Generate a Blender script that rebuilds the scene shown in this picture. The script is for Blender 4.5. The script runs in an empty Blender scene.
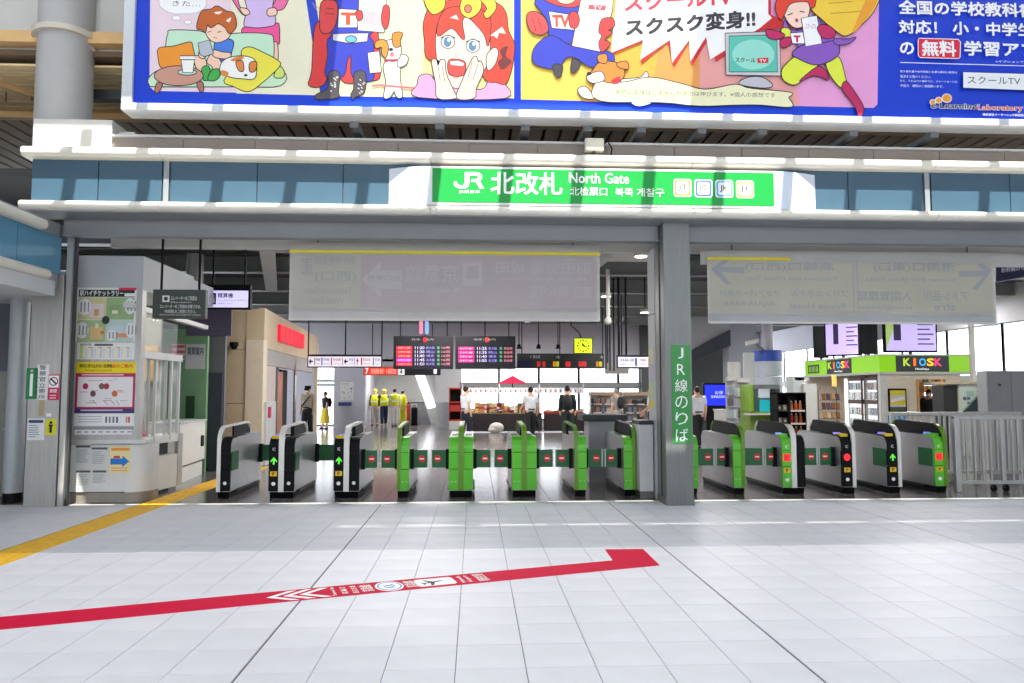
import bpy, bmesh, math, random
from mathutils import Vector, Matrix
random.seed(7)
SC = bpy.context.scene
COL = SC.collection
R_ = math.radians
# ------------------------------------------------------------------ camera
CAM_H, F_PX, YAW, PITCH = 1.5625, 745.0, R_(2.84), R_(3.88)
cd = bpy.data.cameras.new('camera'); cam = bpy.data.objects.new('camera', cd); COL.objects.link(cam)
cd.sensor_width = 36.0; cd.lens = F_PX*36.0/1024.0; cd.clip_end = 300; cd.clip_start = .05
cam.location = (0, 0, CAM_H); cam.rotation_euler = (math.pi/2+PITCH, 0, -YAW)
SC.camera = cam
# ------------------------------------------------------------------ sky, sun, exposure
wd = bpy.data.worlds.new('sky'); SC.world = wd; wd.use_nodes = True
bg = wd.node_tree.nodes['Background']; bg.inputs[0].default_value = (.86, .93, 1.0, 1); bg.inputs[1].default_value = 6.0
SUN_TAN, SUN_SIDE = 1.75, .10           # drop per metre of depth; sideways drift per metre of drop
sd = bpy.data.lights.new('sun', 'SUN'); sun = bpy.data.objects.new('sun', sd); COL.objects.link(sun)
sd.energy = 15; sd.angle = R_(.4); sd.color = (1, .95, .86)
sun.rotation_euler = Vector((-SUN_SIDE, 1/SUN_TAN, -1)).to_track_quat('-Z', 'Y').to_euler()
sun.location = (2, -10, 20)
vs = SC.view_settings; vs.view_transform = 'Standard'; vs.look = 'None'; vs.gamma = 1; vs.use_curve_mapping = False
vs.exposure = -.22
# ------------------------------------------------------------------ helpers
_f = Vector((math.sin(YAW)*math.cos(PITCH), math.cos(YAW)*math.cos(PITCH), math.sin(PITCH)))
_r = Vector((math.cos(YAW), -math.sin(YAW), 0)); _u = _r.cross(_f)
def ray(x, y): return _f + _r*((x-512)/F_PX) - _u*((y-341.5)/F_PX)
def A(x, y, Y):                          # point of the plane Y = const that the photograph shows at pixel x, y
    d = ray(x, y); return Vector((0, 0, CAM_H)) + d*(Y/d.y)
def AX(x, y, X):
    d = ray(x, y); return Vector((0, 0, CAM_H)) + d*(X/d.x)
def GX(x, Y): return A(x, 392, Y).x      # X at depth Y seen at column x, eye level
def GZ(y, Y, x=475): return A(x, y, Y).z
MATS = {}
def mat(name, col, rough=.5, metal=0., var=.06, scale=6., emit=0., alpha=1., trans=0., bump=0., spec=.5, stretch=None):
    if name in MATS: return MATS[name]
    m = bpy.data.materials.new(name); m.use_nodes = True; MATS[name] = m
    nt = m.node_tree; b = nt.nodes['Principled BSDF']
    b.inputs['Roughness'].default_value = rough; b.inputs['Metallic'].default_value = metal
    b.inputs['Specular IOR Level'].default_value = spec
    c = tuple((v/255.0)**2.2 for v in col) + (1,)
    if var > 0:
        tc = nt.nodes.new('ShaderNodeTexCoord'); n = nt.nodes.new('ShaderNodeTexNoise'); n.inputs['Scale'].default_value = scale
        n.inputs['Detail'].default_value = 4
        src = tc.outputs['Object']
        if stretch:
            mp = nt.nodes.new('ShaderNodeMapping'); mp.inputs['Scale'].default_value = stretch
            nt.links.new(src, mp.inputs['Vector']); src = mp.outputs['Vector']
        nt.links.new(src, n.inputs['Vector'])
        r = nt.nodes.new('ShaderNodeValToRGB')
        r.color_ramp.elements[0].position = .3; r.color_ramp.elements[1].position = .7
        r.color_ramp.elements[0].color = tuple(v*(1-var) for v in c[:3])+(1,)
        r.color_ramp.elements[1].color = tuple(min(1, v*(1+var)) for v in c[:3])+(1,)
        nt.links.new(n.outputs['Fac'], r.inputs['Fac']); nt.links.new(r.outputs['Color'], b.inputs['Base Color'])
        if bump:
            bp = nt.nodes.new('ShaderNodeBump'); bp.inputs['Strength'].default_value = bump; bp.inputs['Distance'].default_value = .01
            nt.links.new(n.outputs['Fac'], bp.inputs['Height']); nt.links.new(bp.outputs['Normal'], b.inputs['Normal'])
    else:
        b.inputs['Base Color'].default_value = c
    if emit: b.inputs['Emission Color'].default_value = c; b.inputs['Emission Strength'].default_value = emit
    if alpha < 1: b.inputs['Alpha'].default_value = alpha
    if trans: b.inputs['Transmission Weight'].default_value = trans
    return m
def pm(rgb, rough=.55):                  # plain printed / painted colour
    return mat('print_%d_%d_%d' % rgb, rgb, rough, var=.03, scale=3)
def em(rgb, s=1.0): return mat('lit_%d_%d_%d' % rgb, rgb, .5, var=0, emit=s)
WL = {}
def _place(o, c, parent):
    WL[o.name] = c.copy(); COL.objects.link(o)
    if parent is not None:
        o.parent = parent; o.location = c - WL[parent.name]
    else: o.location = c
class MB:
    def __init__(s): s.v = []; s.f = []; s.m = []; s.mats = []
    def mi(s, m):
        if m not in s.mats: s.mats.append(m)
        return s.mats.index(m)
    def add(s, vs_, fs, m):
        o = len(s.v); s.v += [Vector(v) for v in vs_]; k = s.mi(m)
        for f in fs: s.f.append([i+o for i in f]); s.m.append(k)
        return s
    def poly(s, pts, m): return s.add(pts, [list(range(len(pts)))], m)
    def box(s, x0, x1, y0, y1, z0, z1, m):
        v = [(x, y, z) for z in (z0, z1) for y in (y0, y1) for x in (x0, x1)]
        return s.add(v, [(0,2,3,1), (4,5,7,6), (0,1,5,4), (2,6,7,3), (0,4,6,2), (1,3,7,5)], m)
    def obox(s, c, u, v, n, hu, hv, hn, m):   # oriented box
        c, u, v, n = Vector(c), Vector(u).normalized(), Vector(v).normalized(), Vector(n).normalized()
        p = [c+u*a*hu+v*b*hv+n*d*hn for d in (-1, 1) for b in (-1, 1) for a in (-1, 1)]
        return s.add(p, [(0,2,3,1), (4,5,7,6), (0,1,5,4), (2,6,7,3), (0,4,6,2), (1,3,7,5)], m)
    def prism(s, pts, ax, a, b, m, m2=None):      # outline in the two other axes, extruded along ax
        def mk(p, t):
            return {'x': (t, p[0], p[1]), 'y': (p[0], t, p[1]), 'z': (p[0], p[1], t)}[ax]
        n = len(pts); v = [mk(p, a) for p in pts] + [mk(p, b) for p in pts]
        s.add(v, [list(range(n))[::-1], list(range(n, 2*n))], m)
        return s.add(v, [(i, (i+1) % n, n+(i+1) % n, n+i) for i in range(n)], m2 or m)
    def cyl(s, p0, p1, r, m, n=12, r2=None, caps=True):
        p0, p1 = Vector(p0), Vector(p1); d = (p1-p0).normalized(); r2 = r if r2 is None else r2
        a = d.orthogonal().normalized(); b = d.cross(a)
        v = [p0+(a*math.cos(t)+b*math.sin(t))*r for t in [2*math.pi*i/n for i in range(n)]]
        v += [p1+(a*math.cos(t)+b*math.sin(t))*r2 for t in [2*math.pi*i/n for i in range(n)]]
        f = [(i, (i+1) % n, n+(i+1) % n, n+i) for i in range(n)]
        if caps: f += [list(range(n))[::-1], list(range(n, 2*n))]
        return s.add(v, f, m)
    def tube(s, path, r, m, n=8):
        path = [Vector(p) for p in path]; v = []; up = None
        for i, p in enumerate(path):
            d = (path[min(i+1, len(path)-1)]-path[max(i-1, 0)]).normalized()
            a = d.orthogonal().normalized() if up is None else (up-d*up.dot(d)).normalized()
            up = a; b = d.cross(a)
            v += [p+(a*math.cos(t)+b*math.sin(t))*r for t in [2*math.pi*k/n for k in range(n)]]
        f = [(i*n+k, i*n+(k+1) % n, (i+1)*n+(k+1) % n, (i+1)*n+k) for i in range(len(path)-1) for k in range(n)]
        f += [list(range(n))[::-1], list(range((len(path)-1)*n, len(path)*n))]
        return s.add(v, f, m)
    def ell(s, c, rx, ry, rz, m, n=12, k=8):
        c = Vector(c); v = [c+Vector((0, 0, -rz))]
        for j in range(1, k):
            t = -math.pi/2+math.pi*j/k
            v += [c+Vector((rx*math.cos(t)*math.cos(q), ry*math.cos(t)*math.sin(q), rz*math.sin(t))) for q in [2*math.pi*i/n for i in range(n)]]
        v.append(c+Vector((0, 0, rz))); L = len(v)-1
        f = [(0, 1+(i+1) % n, 1+i) for i in range(n)]
        f += [(1+j*n+i, 1+j*n+(i+1) % n, 1+(j+1)*n+(i+1) % n, 1+(j+1)*n+i) for j in range(k-2) for i in range(n)]
        f += [(L, 1+(k-2)*n+i, 1+(k-2)*n+(i+1) % n) for i in range(n)]
        return s.add(v, f, m)
    def build(s, name, parent=None, bevel=0., smooth=False, base=None):
        me = bpy.data.meshes.new(name)
        lo = [min(v[i] for v in s.v) for i in range(3)]; hi = [max(v[i] for v in s.v) for i in range(3)]
        c = Vector(base) if base else Vector(((lo[0]+hi[0])/2, (lo[1]+hi[1])/2, lo[2]))
        me.from_pydata([v-c for v in s.v], [], s.f)
        for m in s.mats: me.materials.append(m)
        me.polygons.foreach_set('material_index', s.m)
        me.update()
        if smooth:
            me.polygons.foreach_set('use_smooth', [True]*len(me.polygons))
            try: me.set_sharp_from_angle(angle=R_(38))
            except Exception: pass
        o = bpy.data.objects.new(name, me)
        _place(o, c, parent)
        if bevel:
            b = o.modifiers.new('bevel', 'BEVEL'); b.width = bevel; b.segments = 2; b.limit_method = 'ANGLE'; b.angle_limit = R_(40)
        return o
def B(name, box, m, parent=None, bevel=0.): return MB().box(*box, m).build(name, parent, bevel)
def tag(o, label, cat, group=None):
    o['label'] = label; o['category'] = cat
    if group: o['group'] = group
    return o
def struct(o): o['kind'] = 'structure'; return o
def thing(name, label, cat, loc, group=None):
    o = bpy.data.objects.new(name, None); o.empty_display_size = .1; _place(o, Vector(loc), None)
    return tag(o, label, cat, group)
def clone(o, parent, dloc):
    c = o.copy(); COL.objects.link(c); c.parent = parent; c.location = o.location + Vector(dloc); return c
class Plane:
    """a flat face: origin o, axes u (reading direction) and v (up), n towards the reader"""
    def __init__(s, o, u, v): s.o = Vector(o); s.u = Vector(u).normalized(); s.v = Vector(v).normalized(); s.n = s.u.cross(s.v)
    def p(s, a, b, h=.003): return s.o+s.u*a+s.v*b+s.n*h
    def px(s, x, y):
        d = ray(x, y); t = (s.o-Vector((0, 0, CAM_H))).dot(s.n)/d.dot(s.n); q = Vector((0, 0, CAM_H))+d*t-s.o
        return q.dot(s.u), q.dot(s.v)
    def rect(s, mb, a0, a1, b0, b1, m, h=.003):
        return mb.poly([s.p(a0, b0, h), s.p(a1, b0, h), s.p(a1, b1, h), s.p(a0, b1, h)], m)
    def shape(s, mb, pts, m, h=.003): return mb.poly([s.p(a, b, h) for a, b in pts], m)
    def slab(s, mb, a0, a1, b0, b1, m, t):
        return mb.obox(s.p((a0+a1)/2, (b0+b1)/2, t/2), s.u, s.v, s.n, (a1-a0)/2, (b1-b0)/2, t/2, m)
def smooth_pts(pts, n=4):
    out = []; L = len(pts)
    for i in range(L):
        p0, p1, p2, p3 = pts[i-1], pts[i], pts[(i+1) % L], pts[(i+2) % L]
        for k in range(n):
            t = k/n; q = []
            for d in (0, 1):
                q.append(.5*(2*p1[d]+(p2[d]-p0[d])*t+(2*p0[d]-5*p1[d]+4*p2[d]-p3[d])*t*t+(3*p1[d]-p0[d]-3*p2[d]+p3[d])*t**3))
            out.append(tuple(q))
    return out
def circ(cx, cy, rx, ry=None, n=20):
    ry = rx if ry is None else ry
    return [(cx+rx*math.cos(2*math.pi*i/n), cy+ry*math.sin(2*math.pi*i/n)) for i in range(n)]
TMP = bpy.data.scenes.new('scratch')     # evaluated alone so that text and bodies mesh quickly; removed at the end
_TC = {}
def glyphs(txt, bold=0., res=2, shear=0., vertical=False):
    k = (txt, bold, res, shear)
    if k in _TC: return _TC[k]
    cu = bpy.data.curves.new('t', 'FONT'); cu.body = txt; cu.offset = bold; cu.resolution_u = res; cu.shear = shear
    cu.space_line = 1.1; cu.align_x = 'CENTER' if '\n' in txt else 'LEFT'
    o = bpy.data.objects.new('t', cu); TMP.collection.objects.link(o)
    TMP.view_layers[0].update(); dg = TMP.view_layers[0].depsgraph; me = bpy.data.meshes.new_from_object(o.evaluated_get(dg))
    vs_ = [(v.co.x, v.co.y) for v in me.vertices]; fs = [list(p.vertices) for p in me.polygons]
    bpy.data.objects.remove(o); bpy.data.curves.remove(cu); bpy.data.meshes.remove(me)
    if vs_:
        x0 = min(v[0] for v in vs_); x1 = max(v[0] for v in vs_); y0 = min(v[1] for v in vs_); y1 = max(v[1] for v in vs_)
        w = max(x1-x0, 1e-6); h = max(y1-y0, 1e-6)
        vs_ = [((v[0]-x0)/w, (v[1]-y0)/h) for v in vs_]
    _TC[k] = (vs_, fs); return _TC[k]
def text(mb, pl, txt, a0, a1, b0, b1, m, h=.006, bold=0., mirror=False, shear=0., skew=0., warp=None):
    """lettering filling the rectangle a0..a1 x b0..b1 of plane pl"""
    cjk = bold > 0 and any(ord(c) > 0x2e80 for c in txt)      # dense characters: thicken by shifted copies instead of an offset outline
    vs_, fs = glyphs(txt, 0. if cjk else bold, 2, shear)
    d = bold*.8*(b1-b0)
    for k, (dx, dy) in enumerate(((-d, -d), (d, -d), (-d, d), (d, d)) if cjk else ((0, 0),)):
        pts = []
        for x, y in vs_:
            if mirror: x = 1-x
            a = a0+(a1-a0)*x; b = b0+(b1-b0)*y+skew*(a-a0)
            if warp: b += warp(a)
            pts.append(pl.p(a+dx, b+dy, h+.0003*k))
        if pts: mb.add(pts, fs, m)
    return mb
def ptext(mb, pl, txt, x0, y0, x1, y1, m, h=.006, **kw):   # the same, rectangle given by photo pixels (top-left, bottom-right)
    a0, b1 = pl.px(x0, y0); a1, b0 = pl.px(x1, y1)
    return text(mb, pl, txt, a0, a1, b0, b1, m, h, **kw)
# ------------------------------------------------------------------ common materials
STEEL = mat('brushed_steel', (186, 184, 180), .38, .55, .10, 3, stretch=(8, 8, .6))
STEEL_D = mat('dark_steel', (120, 120, 118), .42, .7, .10, 3, stretch=(8, 8, .6))
STEEL_L = mat('satin_light_steel', (205, 206, 205), .42, .45, .06, 4)
GREYP = mat('grey_paint', (158, 160, 162), .5, 0, .05, 2)
LGREY = mat('light_grey_paint', (196, 198, 199), .5, 0, .04, 2)
WHITEP = mat('white_paint', (226, 226, 222), .45, 0, .04, 3)
OFFW = mat('off_white_panel', (206, 204, 198), .5, 0, .04, 3)
CREAM = mat('cream_metal', (226, 221, 208), .38, .1, .04, 3)
BLUEP = mat('slate_blue_panel', (64, 92, 110), .38, .1, .07, 2)
BLACK = mat('black_plastic', (20, 21, 23), .5, 0, .15, 8, spec=.15)
DGREY = mat('charcoal_metal', (62, 64, 66), .5, .2, .1, 5)
MGREY = mat('mid_grey_metal', (112, 114, 116), .5, .2, .08, 5)
BEIGE = mat('beige_cladding', (206, 184, 152), .5, 0, .05, 2)
TANB = mat('tan_beam', (226, 182, 124), .55, 0, .08, 3)
GREEN = mat('leaf_green_enamel', (92, 190, 44), .3, 0, .05, 4)
GREEN_D = mat('flap_green', (12, 98, 50), .4, 0, .06, 6)
OLIVE = mat('olive_green_trim', (96, 140, 30), .35, 0, .08, 6)
GLASS = mat('window_glass', (235, 242, 245), .06, 0, 0, alpha=.16)
WINDOW = mat('bright_glass', (240, 246, 250), .08, 0, 0, alpha=.10)
LAMP = em((255, 250, 235), 9)
K = pm((28, 28, 30)); W = pm((246, 246, 244)); RED = pm((214, 30, 44))
# ================================================================== THE SETTING
# ---- floor of the concourse in front of the gates
TILE = mat('white_floor_tile', (214, 214, 220), .45, 0, .05, 2.2, spec=.4)
TILE_I = mat('grey_polished_tile', (116, 110, 109), .16, 0, .08, 1.2, spec=.6)
GROUT = mat('grout', (92, 92, 94), .8, 0, .1, 10)
floor = struct(B('floor', (-14, 26, -8, 42, -.3, -.006), GROUT))
def tile_box(mb, x0, x1, y0, y1, m, z=0.):
    c = .0015
    v = [(x0, y0, -.006), (x1, y0, -.006), (x1, y1, -.006), (x0, y1, -.006), (x0+c, y0+c, z), (x1-c, y0+c, z), (x1-c, y1-c, z), (x0+c, y1-c, z)]
    mb.add(v, [(4,5,6,7), (0,1,5,4), (1,2,6,5), (2,3,7,6), (3,0,4,7)], m)
tiles = []
def cell(k, j):
    x0 = -.105+.4*k; y0 = 4.335+.4*j; g = .0032
    a = x0+(.007 if (k+3) % 8 == 0 else g/2); b = x0+.4-(.007 if (k+4) % 8 == 0 else g/2)
    return a, b, y0+g/2, min(y0+.4-g/2, 10.60)
def inview(x, y):
    d = Vector((x, y, -CAM_H)); z = d.dot(_f)
    return z > .5 and abs(d.dot(_r)/z) < 512/F_PX+.03 and -d.dot(_u)/z < 341.5/F_PX+.03
cells = [(k, j) for k in range(-34, 40) for j in range(-30, 16)]
near = sorted([c for c in cells if inview(-.105+.4*c[0]+.2, 4.335+.4*c[1]+.2)], key=lambda c: (c[1], abs(c[0])))[:300]
nearset = set(near); pool = {}
for c in near:
    a, b, y0, y1 = cell(*c); key = (round(b-a, 4), round(y1-y0, 4), (c[0]+3) % 8 == 0)
    if key not in pool:
        mb = MB(); tile_box(mb, a, b, y0, y1, TILE)
        pool[key] = (mb.build('floor_tile', floor), (a, y0))
    else:
        o, (a0, y00) = pool[key]; clone(o, floor, (a-a0, y0-y00, 0))
mb = MB()
for c in cells:
    if c not in nearset: tile_box(mb, *cell(*c), TILE)
o = mb.build('floor_tiles', floor); o['kind'] = 'stuff'
mb = MB()
for k in range(-17, 32):
    for j in range(0, 39):
        x0 = -.505+.8*k; y0 = 10.80+.8*j
        tile_box(mb, x0+.003, x0+.797, y0+.003, y0+.797, TILE_I)
o = mb.build('polished_floor_tiles', floor); o['kind'] = 'stuff'
B('threshold_strip', (-14, 26, 10.605, 10.795, -.006, .001), mat('threshold_steel', (200, 200, 198), .45, .3, .05, 5), floor)
# ---- tactile paving
TACT = mat('tactile_yellow', (232, 178, 42), .6, 0, .10, 5)
tp = thing('tactile_paving', 'yellow ribbed tactile paving strip running across the floor to the booth', 'tactile paving', (-4.45, 6.5, 0))
proto = None
y = 1.2; n = 0
while y < 16:
    if True:
        if proto is None:
            mb = MB(); mb.box(-4.66, -4.255, y+.003, y+.399, 0, .0025, TACT)
            for i in range(4):
                xc = -4.61+.102*i; mb.prism([(xc-.017, .0025), (xc+.017, .0025), (xc+.011, .0065), (xc-.011, .0065)], 'y', y+.02, y+.38, TACT)
            mb.prism([(-4.667, 0), (-4.66, 0), (-4.66, .003), (-4.667, .003)], 'y', y, y+.4, BLACK)
            proto = mb.build('tactile_tile', tp); py = y
        else: clone(proto, tp, (0, y-py, 0))
    y += .4
# ---- red floor sticker
STK = mat('crimson_floor_vinyl', (196, 4, 58), .7, 0, .06, 7, spec=.2)
def fl(x, y, z=.0008):
    d = ray(x, y); t = -CAM_H/d.z; return Vector((d.x*t, d.y*t, z))
rs = thing('floor_direction_sticker', 'long crimson direction sticker with white chevrons on the white floor tiles', 'floor sticker', fl(330, 595, 0))
p = [(-4.6, 5.05), (-3.091, 5.139), (1.674, 6.773), (1.68, 7.48), (1.295, 7.48), (1.285, 6.99), (-3.297, 5.474), (-4.7, 5.0)]
tdir = Vector((4.575, 1.519, 0)).normalized(); tn = Vector((-tdir.y, tdir.x, 0))
lo0 = Vector((1.674, 6.773, 0)); hi0 = Vector((1.285, 6.995, 0))
p = [lo0-tdir*6.6, lo0, Vector((1.68, 7.48, 0)), Vector((1.295, 7.48, 0)), hi0, hi0-tdir*6.1]
MB().prism([(q.x, q.y) for q in p], 'z', .0002, .0014, STK).build('vinyl_strip', rs)
sp = Plane(hi0-tdir*6.1, tdir, tn); BH = -(lo0-hi0).dot(tn)      # strip spans v = -BH..0, u along it
def su(x, y): return (fl(x, y)-sp.o).dot(tdir)
mb = MB()
for k, x in enumerate((266, 283, 300)):
    u = su(x, 597); h = BH/2
    sp.shape(mb, [(u, -h), (u+.17, -.03), (u+.235, -.03), (u+.065, -h), (u+.235, -BH+.03), (u+.17, -BH+.03)], W, .0022)
mb.build('chevron', rs)
def cross_text(name, txt, x, wd_, m=W, l=.26):     # letters read across the strip
    u = su(x, 588); pl = Plane(sp.p(u, -BH/2-l/2, .0), tn, -tdir)
    mb = MB(); text(mb, pl, txt, 0, l, -wd_/2, wd_/2, m, .0024, bold=.01); return mb.build(name, rs)
cross_text('lettering', 'Takanawa Gate', 331, .03)
cross_text('lettering', '高 輪 口', 342, .05, l=.2); cross_text('lettering', '西 口 方 面', 353, .05, l=.22)
cross_text('lettering', '京急線', 366, .1, l=.2)
mb = MB(); u = su(389, 586); sp.shape(mb, circ(u, -BH/2, .115, .15, 28), W, .002); sp.shape(mb, circ(u, -BH/2, .1, .132, 28), pm((92, 150, 205)), .0023)
sp.shape(mb, circ(u, -BH/2, .085, .112, 28), W, .0026)
text(mb, Plane(sp.p(u, -BH/2-.06, 0), tn, -tdir), 'KK', 0, .12, -.045, .045, pm((40, 90, 170)), .003, bold=.02); mb.build('emblem', rs)
cross_text('lettering', '京急線', 413, .09, l=.2)
mb = MB(); u = su(434, 581); a = .165; q = [(u+sx*a, -BH/2+sy*.115) for sx, sy in ((-1, -.75), (-.85, -1), (.85, -1), (1, -.75), (1, .75), (.85, 1), (-.85, 1), (-1, .75))]
sp.shape(mb, q, W, .002)
pl_ = [(.10, 0), (.055, .013), (.0, .015), (-.05, .085), (-.075, .085), (-.045, .013), (-.085, .010), (-.105, .036), (-.12, .036), (-.11, 0)]
pl_ = pl_ + [(x_, -y_) for x_, y_ in pl_[::-1]]
sp.shape(mb, [(u-.01+x_*.9-y_*.25, -BH/2+y_+x_*.25) for x_, y_ in pl_], K, .0024); mb.build('plane_pictogram', rs)
cross_text('lettering', '羽田', 458, .06, l=.12)
cross_text('lettering', 'Haneda\nAirport', 476, .11, l=.22); cross_text('lettering', '羽田空港', 495, .1, l=.24)
# ---- roof over the concourse: unseen slabs, slits shaped to throw the sun strips
S9 = 9/SUN_TAN; RZ0, RZ1 = 9.0, 9.12
ROOF = mat('light_diffusing_roof', (205, 205, 202), .7, 0, .05, 1)
_nt = ROOF.node_tree; _t = _nt.nodes.new('ShaderNodeBsdfTranslucent'); _t.inputs[0].default_value = (.5, .5, .5, 1)
_mx = _nt.nodes.new('ShaderNodeMixShader'); _mx.inputs[0].default_value = .125  # translucency added so the unseen panels spread soft light below
_nt.links.new(_nt.nodes['Principled BSDF'].outputs[0], _mx.inputs[1]); _nt.links.new(_t.outputs[0], _mx.inputs[2]); _nt.links.new(_mx.outputs[0], _nt.nodes['Material Output'].inputs[0])
def tinted(name, c):
    m = bpy.data.materials.new(name); m.use_nodes = True; nt = m.node_tree; t = nt.nodes.new('ShaderNodeBsdfTransparent'); t.inputs[0].default_value = c+(1,)
    nt.links.new(t.outputs[0], nt.nodes['Material Output'].inputs[0]); nt.nodes.remove(nt.nodes['Principled BSDF']); return m
TINT = tinted('sun_dimming_pane', (.11, .113, .118)); TINT2 = tinted('weak_dimming_pane', (.32, .32, .32))  # panes added to weaken sun and sky through the unseen openings
roof = thing('ceiling', '', '', (0, 3, RZ0)); del roof['label'], roof['category']; struct(roof)
def rslab(x0, x1, y0, y1): B('roof_panel', (x0, x1, y0, y1, RZ0, RZ1), ROOF, roof)
yA = 7.585-S9; y2a, y2b = 8.82-S9, 8.91-S9; y3a, y3b = 10.64-S9, 10.78-S9; y4a, y4b = 12.22-S9, 12.92-S9
mb = MB(); mb.poly([(-14, -9, RZ1), (18, -9, RZ1), (18, yA, RZ1), (-14, yA, RZ1)], TINT); mb.build('skylight_dimming_pane', roof)
rslab(-14, 18, yA, y2a); rslab(-14, -.7, y2a, y2b)
rslab(-14, 18, y2b, y3a)
Xp = -5.68; P66, P90 = A(66, 467, 10.95), A(90, 505, 10.95); zt = P66.z*(P90.x-Xp)/(P90.x-P66.x)
xa, xb = Xp+SUN_SIDE*(9-zt), P90.x+SUN_SIDE*9; yn = 10.95-(9-zt)/SUN_TAN+.09; xb += .07  # notch shaped so a sun triangle lands on the booth panel
rslab(-14, xa, y3a, y3b)
MB().prism([(-14, y3b), (xa, y3b), (xa, yn), (xb, y3b), (18, y3b), (18, y4a), (-14, y4a)], 'z', RZ0, RZ1, ROOF).build('roof_panel', roof)
rslab(-14, -4.55, 13.40-S9, 20); rslab(-4.55, -1.6, y4b, 20); rslab(-1.6, 3.3, 14.3-S9, 20); mb = MB(); mb.poly([(-1.6, y4b, RZ1), (3.3, y4b, RZ1), (3.3, 14.3-S9, RZ1), (-1.6, 14.3-S9, RZ1)], TINT2); mb.build('skylight_dimming_pane', roof); rslab(3.3, 18, y4b, 20)
for i in range(-5, 21):
    x = A(67, 192, 10.15).x+.48+.98*i
    o = B('rafter', (x-.075, x+.075, 6.3 if i == 0 else y2a-.2, 13.38-S9 if i == 0 else y4b-.02, RZ0-.16, RZ0-.002), ROOF, roof)
HALL = mat('hall_wall', (150, 150, 150), .7, 0, .05, .5)
struct(B('wall_hall_rear', (-14, 18, -9.2, -9, 0, 3.6), HALL)); struct(B('wall_hall_rear_upper', (-14, 18, -9.2, -9, 6.4, 9), HALL)); struct(B('wall_hall_left', (-14.2, -14, -9, 22, 0, 9), HALL)); struct(B('wall_hall_right', (18, 18.2, -9, 13, 0, 9), HALL))  # hall walls out of view; rear gap left to light the facade
# ---- slatted ceiling behind the sign (seen at the upper left)
SLAT = mat('tan_slat', (250, 216, 162), .6, 0, .10, 3); SLAT_D = mat('brown_slat', (190, 158, 122), .6, 0, .12, 3)
cz = 6.35
up = thing('ceiling', '', '', (0, 12, cz)); del up['label'], up['category']; struct(up)
B('ceiling_deck', (-14, 14, 10.9, 22, cz+.12, cz+.2), mat('deck_brown', (120, 100, 80), .8, 0, .1, 2), up)
p0 = B('slat', (-14, 14, 11.0, 11.17, cz, cz+.03), SLAT, up)
for i in range(1, 8): clone(p0, up, (0, .235*i, 0))
B('tan_beam', (-14, 14, 12.86, 13.0, cz-.1, cz+.1), TANB, up)
B('tan_beam', (-14, 14, 10.75, 10.95, cz+.25, cz+.42), TANB, up)
B('wall_panel', (-14, 14, 10.95, 11.05, cz+.4, 9), OFFW, up)
p0 = B('slat', (-13.9, -13.65, 13.0, 22, cz, cz+.03), SLAT_D, up)
for i in range(1, 88): clone(p0, up, (.31*i, 0, 0))
for xx in (-7.6, -4.7):
    MB().obox(((xx+.4), 11.9, cz+.0), (.75, 1.2, 0), (0, 0, 1), (1.2, -.75, 0), 1.0, .07, .05, TANB).build('tan_brace', up)
for x, y0, y1 in ((6, 240/4, 102), (32, 335/4, 101)):
    q = A(x, y0, 12.0); r = A(x, y1, 12.0); MB().cyl(r, q, .008, BLACK, 6).build('hanger_rod', up)
B('duct_pipe', (-6.6, -4.2, 11.2, 11.36, 5.95, 6.1), DGREY, up)
# ================================================================== FACADE OVER THE GATES
FY = 10.15
XL = A(28, 180, FY).x; XR = 10.5
fa = thing('canopy_fascia', 'slate blue fascia band with cream rounded ledges above the ticket gates', 'fascia', (2, FY, 3.74))
def bull(x0, x1, z0, z1, yf, yb, m):
    r = (z1-z0)/2; pts = [(yb, z0)] + [(yf+r-r*math.cos(t), (z0+z1)/2+r*math.sin(t)) for t in [R_(-90+18*i) for i in range(11)]] + [(yb, z1)]
    return MB().prism(pts, 'x', x0, x1, m)
joints = [A(x, 190, FY).x for x in (164, 431, 690, 930)]
for z0, z1, nm in ((4.69, 4.83, 'upper_ledge'), (3.97, 4.10, 'lower_ledge')):
    xs = [A(19, 200, 10.0).x]+joints+[XR]
    for a, b in zip(xs, xs[1:]): bull(a+.004, b-.004, z0, z1, 9.97, FY+.12, CREAM).build(nm, fa, smooth=True)
edges = [A(x, 190, FY).x for x in (31, 98, 162)], [A(x, 190, FY).x for x in (170, 257, 343, 431)], [A(x, 190, FY).x for x in (770, 848, 923)], [A(x, 190, FY).x for x in (931, 1010, 1090)]
for grp in edges:
    for a, b in zip(grp, grp[1:]): B('fascia_panel', (a+.006, b-.006, FY, FY+.05, 4.10, 4.69), BLUEP, fa)
B('backing', (XL+.05, XR, FY+.03, FY+.12, 4.0, 4.75), DGREY, fa)
for a in (A(166, 190, FY).x, A(927, 190, FY).x): B('joint_cover', (a-.035, a+.035, FY-.008, FY+.03, 4.10, 4.69), mat('joint_grey', (150, 158, 162), .4, .4, .05), fa)
BMG = mat('beam_grey', (138, 140, 142), .5, .1, .05, 2)
B('soffit', (XL, XR, 10.05, 10.5, 3.955, 3.985), BMG, fa)
B('beam', (XL+.3, XR, 10.5, 10.62, 3.74, 3.98), BMG, fa)
B('beam_flange', (XL+.3, XR, 10.46, 10.66, 3.725, 3.745), BMG, fa)
B('upper_ceiling', (XL+.3, XR, 10.6, 11.3, 3.99, 4.03), OFFW, fa)
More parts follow.
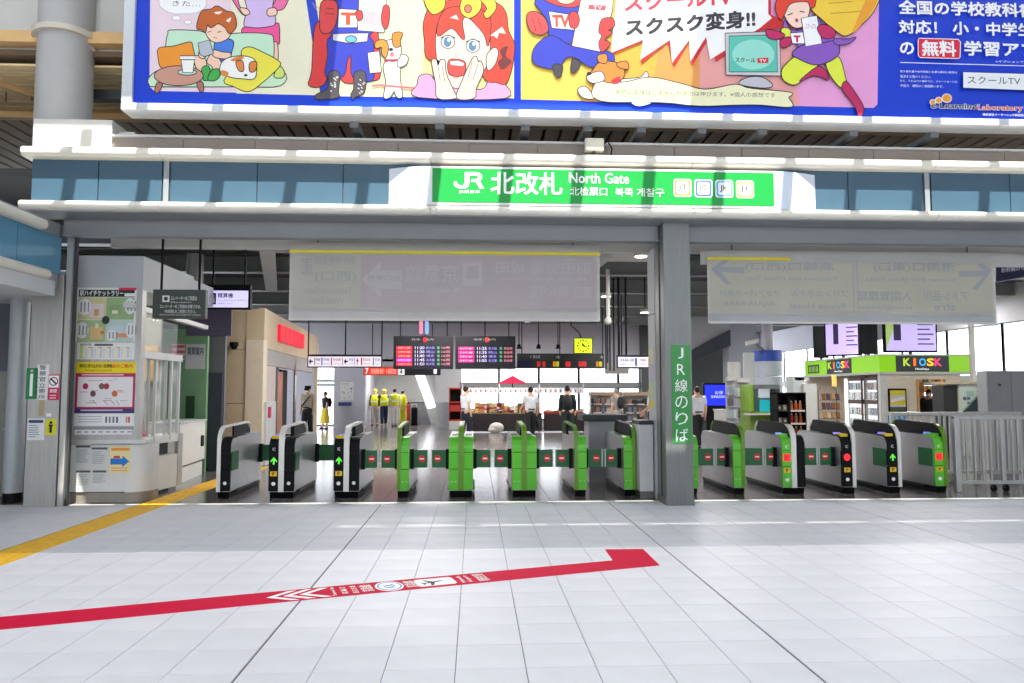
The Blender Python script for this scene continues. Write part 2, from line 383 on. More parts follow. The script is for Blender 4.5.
# grey parapet panels behind the fascia top
pj = [A(x, 142, 10.3).x for x in (112, 183, 255, 327, 398, 469, 538, 606, 674, 741, 808, 873, 939, 1004, 1070)]
for a, b in zip(pj, pj[1:]): B('parapet_panel', (a+.005, b-.005, 10.3, 10.34, 4.83, 5.06), mat('parapet_taupe', (146, 135, 128), .5, 0, .04, 2), fa)
B('cap_strip', (pj[0], pj[-1], 10.25, 10.36, 5.06, 5.09), LGREY, fa)
# bulkhead inside, over the hanging sheets
bk = struct(B('wall_bulkhead', (-5.4, 10, 11.2, 11.3, 3.70, 4.9), OFFW))
# ---- green station sign
SY = 9.98
sg = thing('station_name_sign', 'long green station name sign with white lettering and pale rounded ends', 'sign', A(603, 206, SY))
pl = Plane((0, SY, 0), (1, 0, 0), (0, 0, 1))
def Q(pl, x, y): return pl.px(x, y)
x0 = A(430, 190, SY).x; x1 = A(776, 190, SY).x; z0, z1 = A(475, 205, SY).z, A(475, 166.5, SY).z
xe0 = A(389, 190, FY).x; xe1 = A(815, 190, FY).x
LAV = mat('pale_lavender_panel', (214, 222, 236), .35, 0, .03, 2)
B('sign_box', (x0, x1, SY+.002, FY, z0, z1), WHITEP, sg, .004)
for xa_, xb_, sgn in ((xe0, x0, -1), (x1, xe1, 1)):
    m_, e_ = (xb_, xa_) if sgn < 0 else (xa_, xb_)
    pts = [(m_, SY+.01), (m_, FY), (e_, FY)]
    for t in (.75, .5, .25): pts.append((e_+(m_-e_)*(1-t)**1.0, FY-(FY-SY-.01)*math.sin((1-t)*math.pi/2)))
    MB().prism(pts if sgn > 0 else pts[::-1], 'z', z0, z1, LAV).build('sign_end', sg)
SGR = mat('sign_green', (20, 150, 62), .35, 0, .03, 2)
mb = MB(); pl.slab(mb, x0+.03, x1-.03, z0+.035, z1-.03, SGR, .004); mb.build('green_face', sg)
mb = MB(); t = dict(h=.007)
# rail mark built from strokes
def jr(mb, pl, a0, a1, b0, b1, m, h):
    w = a1-a0; hh = b1-b0; P_ = lambda x, y: (a0+x*w, b0+y*hh)
    pl.shape(mb, [P_(*q) for q in ((.36, 1), (.36, .35), (.30, .2), (.18, .2), (.1, .3), (.1, .42), (0, .42), (0, .2), (.08, .06), (.2, 0), (.36, 0), (.47, .1), (.51, .28), (.51, .8), (.72, .8), (.72, 1))], m, h)
    pl.shape(mb, [P_(*q) for q in ((.72, 1), (.84, .97), (.93, .85), (.93, .62), (.86, .48), (1, .05), (1, 0), (.86, 0), (.72, .42), (.58, .42), (.58, .58), (.74, .58), (.8, .65), (.8, .74), (.74, .8), (.72, .8))], m, h)
a0, b1 = pl.px(454, 172); a1, b0 = pl.px(484, 189); jr(mb, pl, a0, a1, b0, b1, W, .007)
ptext(mb, pl, 'JR東日本', 459, 190, 480, 194, W, bold=.02, **t)
ptext(mb, pl, '北改札', 491, 172, 562, 195, W, bold=.02, **t)
ptext(mb, pl, 'North Gate', 569, 172.5, 629, 184, W, bold=.012, **t)
ptext(mb, pl, '北检票口', 570, 187, 607, 196, W, bold=.006, **t)
ptext(mb, pl, '북쪽 개찰구', 615, 188, 664, 197, W, bold=.006, **t)
mb.build('lettering', sg)
for i, (tx, c) in enumerate((('JT', (240, 130, 40)), ('JO', (40, 90, 190)), ('JK', (80, 185, 230)), ('JY', (140, 205, 40)))):
    cx, cy = pl.px(682.5+20.8*i, 188+.45*i); mb = MB(); s = .125
    def rr(s, k=.8): return [(cx+sx*s, cy+sy*s) for sx, sy in ((-1, -k), (-k, -1), (k, -1), (1, -k), (1, k), (k, 1), (-k, 1), (-1, k))]
    pl.shape(mb, rr(s), W, .006); pl.shape(mb, rr(s*.88), pm(c), .0075); pl.shape(mb, rr(s*.70), W, .009)
    text(mb, pl, tx, cx-.062, cx+.062, cy-.05, cy+.05, K, .0105, bold=.012); mb.build('line_badge', sg)
# ---- spot lamp on the ledge
q = A(594, 149, 10.08)
sl = thing('floodlight', 'small white floodlight standing on the cream ledge above the green sign', 'lamp', (q.x, 10.08, 4.83))
B('housing', (q.x-.13, q.x+.13, 10.02, 10.16, 4.90, 5.07), CREAM, sl, .01); B('lens', (q.x-.11, q.x+.11, 10.013, 10.02, 4.915, 5.055), mat('lens', (235, 228, 205), .2, 0, .05), sl)
B('bracket', (q.x-.02, q.x+.02, 10.06, 10.12, 4.83, 4.90), DGREY, sl)
MB().tube([(q.x+.12, 10.1, 5.0), (q.x+.2, 10.1, 5.05), (q.x+.26, 10.12, 4.95), (q.x+.24, 10.14, 4.835)], .012, BLACK, 6).build('cable', sl)
# ---- billboard
BY = 9.85
bz0 = A(475, 117, BY).z; bx0 = A(122, 100, BY).x; bx1 = 11.0; BT = 9.0-.25
bb = thing('billboard', 'huge blue framed advertising billboard with cartoon panels above the green sign', 'billboard', (2, BY+.15, bz0))
FRM = mat('billboard_frame', (216, 219, 222), .35, .3, .04, 2)
B('frame_box', (bx0, bx1, BY+.02, BY+.3, bz0, BT), FRM, bb, .01)
B('bottom_rail', (bx0, bx1, BY-.035, BY+.02, bz0, bz0+.10), FRM, bb, .012)
B('side_rail', (bx0, bx0+.14, BY-.035, BY+.02, bz0+.10, BT), FRM, bb, .012)
for x in (355, 440, 525, 587, 640, 700, 760, 850, 930): 
    xx = A(x, 130, 10.2).x; B('bracket', (xx-.06, xx+.06, BY+.25, 10.8, bz0-.08, bz0), MGREY, bb)
bp = Plane((0, BY, 0), (1, 0, 0), (0, 0, 1))
UB = mat('poster_blue', (16, 62, 204), .35, 0, .03, 2)
mb = MB(); bp.rect(mb, bx0+.14, bx1, bz0+.10, BT, UB, -.015); sheet = mb.build('poster_sheet', bb)
LAY = [0]
class Art:
    """flat print in poster pixels; every shape sits a hair in front of the one before"""
    def __init__(s): s.mb = MB()
    def pts(s, p): return [bp.px(x, y) for x, y in p]
    def fill(s, p, c, sm=True, out=None, ow=.9, oc=(30, 26, 30)):
        q = s.pts(smooth_pts(p) if sm else p)
        if out or out is None:
            pp = smooth_pts(p) if sm else p
            cx = sum(a for a, b in pp)/len(pp); L = len(pp); o = []
            ar = sum(pp[i][0]*pp[(i+1) % L][1]-pp[(i+1) % L][0]*pp[i][1] for i in range(L)); sg_ = 1 if ar > 0 else -1
            for i in range(L):
                a, b = pp[i-1], pp[(i+1) % L]; dx, dy = b[0]-a[0], b[1]-a[1]; d = math.hypot(dx, dy) or 1
                o.append((pp[i][0]+sg_*dy/d*ow, pp[i][1]-sg_*dx/d*ow))
            LAY[0] += 1; bp.shape(s.mb, s.pts(o), pm(oc), -.0145+.00009*LAY[0])
        LAY[0] += 1; bp.shape(s.mb, q, pm(c), -.0145+.00009*LAY[0]); return s
    def line(s, p, w=.7, c=(30, 26, 30)):
        for a, b in zip(p, p[1:]):
            dx, dy = b[0]-a[0], b[1]-a[1]; d = math.hypot(dx, dy) or 1; nx, ny = -dy/d*w/2, dx/d*w/2
            LAY[0] += 1; bp.shape(s.mb, s.pts([(a[0]+nx, a[1]+ny), (b[0]+nx, b[1]+ny), (b[0]-nx, b[1]-ny), (a[0]-nx, a[1]-ny)]), pm(c), -.0145+.00009*LAY[0])
        return s
    def text(s, t_, x0, y0, x1, y1, c, **kw):
        LAY[0] += 1; ptext(s.mb, bp, t_, x0, y0, x1, y1, pm(c), h=-.0145+.00009*LAY[0], **kw); LAY[0] += 12 if kw.get('bold') else 0; return s
    def build(s, name): return s.mb.build(name, sheet)
NO = dict(out=False)
# panel fields
a = Art()
a.fill([(150, -40), (305, -40), (305, 92), (300, 93.5), (154, 90.5), (149, 86)], (238, 214, 224), False, **NO)
a.fill([(228, -40), (306, -40), (323, 95), (236, 93)], (240, 234, 204), False, **NO)
a.fill([(308, -40), (514, -40), (514, 98), (316, 95.5)], (250, 244, 190), False, **NO)
a.fill([(430, -40), (514, -40), (514, 98), (420, 97)], (252, 240, 150), False, **NO)
a.fill([(300, -40), (309, -40), (331, 100), (321, 100)], (40, 70, 200), False, **NO)
a.fill([(521, -40), (880, -40), (878, 104), (874, 107.5), (521, 99)], (250, 205, 90), False, **NO)
a.fill([(740, -40), (880, -40), (878, 104), (874, 107.5), (735, 104)], (236, 160, 212), False, **NO)
a.fill([(600, 40), (745, 40), (735, 104), (585, 101)], (246, 178, 70), False, **NO); a.fill([(660, 40), (745, 40), (735, 104), (650, 102)], (238, 158, 84), False, **NO)
a.fill([(700, 40), (790, 30), (800, 105), (700, 104)], (240, 165, 160), False, **NO)
a.build('colour_panels')
# sofa scene
a = Art()
a.fill([(159, 0), (161, 7), (170, 12), (180, 13), (195, 12), (204, 7), (206, 0), (206, -20), (159, -20)], (250, 248, 248), oc=(205, 195, 205))
a.text('きた…', 172, 0, 200, 6, (70, 70, 74)); a.fill(circ(176, 17.5, 4, 2, 12), (250, 248, 248), oc=(205, 195, 205)); a.fill(circ(187.5, 21.5, 3.2, 1.8, 12), (250, 248, 248), oc=(205, 195, 205))
a.fill([(234, -10), (240, 8), (247, 12), (249, 14), (243, 14), (236, 5), (228, -10)], (235, 110, 165)).fill([(290, -10), (284, 7), (276, 10), (270, 14), (266, 10), (274, 3), (280, -10)], (235, 110, 165))
a.fill([(245, -10), (247, 8), (244, 24), (250, 28), (270, 28), (275, 20), (272, 5), (273, -10)], (214, 186, 232)).fill([(244, 27), (257, 28), (272, 26), (278, 23), (279, 36), (277, 44), (260, 34), (243, 33)], (240, 84, 150))
a.fill([(273, 44), (277, 44), (277, 62), (272, 62)], (250, 205, 180)).fill([(240, 8), (247, 9), (249, 13), (244, 14)], (250, 205, 180)).fill([(268, 9), (275, 8), (276, 14), (268, 15)], (250, 205, 180))
a.fill([(150, 76), (165, 68), (200, 66), (278, 70), (280, 85), (240, 86), (160, 86), (149, 84)], (200, 232, 196))
a.fill([(168, 33), (171, 30), (200, 31), (212, 36), (240, 33), (268, 34), (273, 40), (272, 60), (260, 66), (200, 68), (168, 60), (166, 44)], (196, 232, 200))
a.fill([(279, 66), (284, 72), (282, 77), (274, 76)], (210, 228, 110))
a.fill([(159, 48), (174, 46), (189, 42), (192, 46), (194, 64), (180, 68), (162, 68), (158, 56)], (244, 150, 40))
a.fill([(224, 80), (240, 62), (242, 50), (250, 47), (262, 52), (277, 60), (279, 66), (262, 82), (248, 91), (234, 86)], (238, 226, 74))
a.fill([(217, 40), (228, 39), (233, 42), (231, 52), (228, 60), (216, 58), (214, 48)], (70, 124, 220))
a.fill([(194, 56), (204, 58), (206, 66), (205, 74), (199, 72), (195, 64)], (248, 206, 178)).fill([(207, 62), (210, 55), (216, 55), (222, 66), (220, 74), (214, 73), (212, 66)], (248, 206, 178))
a.fill([(202, 68), (208, 66), (210, 74), (212, 78), (204, 80), (203, 76)], (60, 170, 70)).fill([(211, 71), (218, 69), (219, 76), (214, 80), (208, 79)], (60, 170, 70))
a.fill([(214, 50), (222, 52), (230, 53), (228, 58), (216, 57), (212, 53)], (248, 206, 178)).fill([(199, 52), (204, 50), (206, 54), (203, 58), (199, 56)], (248, 206, 178))
a.fill([(198, 43), (209, 40), (213, 53), (204, 56), (200, 54)], (186, 190, 200), False)
a.fill([(204, 24), (210, 20), (224, 22), (232, 28), (230, 34), (226, 39), (216, 42), (208, 37)], (250, 212, 186))
a.fill([(202, 29), (197, 28), (198, 20), (202, 11), (211, 9), (217, 6), (226, 11), (233, 13), (236, 23), (234, 29), (229, 33), (225, 27), (218, 23), (211, 27), (207, 24), (205, 32)], (198, 98, 36))
a.line([(207, 32), (211, 31)]).line([(217, 32), (221, 31)]).line([(213, 37), (217, 38)], .5).fill([(214, 12), (222, 11), (218, 14)], (250, 235, 220), **NO).fill([(226, 20), (231, 17), (229, 22)], (250, 235, 220), **NO)
a.fill([(220, 68), (224, 60), (238, 56), (252, 58), (256, 66), (254, 78), (242, 78), (232, 77), (222, 73)], (246, 244, 240)).fill([(230, 60), (238, 56), (244, 57), (238, 61)], (226, 134, 60), **NO).fill([(236, 62), (242, 61), (243, 70), (239, 70)], (226, 134, 60)).fill([(250, 63), (256, 62), (255, 70), (250, 71)], (226, 134, 60)).fill([(221, 70), (228, 72), (227, 76), (222, 75)], (226, 134, 60), **NO)
a.fill(circ(245.5, 75, 1.8, 1.2, 8), (40, 30, 30), **NO)
a.fill([(157, 83), (162, 84), (158, 92), (155, 91)], (176, 116, 96)).fill([(197, 83), (202, 82), (203, 90), (200, 91)], (176, 116, 96))
a.fill(circ(178.5, 75.5, 24, 9.5, 24), (206, 150, 130)).fill(circ(187, 72, 9, 2.5, 16), (190, 220, 205)).fill([(181, 58), (194, 58), (192.5, 72), (183, 72)], (246, 246, 240), False).fill([(180, 56), (195, 56), (195, 59), (180, 59)], (246, 246, 240), False)
a.build('sofa_scene')
# caped figure, dog, startled girl
BLU = (52, 64, 190); RD = (222, 62, 62)
a = Art()
for i in range(9): a.line([(312+i*3, 2+i*2.2), (318+i*5, 12+i*2)], .4, (200, 190, 140))
a.fill([(316, 24), (334, 26), (330, 60), (324, 84), (309, 85), (312, 70)], RD).fill([(368, 26), (377, 30), (380, 70), (374, 80), (340, 78)], RD)
a.fill([(331, 36), (369, 36), (373, 60), (372, 80), (353, 77), (351, 56), (347, 60), (343, 76), (326, 76), (328, 56)], BLU)
a.fill([(327, -20), (383, -20), (380, 10), (368, 36), (333, 36), (332, 10)], BLU).fill([(333, 34), (368, 33), (367, 41), (350, 43), (333, 40)], (206, 206, 222), False).fill(circ(351, 39, 5, 3, 14), (110, 190, 230))
a.fill([(339, 9), (358, 10), (357, 27), (338, 27)], (250, 248, 246), False).text('T', 341, 12, 355, 25, (230, 80, 50), bold=.06)
a.fill([(322, 2), (330, 0), (337, 4), (336, 22), (330, 32), (321, 31), (320, 14)], (222, 72, 72)).line([(326, 8), (334, 9)], .6).line([(325, 13), (334, 14)], .6)
a.fill([(360, -20), (387, -20), (384, 32), (358, 30)], (248, 246, 246), False).fill([(361, 10), (384, 12), (383, 26), (359, 24)], (200, 192, 196), False, **NO).text('スクールTV', 365, 1, 380, 5, (220, 50, 60)).fill([(356, 12), (361, 11), (362, 18), (358, 20)], RD).fill([(384, 6), (389, 8), (388, 24), (384, 28), (382, 18)], RD)
for fx in (0, 26): a.fill([(329+fx, 73), (339+fx, 73), (338+fx, 92), (344+fx*.4 if fx else 338, 97), (318+fx*1.35, 99), (316+fx*1.35, 95), (328+fx, 88)], (86, 80, 84))
for i in range(22):
    fx = random.choice((0, 27)); bx_, by_ = 330+fx+random.random()*7, 75+random.random()*18; a.line([(bx_, by_), (bx_+1.6, by_+1)], .9, (235, 232, 232))
a.build('caped_figure')
a = Art()
a.fill([(384, 64), (398, 62), (400, 80), (402, 96), (397, 97), (394, 91), (390, 97), (384, 97), (386, 82)], (242, 240, 238)).fill([(399, 56), (404, 55), (408, 58), (405, 65), (398, 66)], (246, 244, 242))
a.fill([(384, 44), (390, 40), (397, 41), (401, 48), (399, 58), (392, 61), (385, 57)], (246, 240, 232)).fill([(376, 42), (384, 40), (388, 46), (386, 57), (382, 54), (382, 47), (376, 48)], (232, 150, 60)).fill([(393, 34), (402, 33), (400, 40), (400, 46), (394, 46)], (226, 140, 50)).fill(circ(391, 49.5, 2.2, 1.6, 10), (50, 40, 50), **NO).fill(circ(392, 54.5, 2, 2.4, 10), (235, 120, 130), **NO)
a.fill([(384, 59.5), (398, 59), (398, 61), (384, 61.5)], (205, 40, 60), False, **NO).fill([(368, 53), (379, 51.5), (381, 72), (370, 73)], (250, 248, 248), False).text('TV', 370, 57, 378, 60, (225, 50, 60)).line([(372, 86), (380, 85), (400, 87), (414, 88)], 2, (235, 120, 120))
a.build('printed_dog')
a = Art(); SK = (252, 214, 196); HR = (232, 66, 46)
a.fill([(418, 84), (420, 76), (430, 75), (440, 84), (480, 90), (490, 80), (502, 82), (505, 98), (418, 97)], (240, 162, 214))
a.fill([(430, 60), (425, 40), (424, 22), (432, 6), (455, 0), (480, 0), (498, 4), (506, 14), (508, 30), (514, 44), (513, 60), (510, 74), (505, 84), (496, 82), (486, 80), (470, 60)], HR)
a.fill([(436, 40), (440, 20), (456, 16), (474, 18), (487, 26), (490, 44), (487, 64), (476, 80), (458, 88), (446, 82), (438, 64)], SK)
a.fill([(438, 36), (440, 18), (450, 8), (474, 8), (490, 18), (488, 46), (484, 34), (468, 17), (462, 22), (464, 40), (452, 28)], HR)
a.fill([(487, 56), (494, 48), (498, 52), (495, 64), (488, 70)], SK).fill([(500, 50), (508, 46), (506, 56), (512, 62), (502, 70), (498, 62), (502, 58)], (110, 44, 44), **NO)
for ex, ey in ((448, 42), (473, 46)):
    a.fill(circ(ex, ey, 6.4, 6, 16), (252, 252, 252)).fill(circ(ex-.5, ey, 4, 5.2, 14), (88, 130, 160), **NO).fill(circ(ex+.8, ey-2, 1.6, 1.8, 10), (250, 250, 250), **NO)
    a.line([(ex-7, ey-4), (ex, ey-7), (ex+7, ey-4)], 1.0)
a.fill([(449, 61), (458, 60), (465, 63), (464, 74), (456, 76), (449, 73)], (226, 76, 72)).fill([(450, 61.5), (458, 61), (464, 63.5), (463, 66), (451, 65)], (250, 250, 250), False, **NO).line([(453, 78), (459, 78)], .8, (190, 110, 100)).line([(455, 54), (457, 57)], .6, (190, 120, 110))
a.fill([(432, 62), (436, 60), (438, 66), (441, 60), (445, 62), (446, 74), (454, 92), (456, 98), (438, 98), (436, 84)], SK).fill([(472, 60), (476, 57), (478, 62), (481, 62), (483, 72), (476, 88), (474, 98), (457, 98), (462, 82)], SK)
a.line([(438, 66), (440, 80)], .5).line([(442, 66), (445, 82)], .5).line([(472, 62), (468, 78)], .5).line([(478, 64), (473, 80)], .5)
a.fill([(424, -4), (432, 14), (444, 8), (442, -6)], (236, 200, 66)).fill([(462, 0), (470, -6), (480, -2), (480, 10), (470, 18), (461, 12)], (236, 200, 66)).fill([(478, -4), (492, -2), (496, 8), (488, 18), (484, 14), (487, 8)], (236, 200, 66)).fill(circ(468, 9, 3, 3.5, 10), (225, 110, 90))
a.fill([(450, 18), (456, 15), (459, 20), (454, 19)], (250, 230, 225), False, **NO).fill([(490, 36), (502, 27), (506, 34), (499, 33), (497, 39), (494, 36)], (250, 230, 225), False, **NO)
a.build('startled_girl')
# flying boy with phone, dog with ribbon, burst and headline
a = Art()
a.fill([(618, -20), (770, -20), (771, 15), (800, 28), (762, 30), (716, 62), (708, 40), (692, 66), (689, 42), (674, 67), (668, 42), (641, 64), (645, 41), (611, 55)], (205, 40, 44), False, **NO)
a.fill([(618, -20), (768, -20), (768, 14), (772, 18), (760, 28), (710, 60), (706, 37), (690, 62), (689, 40), (672, 63), (670, 40), (640, 60), (643, 40), (611, 53)], (250, 248, 246), False, **NO)
a.text('スクールTV', 625, -5, 732, 14, (226, 66, 82), bold=.04, skew=.09)
a.text('スクスク変身!!', 626, 19.5, 755, 39.5, (62, 58, 64), bold=.045, skew=.1)
a.build('headline')
a = Art()
a.fill([(536, 0), (560, -20), (580, -10), (584, 10), (578, 40), (552, 42), (548, 22), (540, 10)], BLU).fill([(535, -10), (545, 0), (560, 6), (578, 6), (584, -10)], RD).fill(circ(566, -1, 9, 5, 14), (250, 200, 180))
a.fill([(533, 52), (540, 42), (552, 36), (566, 44), (578, 48), (596, 50), (612, 54), (613, 66), (604, 68), (588, 66), (576, 58), (566, 58), (558, 68), (546, 68), (534, 63)], BLU)
a.fill([(553, 66), (562, 66), (560, 77), (556, 76)], (70, 66, 76)).fill([(573, 60), (580, 64), (574, 73), (571, 70)], (70, 66, 76))
a.fill([(549, 12), (568, 15), (575, 22), (574, 30), (552, 28)], (248, 246, 246), False).text('TV', 552, 15, 570, 28, (232, 80, 50), bold=.05)
a.fill([(527, 16), (534, 12), (544, 18), (548, 30), (540, 35), (530, 30)], (226, 76, 76)).line([(532, 18), (536, 32)], .5).line([(538, 18), (542, 32)], .5)
a.fill([(583, -10), (613, -6), (612, 10), (601, 52), (572, 46)], (248, 247, 247), False).text('スクール', 592, -1, 608, 4, (70, 60, 60)).fill([(589, 5), (606, 6), (605, 11), (588, 9.5)], (230, 80, 90), False, **NO).text('TV', 593, 6, 602, 10, (250, 240, 240))
a.fill([(570, 14), (576, 13), (579, 20), (576, 28), (570, 26)], RD).fill([(602, 20), (612, 19), (614, 26), (608, 31), (612, 33), (604, 40), (610, 44), (602, 52), (599, 44), (602, 36), (599, 32)], RD)
a.build('flying_boy')
a = Art()
a.fill([(578, 90), (585, 87), (592, 94), (598, 97), (590, 99), (582, 97)], (248, 246, 244)).fill([(622, 80), (640, 78), (646, 72), (647, 78), (636, 83), (624, 84)], (248, 246, 244)).fill([(630, 100), (645, 97), (656, 100), (646, 105), (636, 106)], (248, 246, 244), **NO)
a.fill([(592, 92), (600, 80), (622, 83), (650, 78), (680, 84), (705, 90), (735, 85), (750, 89), (790, 93), (788, 98), (791, 107), (760, 105), (735, 105), (700, 106), (670, 103), (640, 102), (610, 102), (596, 99)], (244, 240, 196))
a.text('実際に変身はしませんが学力は伸びます。※個人の感想です', 615, 90, 775, 98, (110, 108, 84), warp=lambda u: .0)
a.fill([(587, 76), (592, 72), (598, 64), (606, 62), (618, 64), (624, 72), (621, 80), (610, 83), (600, 80), (590, 81)], (224, 138, 56)).fill([(587, 77), (600, 72), (604, 80), (592, 83)], (248, 246, 244)).fill(circ(589, 74, 2.4, 1.8, 10), (40, 36, 44), **NO).fill([(598, 56), (606, 55), (606, 63), (599, 62)], (224, 138, 56)).fill([(617, 64), (626, 62), (628, 69), (620, 68)], (224, 138, 56)).fill([(612, 80), (620, 77), (618, 84), (612, 84)], (205, 50, 60), **NO)
a.build('ribbon_banner')
# television and flying girl
a = Art()
a.fill([(739, 84), (748, 78), (762, 78), (772, 86), (760, 88)], (196, 194, 202)).fill([(725, 34), (779, 32), (780, 76), (726, 75)], (206, 204, 206), False).fill([(729, 37), (776, 35.5), (777, 72), (729, 72)], (92, 196, 176), False).fill(circ(753, 55, 21, 15, 24), (150, 222, 204), **NO)
a.text('スクール', 735, 58, 755, 63, (40, 50, 50), bold=.02).fill([(757, 58.5), (768, 58), (768, 63.5), (757, 63.5)], (222, 50, 60), False, **NO).text('TV', 759, 59.5, 766, 62.5, (250, 245, 245), bold=.02)
a.build('television_set')
a = Art(); PU = (138, 88, 190); YG = (226, 236, 70); MG = (196, 36, 96)
a.fill([(810, 6), (820, -20), (878, -20), (876, 6), (862, 24), (846, 36), (834, 30), (822, 20)], (246, 204, 66)).line([(828, 4), (852, 2)], .8, (190, 140, 30)).line([(830, 14), (862, 12)], .8, (190, 140, 30)).line([(852, 32), (866, 0)], .8, (190, 140, 30)).fill([(852, 33), (864, 4), (876, -4), (875, 6), (862, 24)], (240, 160, 50), **NO)
a.fill([(783, 80), (782, 70), (794, 58), (806, 58), (818, 62), (812, 72), (800, 82), (792, 85)], YG).fill([(826, 60), (838, 58), (844, 76), (846, 88), (838, 86), (828, 72)], YG)
a.fill([(799, 82), (816, 68), (824, 70), (828, 80), (822, 78), (812, 76)], MG).fill([(845, 82), (852, 90), (862, 106), (862, 114), (858, 116), (854, 106), (842, 90)], MG)
a.fill([(784, 22), (790, 30), (802, 30), (814, 16), (822, 26), (832, 36), (832, 48), (802, 50), (794, 40), (782, 44)], PU).fill([(781, 30), (789, 30), (790, 40), (784, 44)], YG)
a.fill([(792, 54), (803, 46), (822, 44), (836, 42), (838, 54), (828, 62), (814, 65), (800, 60)], PU).fill([(834, 40), (848, 40), (855, 38), (848, 44), (836, 45)], PU)
a.fill([(781, 40), (790, 38), (790, 44), (784, 48), (780, 46)], MG).fill([(790, 34), (802, 33), (804, 44), (792, 44)], (250, 246, 248), False).text('T', 793, 36, 800, 43, MG, bold=.06)
a.fill([(782, 6), (796, 2), (808, 4), (808, 14), (803, 26), (794, 28), (786, 20)], SK).fill([(775, 8), (782, -10), (800, -14), (814, -8), (814, 6), (810, 8), (806, 2), (790, 4), (784, 14), (780, 20)], HR).line([(787, 16), (792, 14)], 1.0).line([(799, 12), (804, 13)], 1.0).fill(circ(796, 21, 1.6, 2, 8), (200, 60, 70), **NO)
a.fill([(801, 19), (816, 16.5), (821, 44), (805, 47)], (250, 248, 250), False).text('スクールTV', 805, 24, 815, 30, (200, 60, 110)).fill([(817, 28), (826, 26), (834, 32), (832, 38), (822, 38)], MG).fill([(766, 31), (776, 32), (784, 36), (776, 40), (768, 38)], MG)
a.build('flying_girl')
# text block
a = Art(); WH = (246, 246, 248)
a.text('全国の学校教科書', 898, 1, 1034, 18, WH, bold=.04).text('対応！ 小・中学生', 898, 21, 1032, 37, WH, bold=.04).text('の', 899, 43, 913, 55, WH, bold=.04)
a.fill([(918, 39.5), (957, 40.5), (959, 43), (958.5, 58), (957, 59), (919, 58), (917.5, 56), (917.5, 41)], (222, 32, 62), False, out=True, ow=.8, oc=WH).text('無料', 921, 41.5, 955, 57, WH, bold=.04).text('学習アプリ', 963, 42, 1052, 58, WH, bold=.04)
a.line([(899, 63.3), (1070, 68)], .7, WH).text('※オプションで一部有料', 994, 61, 1040, 64.5, WH)
for i, ln in enumerate(('電子教科書や各学習塾に必要な教材の費用は', '電波をお届けください。', 'また、それ以外の場所では、スマートモードは', '学習方、通知はご連絡願います。')): a.text(ln, 899, 71+4.7*i, 956-(26 if i == 1 else 14 if i == 3 else 0), 74.5+4.7*i, WH)
a.fill([(962, 73), (1080, 76.5), (1080, 93), (962, 88.5)], (238, 240, 244), False, ow=.4).text('スクールTV', 966, 77, 1019, 85.5, (50, 50, 56))
for cx, cy, r in ((931.5, 103, 2.4), (937.5, 101, 2.8), (945.5, 99, 4.2)): a.fill(circ(cx, cy, r, r*.9, 14), (240, 160, 60), oc=(240, 230, 220))
a.text('e-Learning', 929, 103, 976, 112, WH, bold=.06).text('e-Learning', 929.5, 103.3, 975.5, 111.5, (36, 40, 60), bold=.02).text('Laboratory', 976, 105, 1022, 113.5, WH, bold=.06).text('Laboratory', 976.5, 105.3, 1021.5, 113, (228, 110, 40), bold=.02).text('株式会社イーラーニング研究所', 981, 114, 1022, 117.3, WH)
a.build('advert_lettering')
# ---- steel column between the gate rows
C0, C1 = 2.645, 3.03
co = thing('steel_column', 'square stainless column with a green vertical sign between the gate rows', 'column', (2.84, 10.5, 0))
B('column_shaft', (C0, C1, 10.28, 10.78, .02, 3.96), mat('column_steel', (118, 120, 118), .4, .5, .10, 3, stretch=(8, 8, .6)), co, .006)
B('base_plate', (C0-.004, C1+.004, 10.275, 10.79, 0, .10), STEEL_D, co)
B('side_seam', (C0-.012, C0, 10.5, 10.53, .1, 3.95), DGREY, co)
cp = Plane((0, 10.28, 0), (1, 0, 0), (0, 0, 1))
mb = MB(); a0, b1 = cp.px(671, 345); a1, b0 = cp.px(691.5, 443); cp.slab(mb, a0, a1, b0, b1, mat('sign_green_dark', (46, 140, 62), .35, 0, .04, 2), .008); gs = mb.build('green_sign_plate', co)
mb = MB(); hh = (b1-b0)/6
for i, ch in enumerate('JR線のりば'):
    ym = b1-hh*(i+.5); s = .075 if ch in 'JR' else .088
    text(mb, cp, ch, (a0+a1)/2-s*(.5 if ch == 'J' else .75 if ch == 'R' else 1), (a0+a1)/2+s*(.5 if ch == 'J' else .75 if ch == 'R' else 1), ym-s, ym+s, W, .011, bold=0.)
mb.build('lettering', gs)
# ---- panelled pier and pedestal just behind the column
pr = thing('panelled_pier', 'pale grey panelled pier behind the steel column with posters on its side', 'pier', (2.75, 11.6, 0))
for z0, z1 in ((.0, 1.02), (1.03, 2.72), (2.73, 3.72)): B('pier_panel', (2.66, 2.98, 10.9, 11.32, z0, z1), LGREY, pr, .004)
for i, (c, y0, y1) in enumerate((((222, 216, 180), 348, 364), ((205, 196, 214), 366, 380), ((196, 210, 170), 382, 399), ((222, 206, 90), 400, 408))):
    B('poster', (2.652, 2.66, 10.98, 11.27, GZ(y1, 11.1), GZ(y0, 11.1)), pm(c), pr)
pd = thing('barrier_pedestal', 'low light grey pedestal with a dark cap left of the steel column', 'pedestal', (2.52, 11.2, 0))
B('body', (2.435, 2.64, 11.0, 11.5, .1, 1.08), LGREY, pd, .006); B('cap', (2.43, 2.645, 10.99, 11.51, 1.08, 1.14), DGREY, pd, .006); B('plinth', (2.44, 2.635, 11.01, 11.49, 0, .1), STEEL_D, pd)
ct = thing('service_counter', 'grey counter with a dark worktop behind the pedestal', 'counter', (2.3, 13.2, 0))
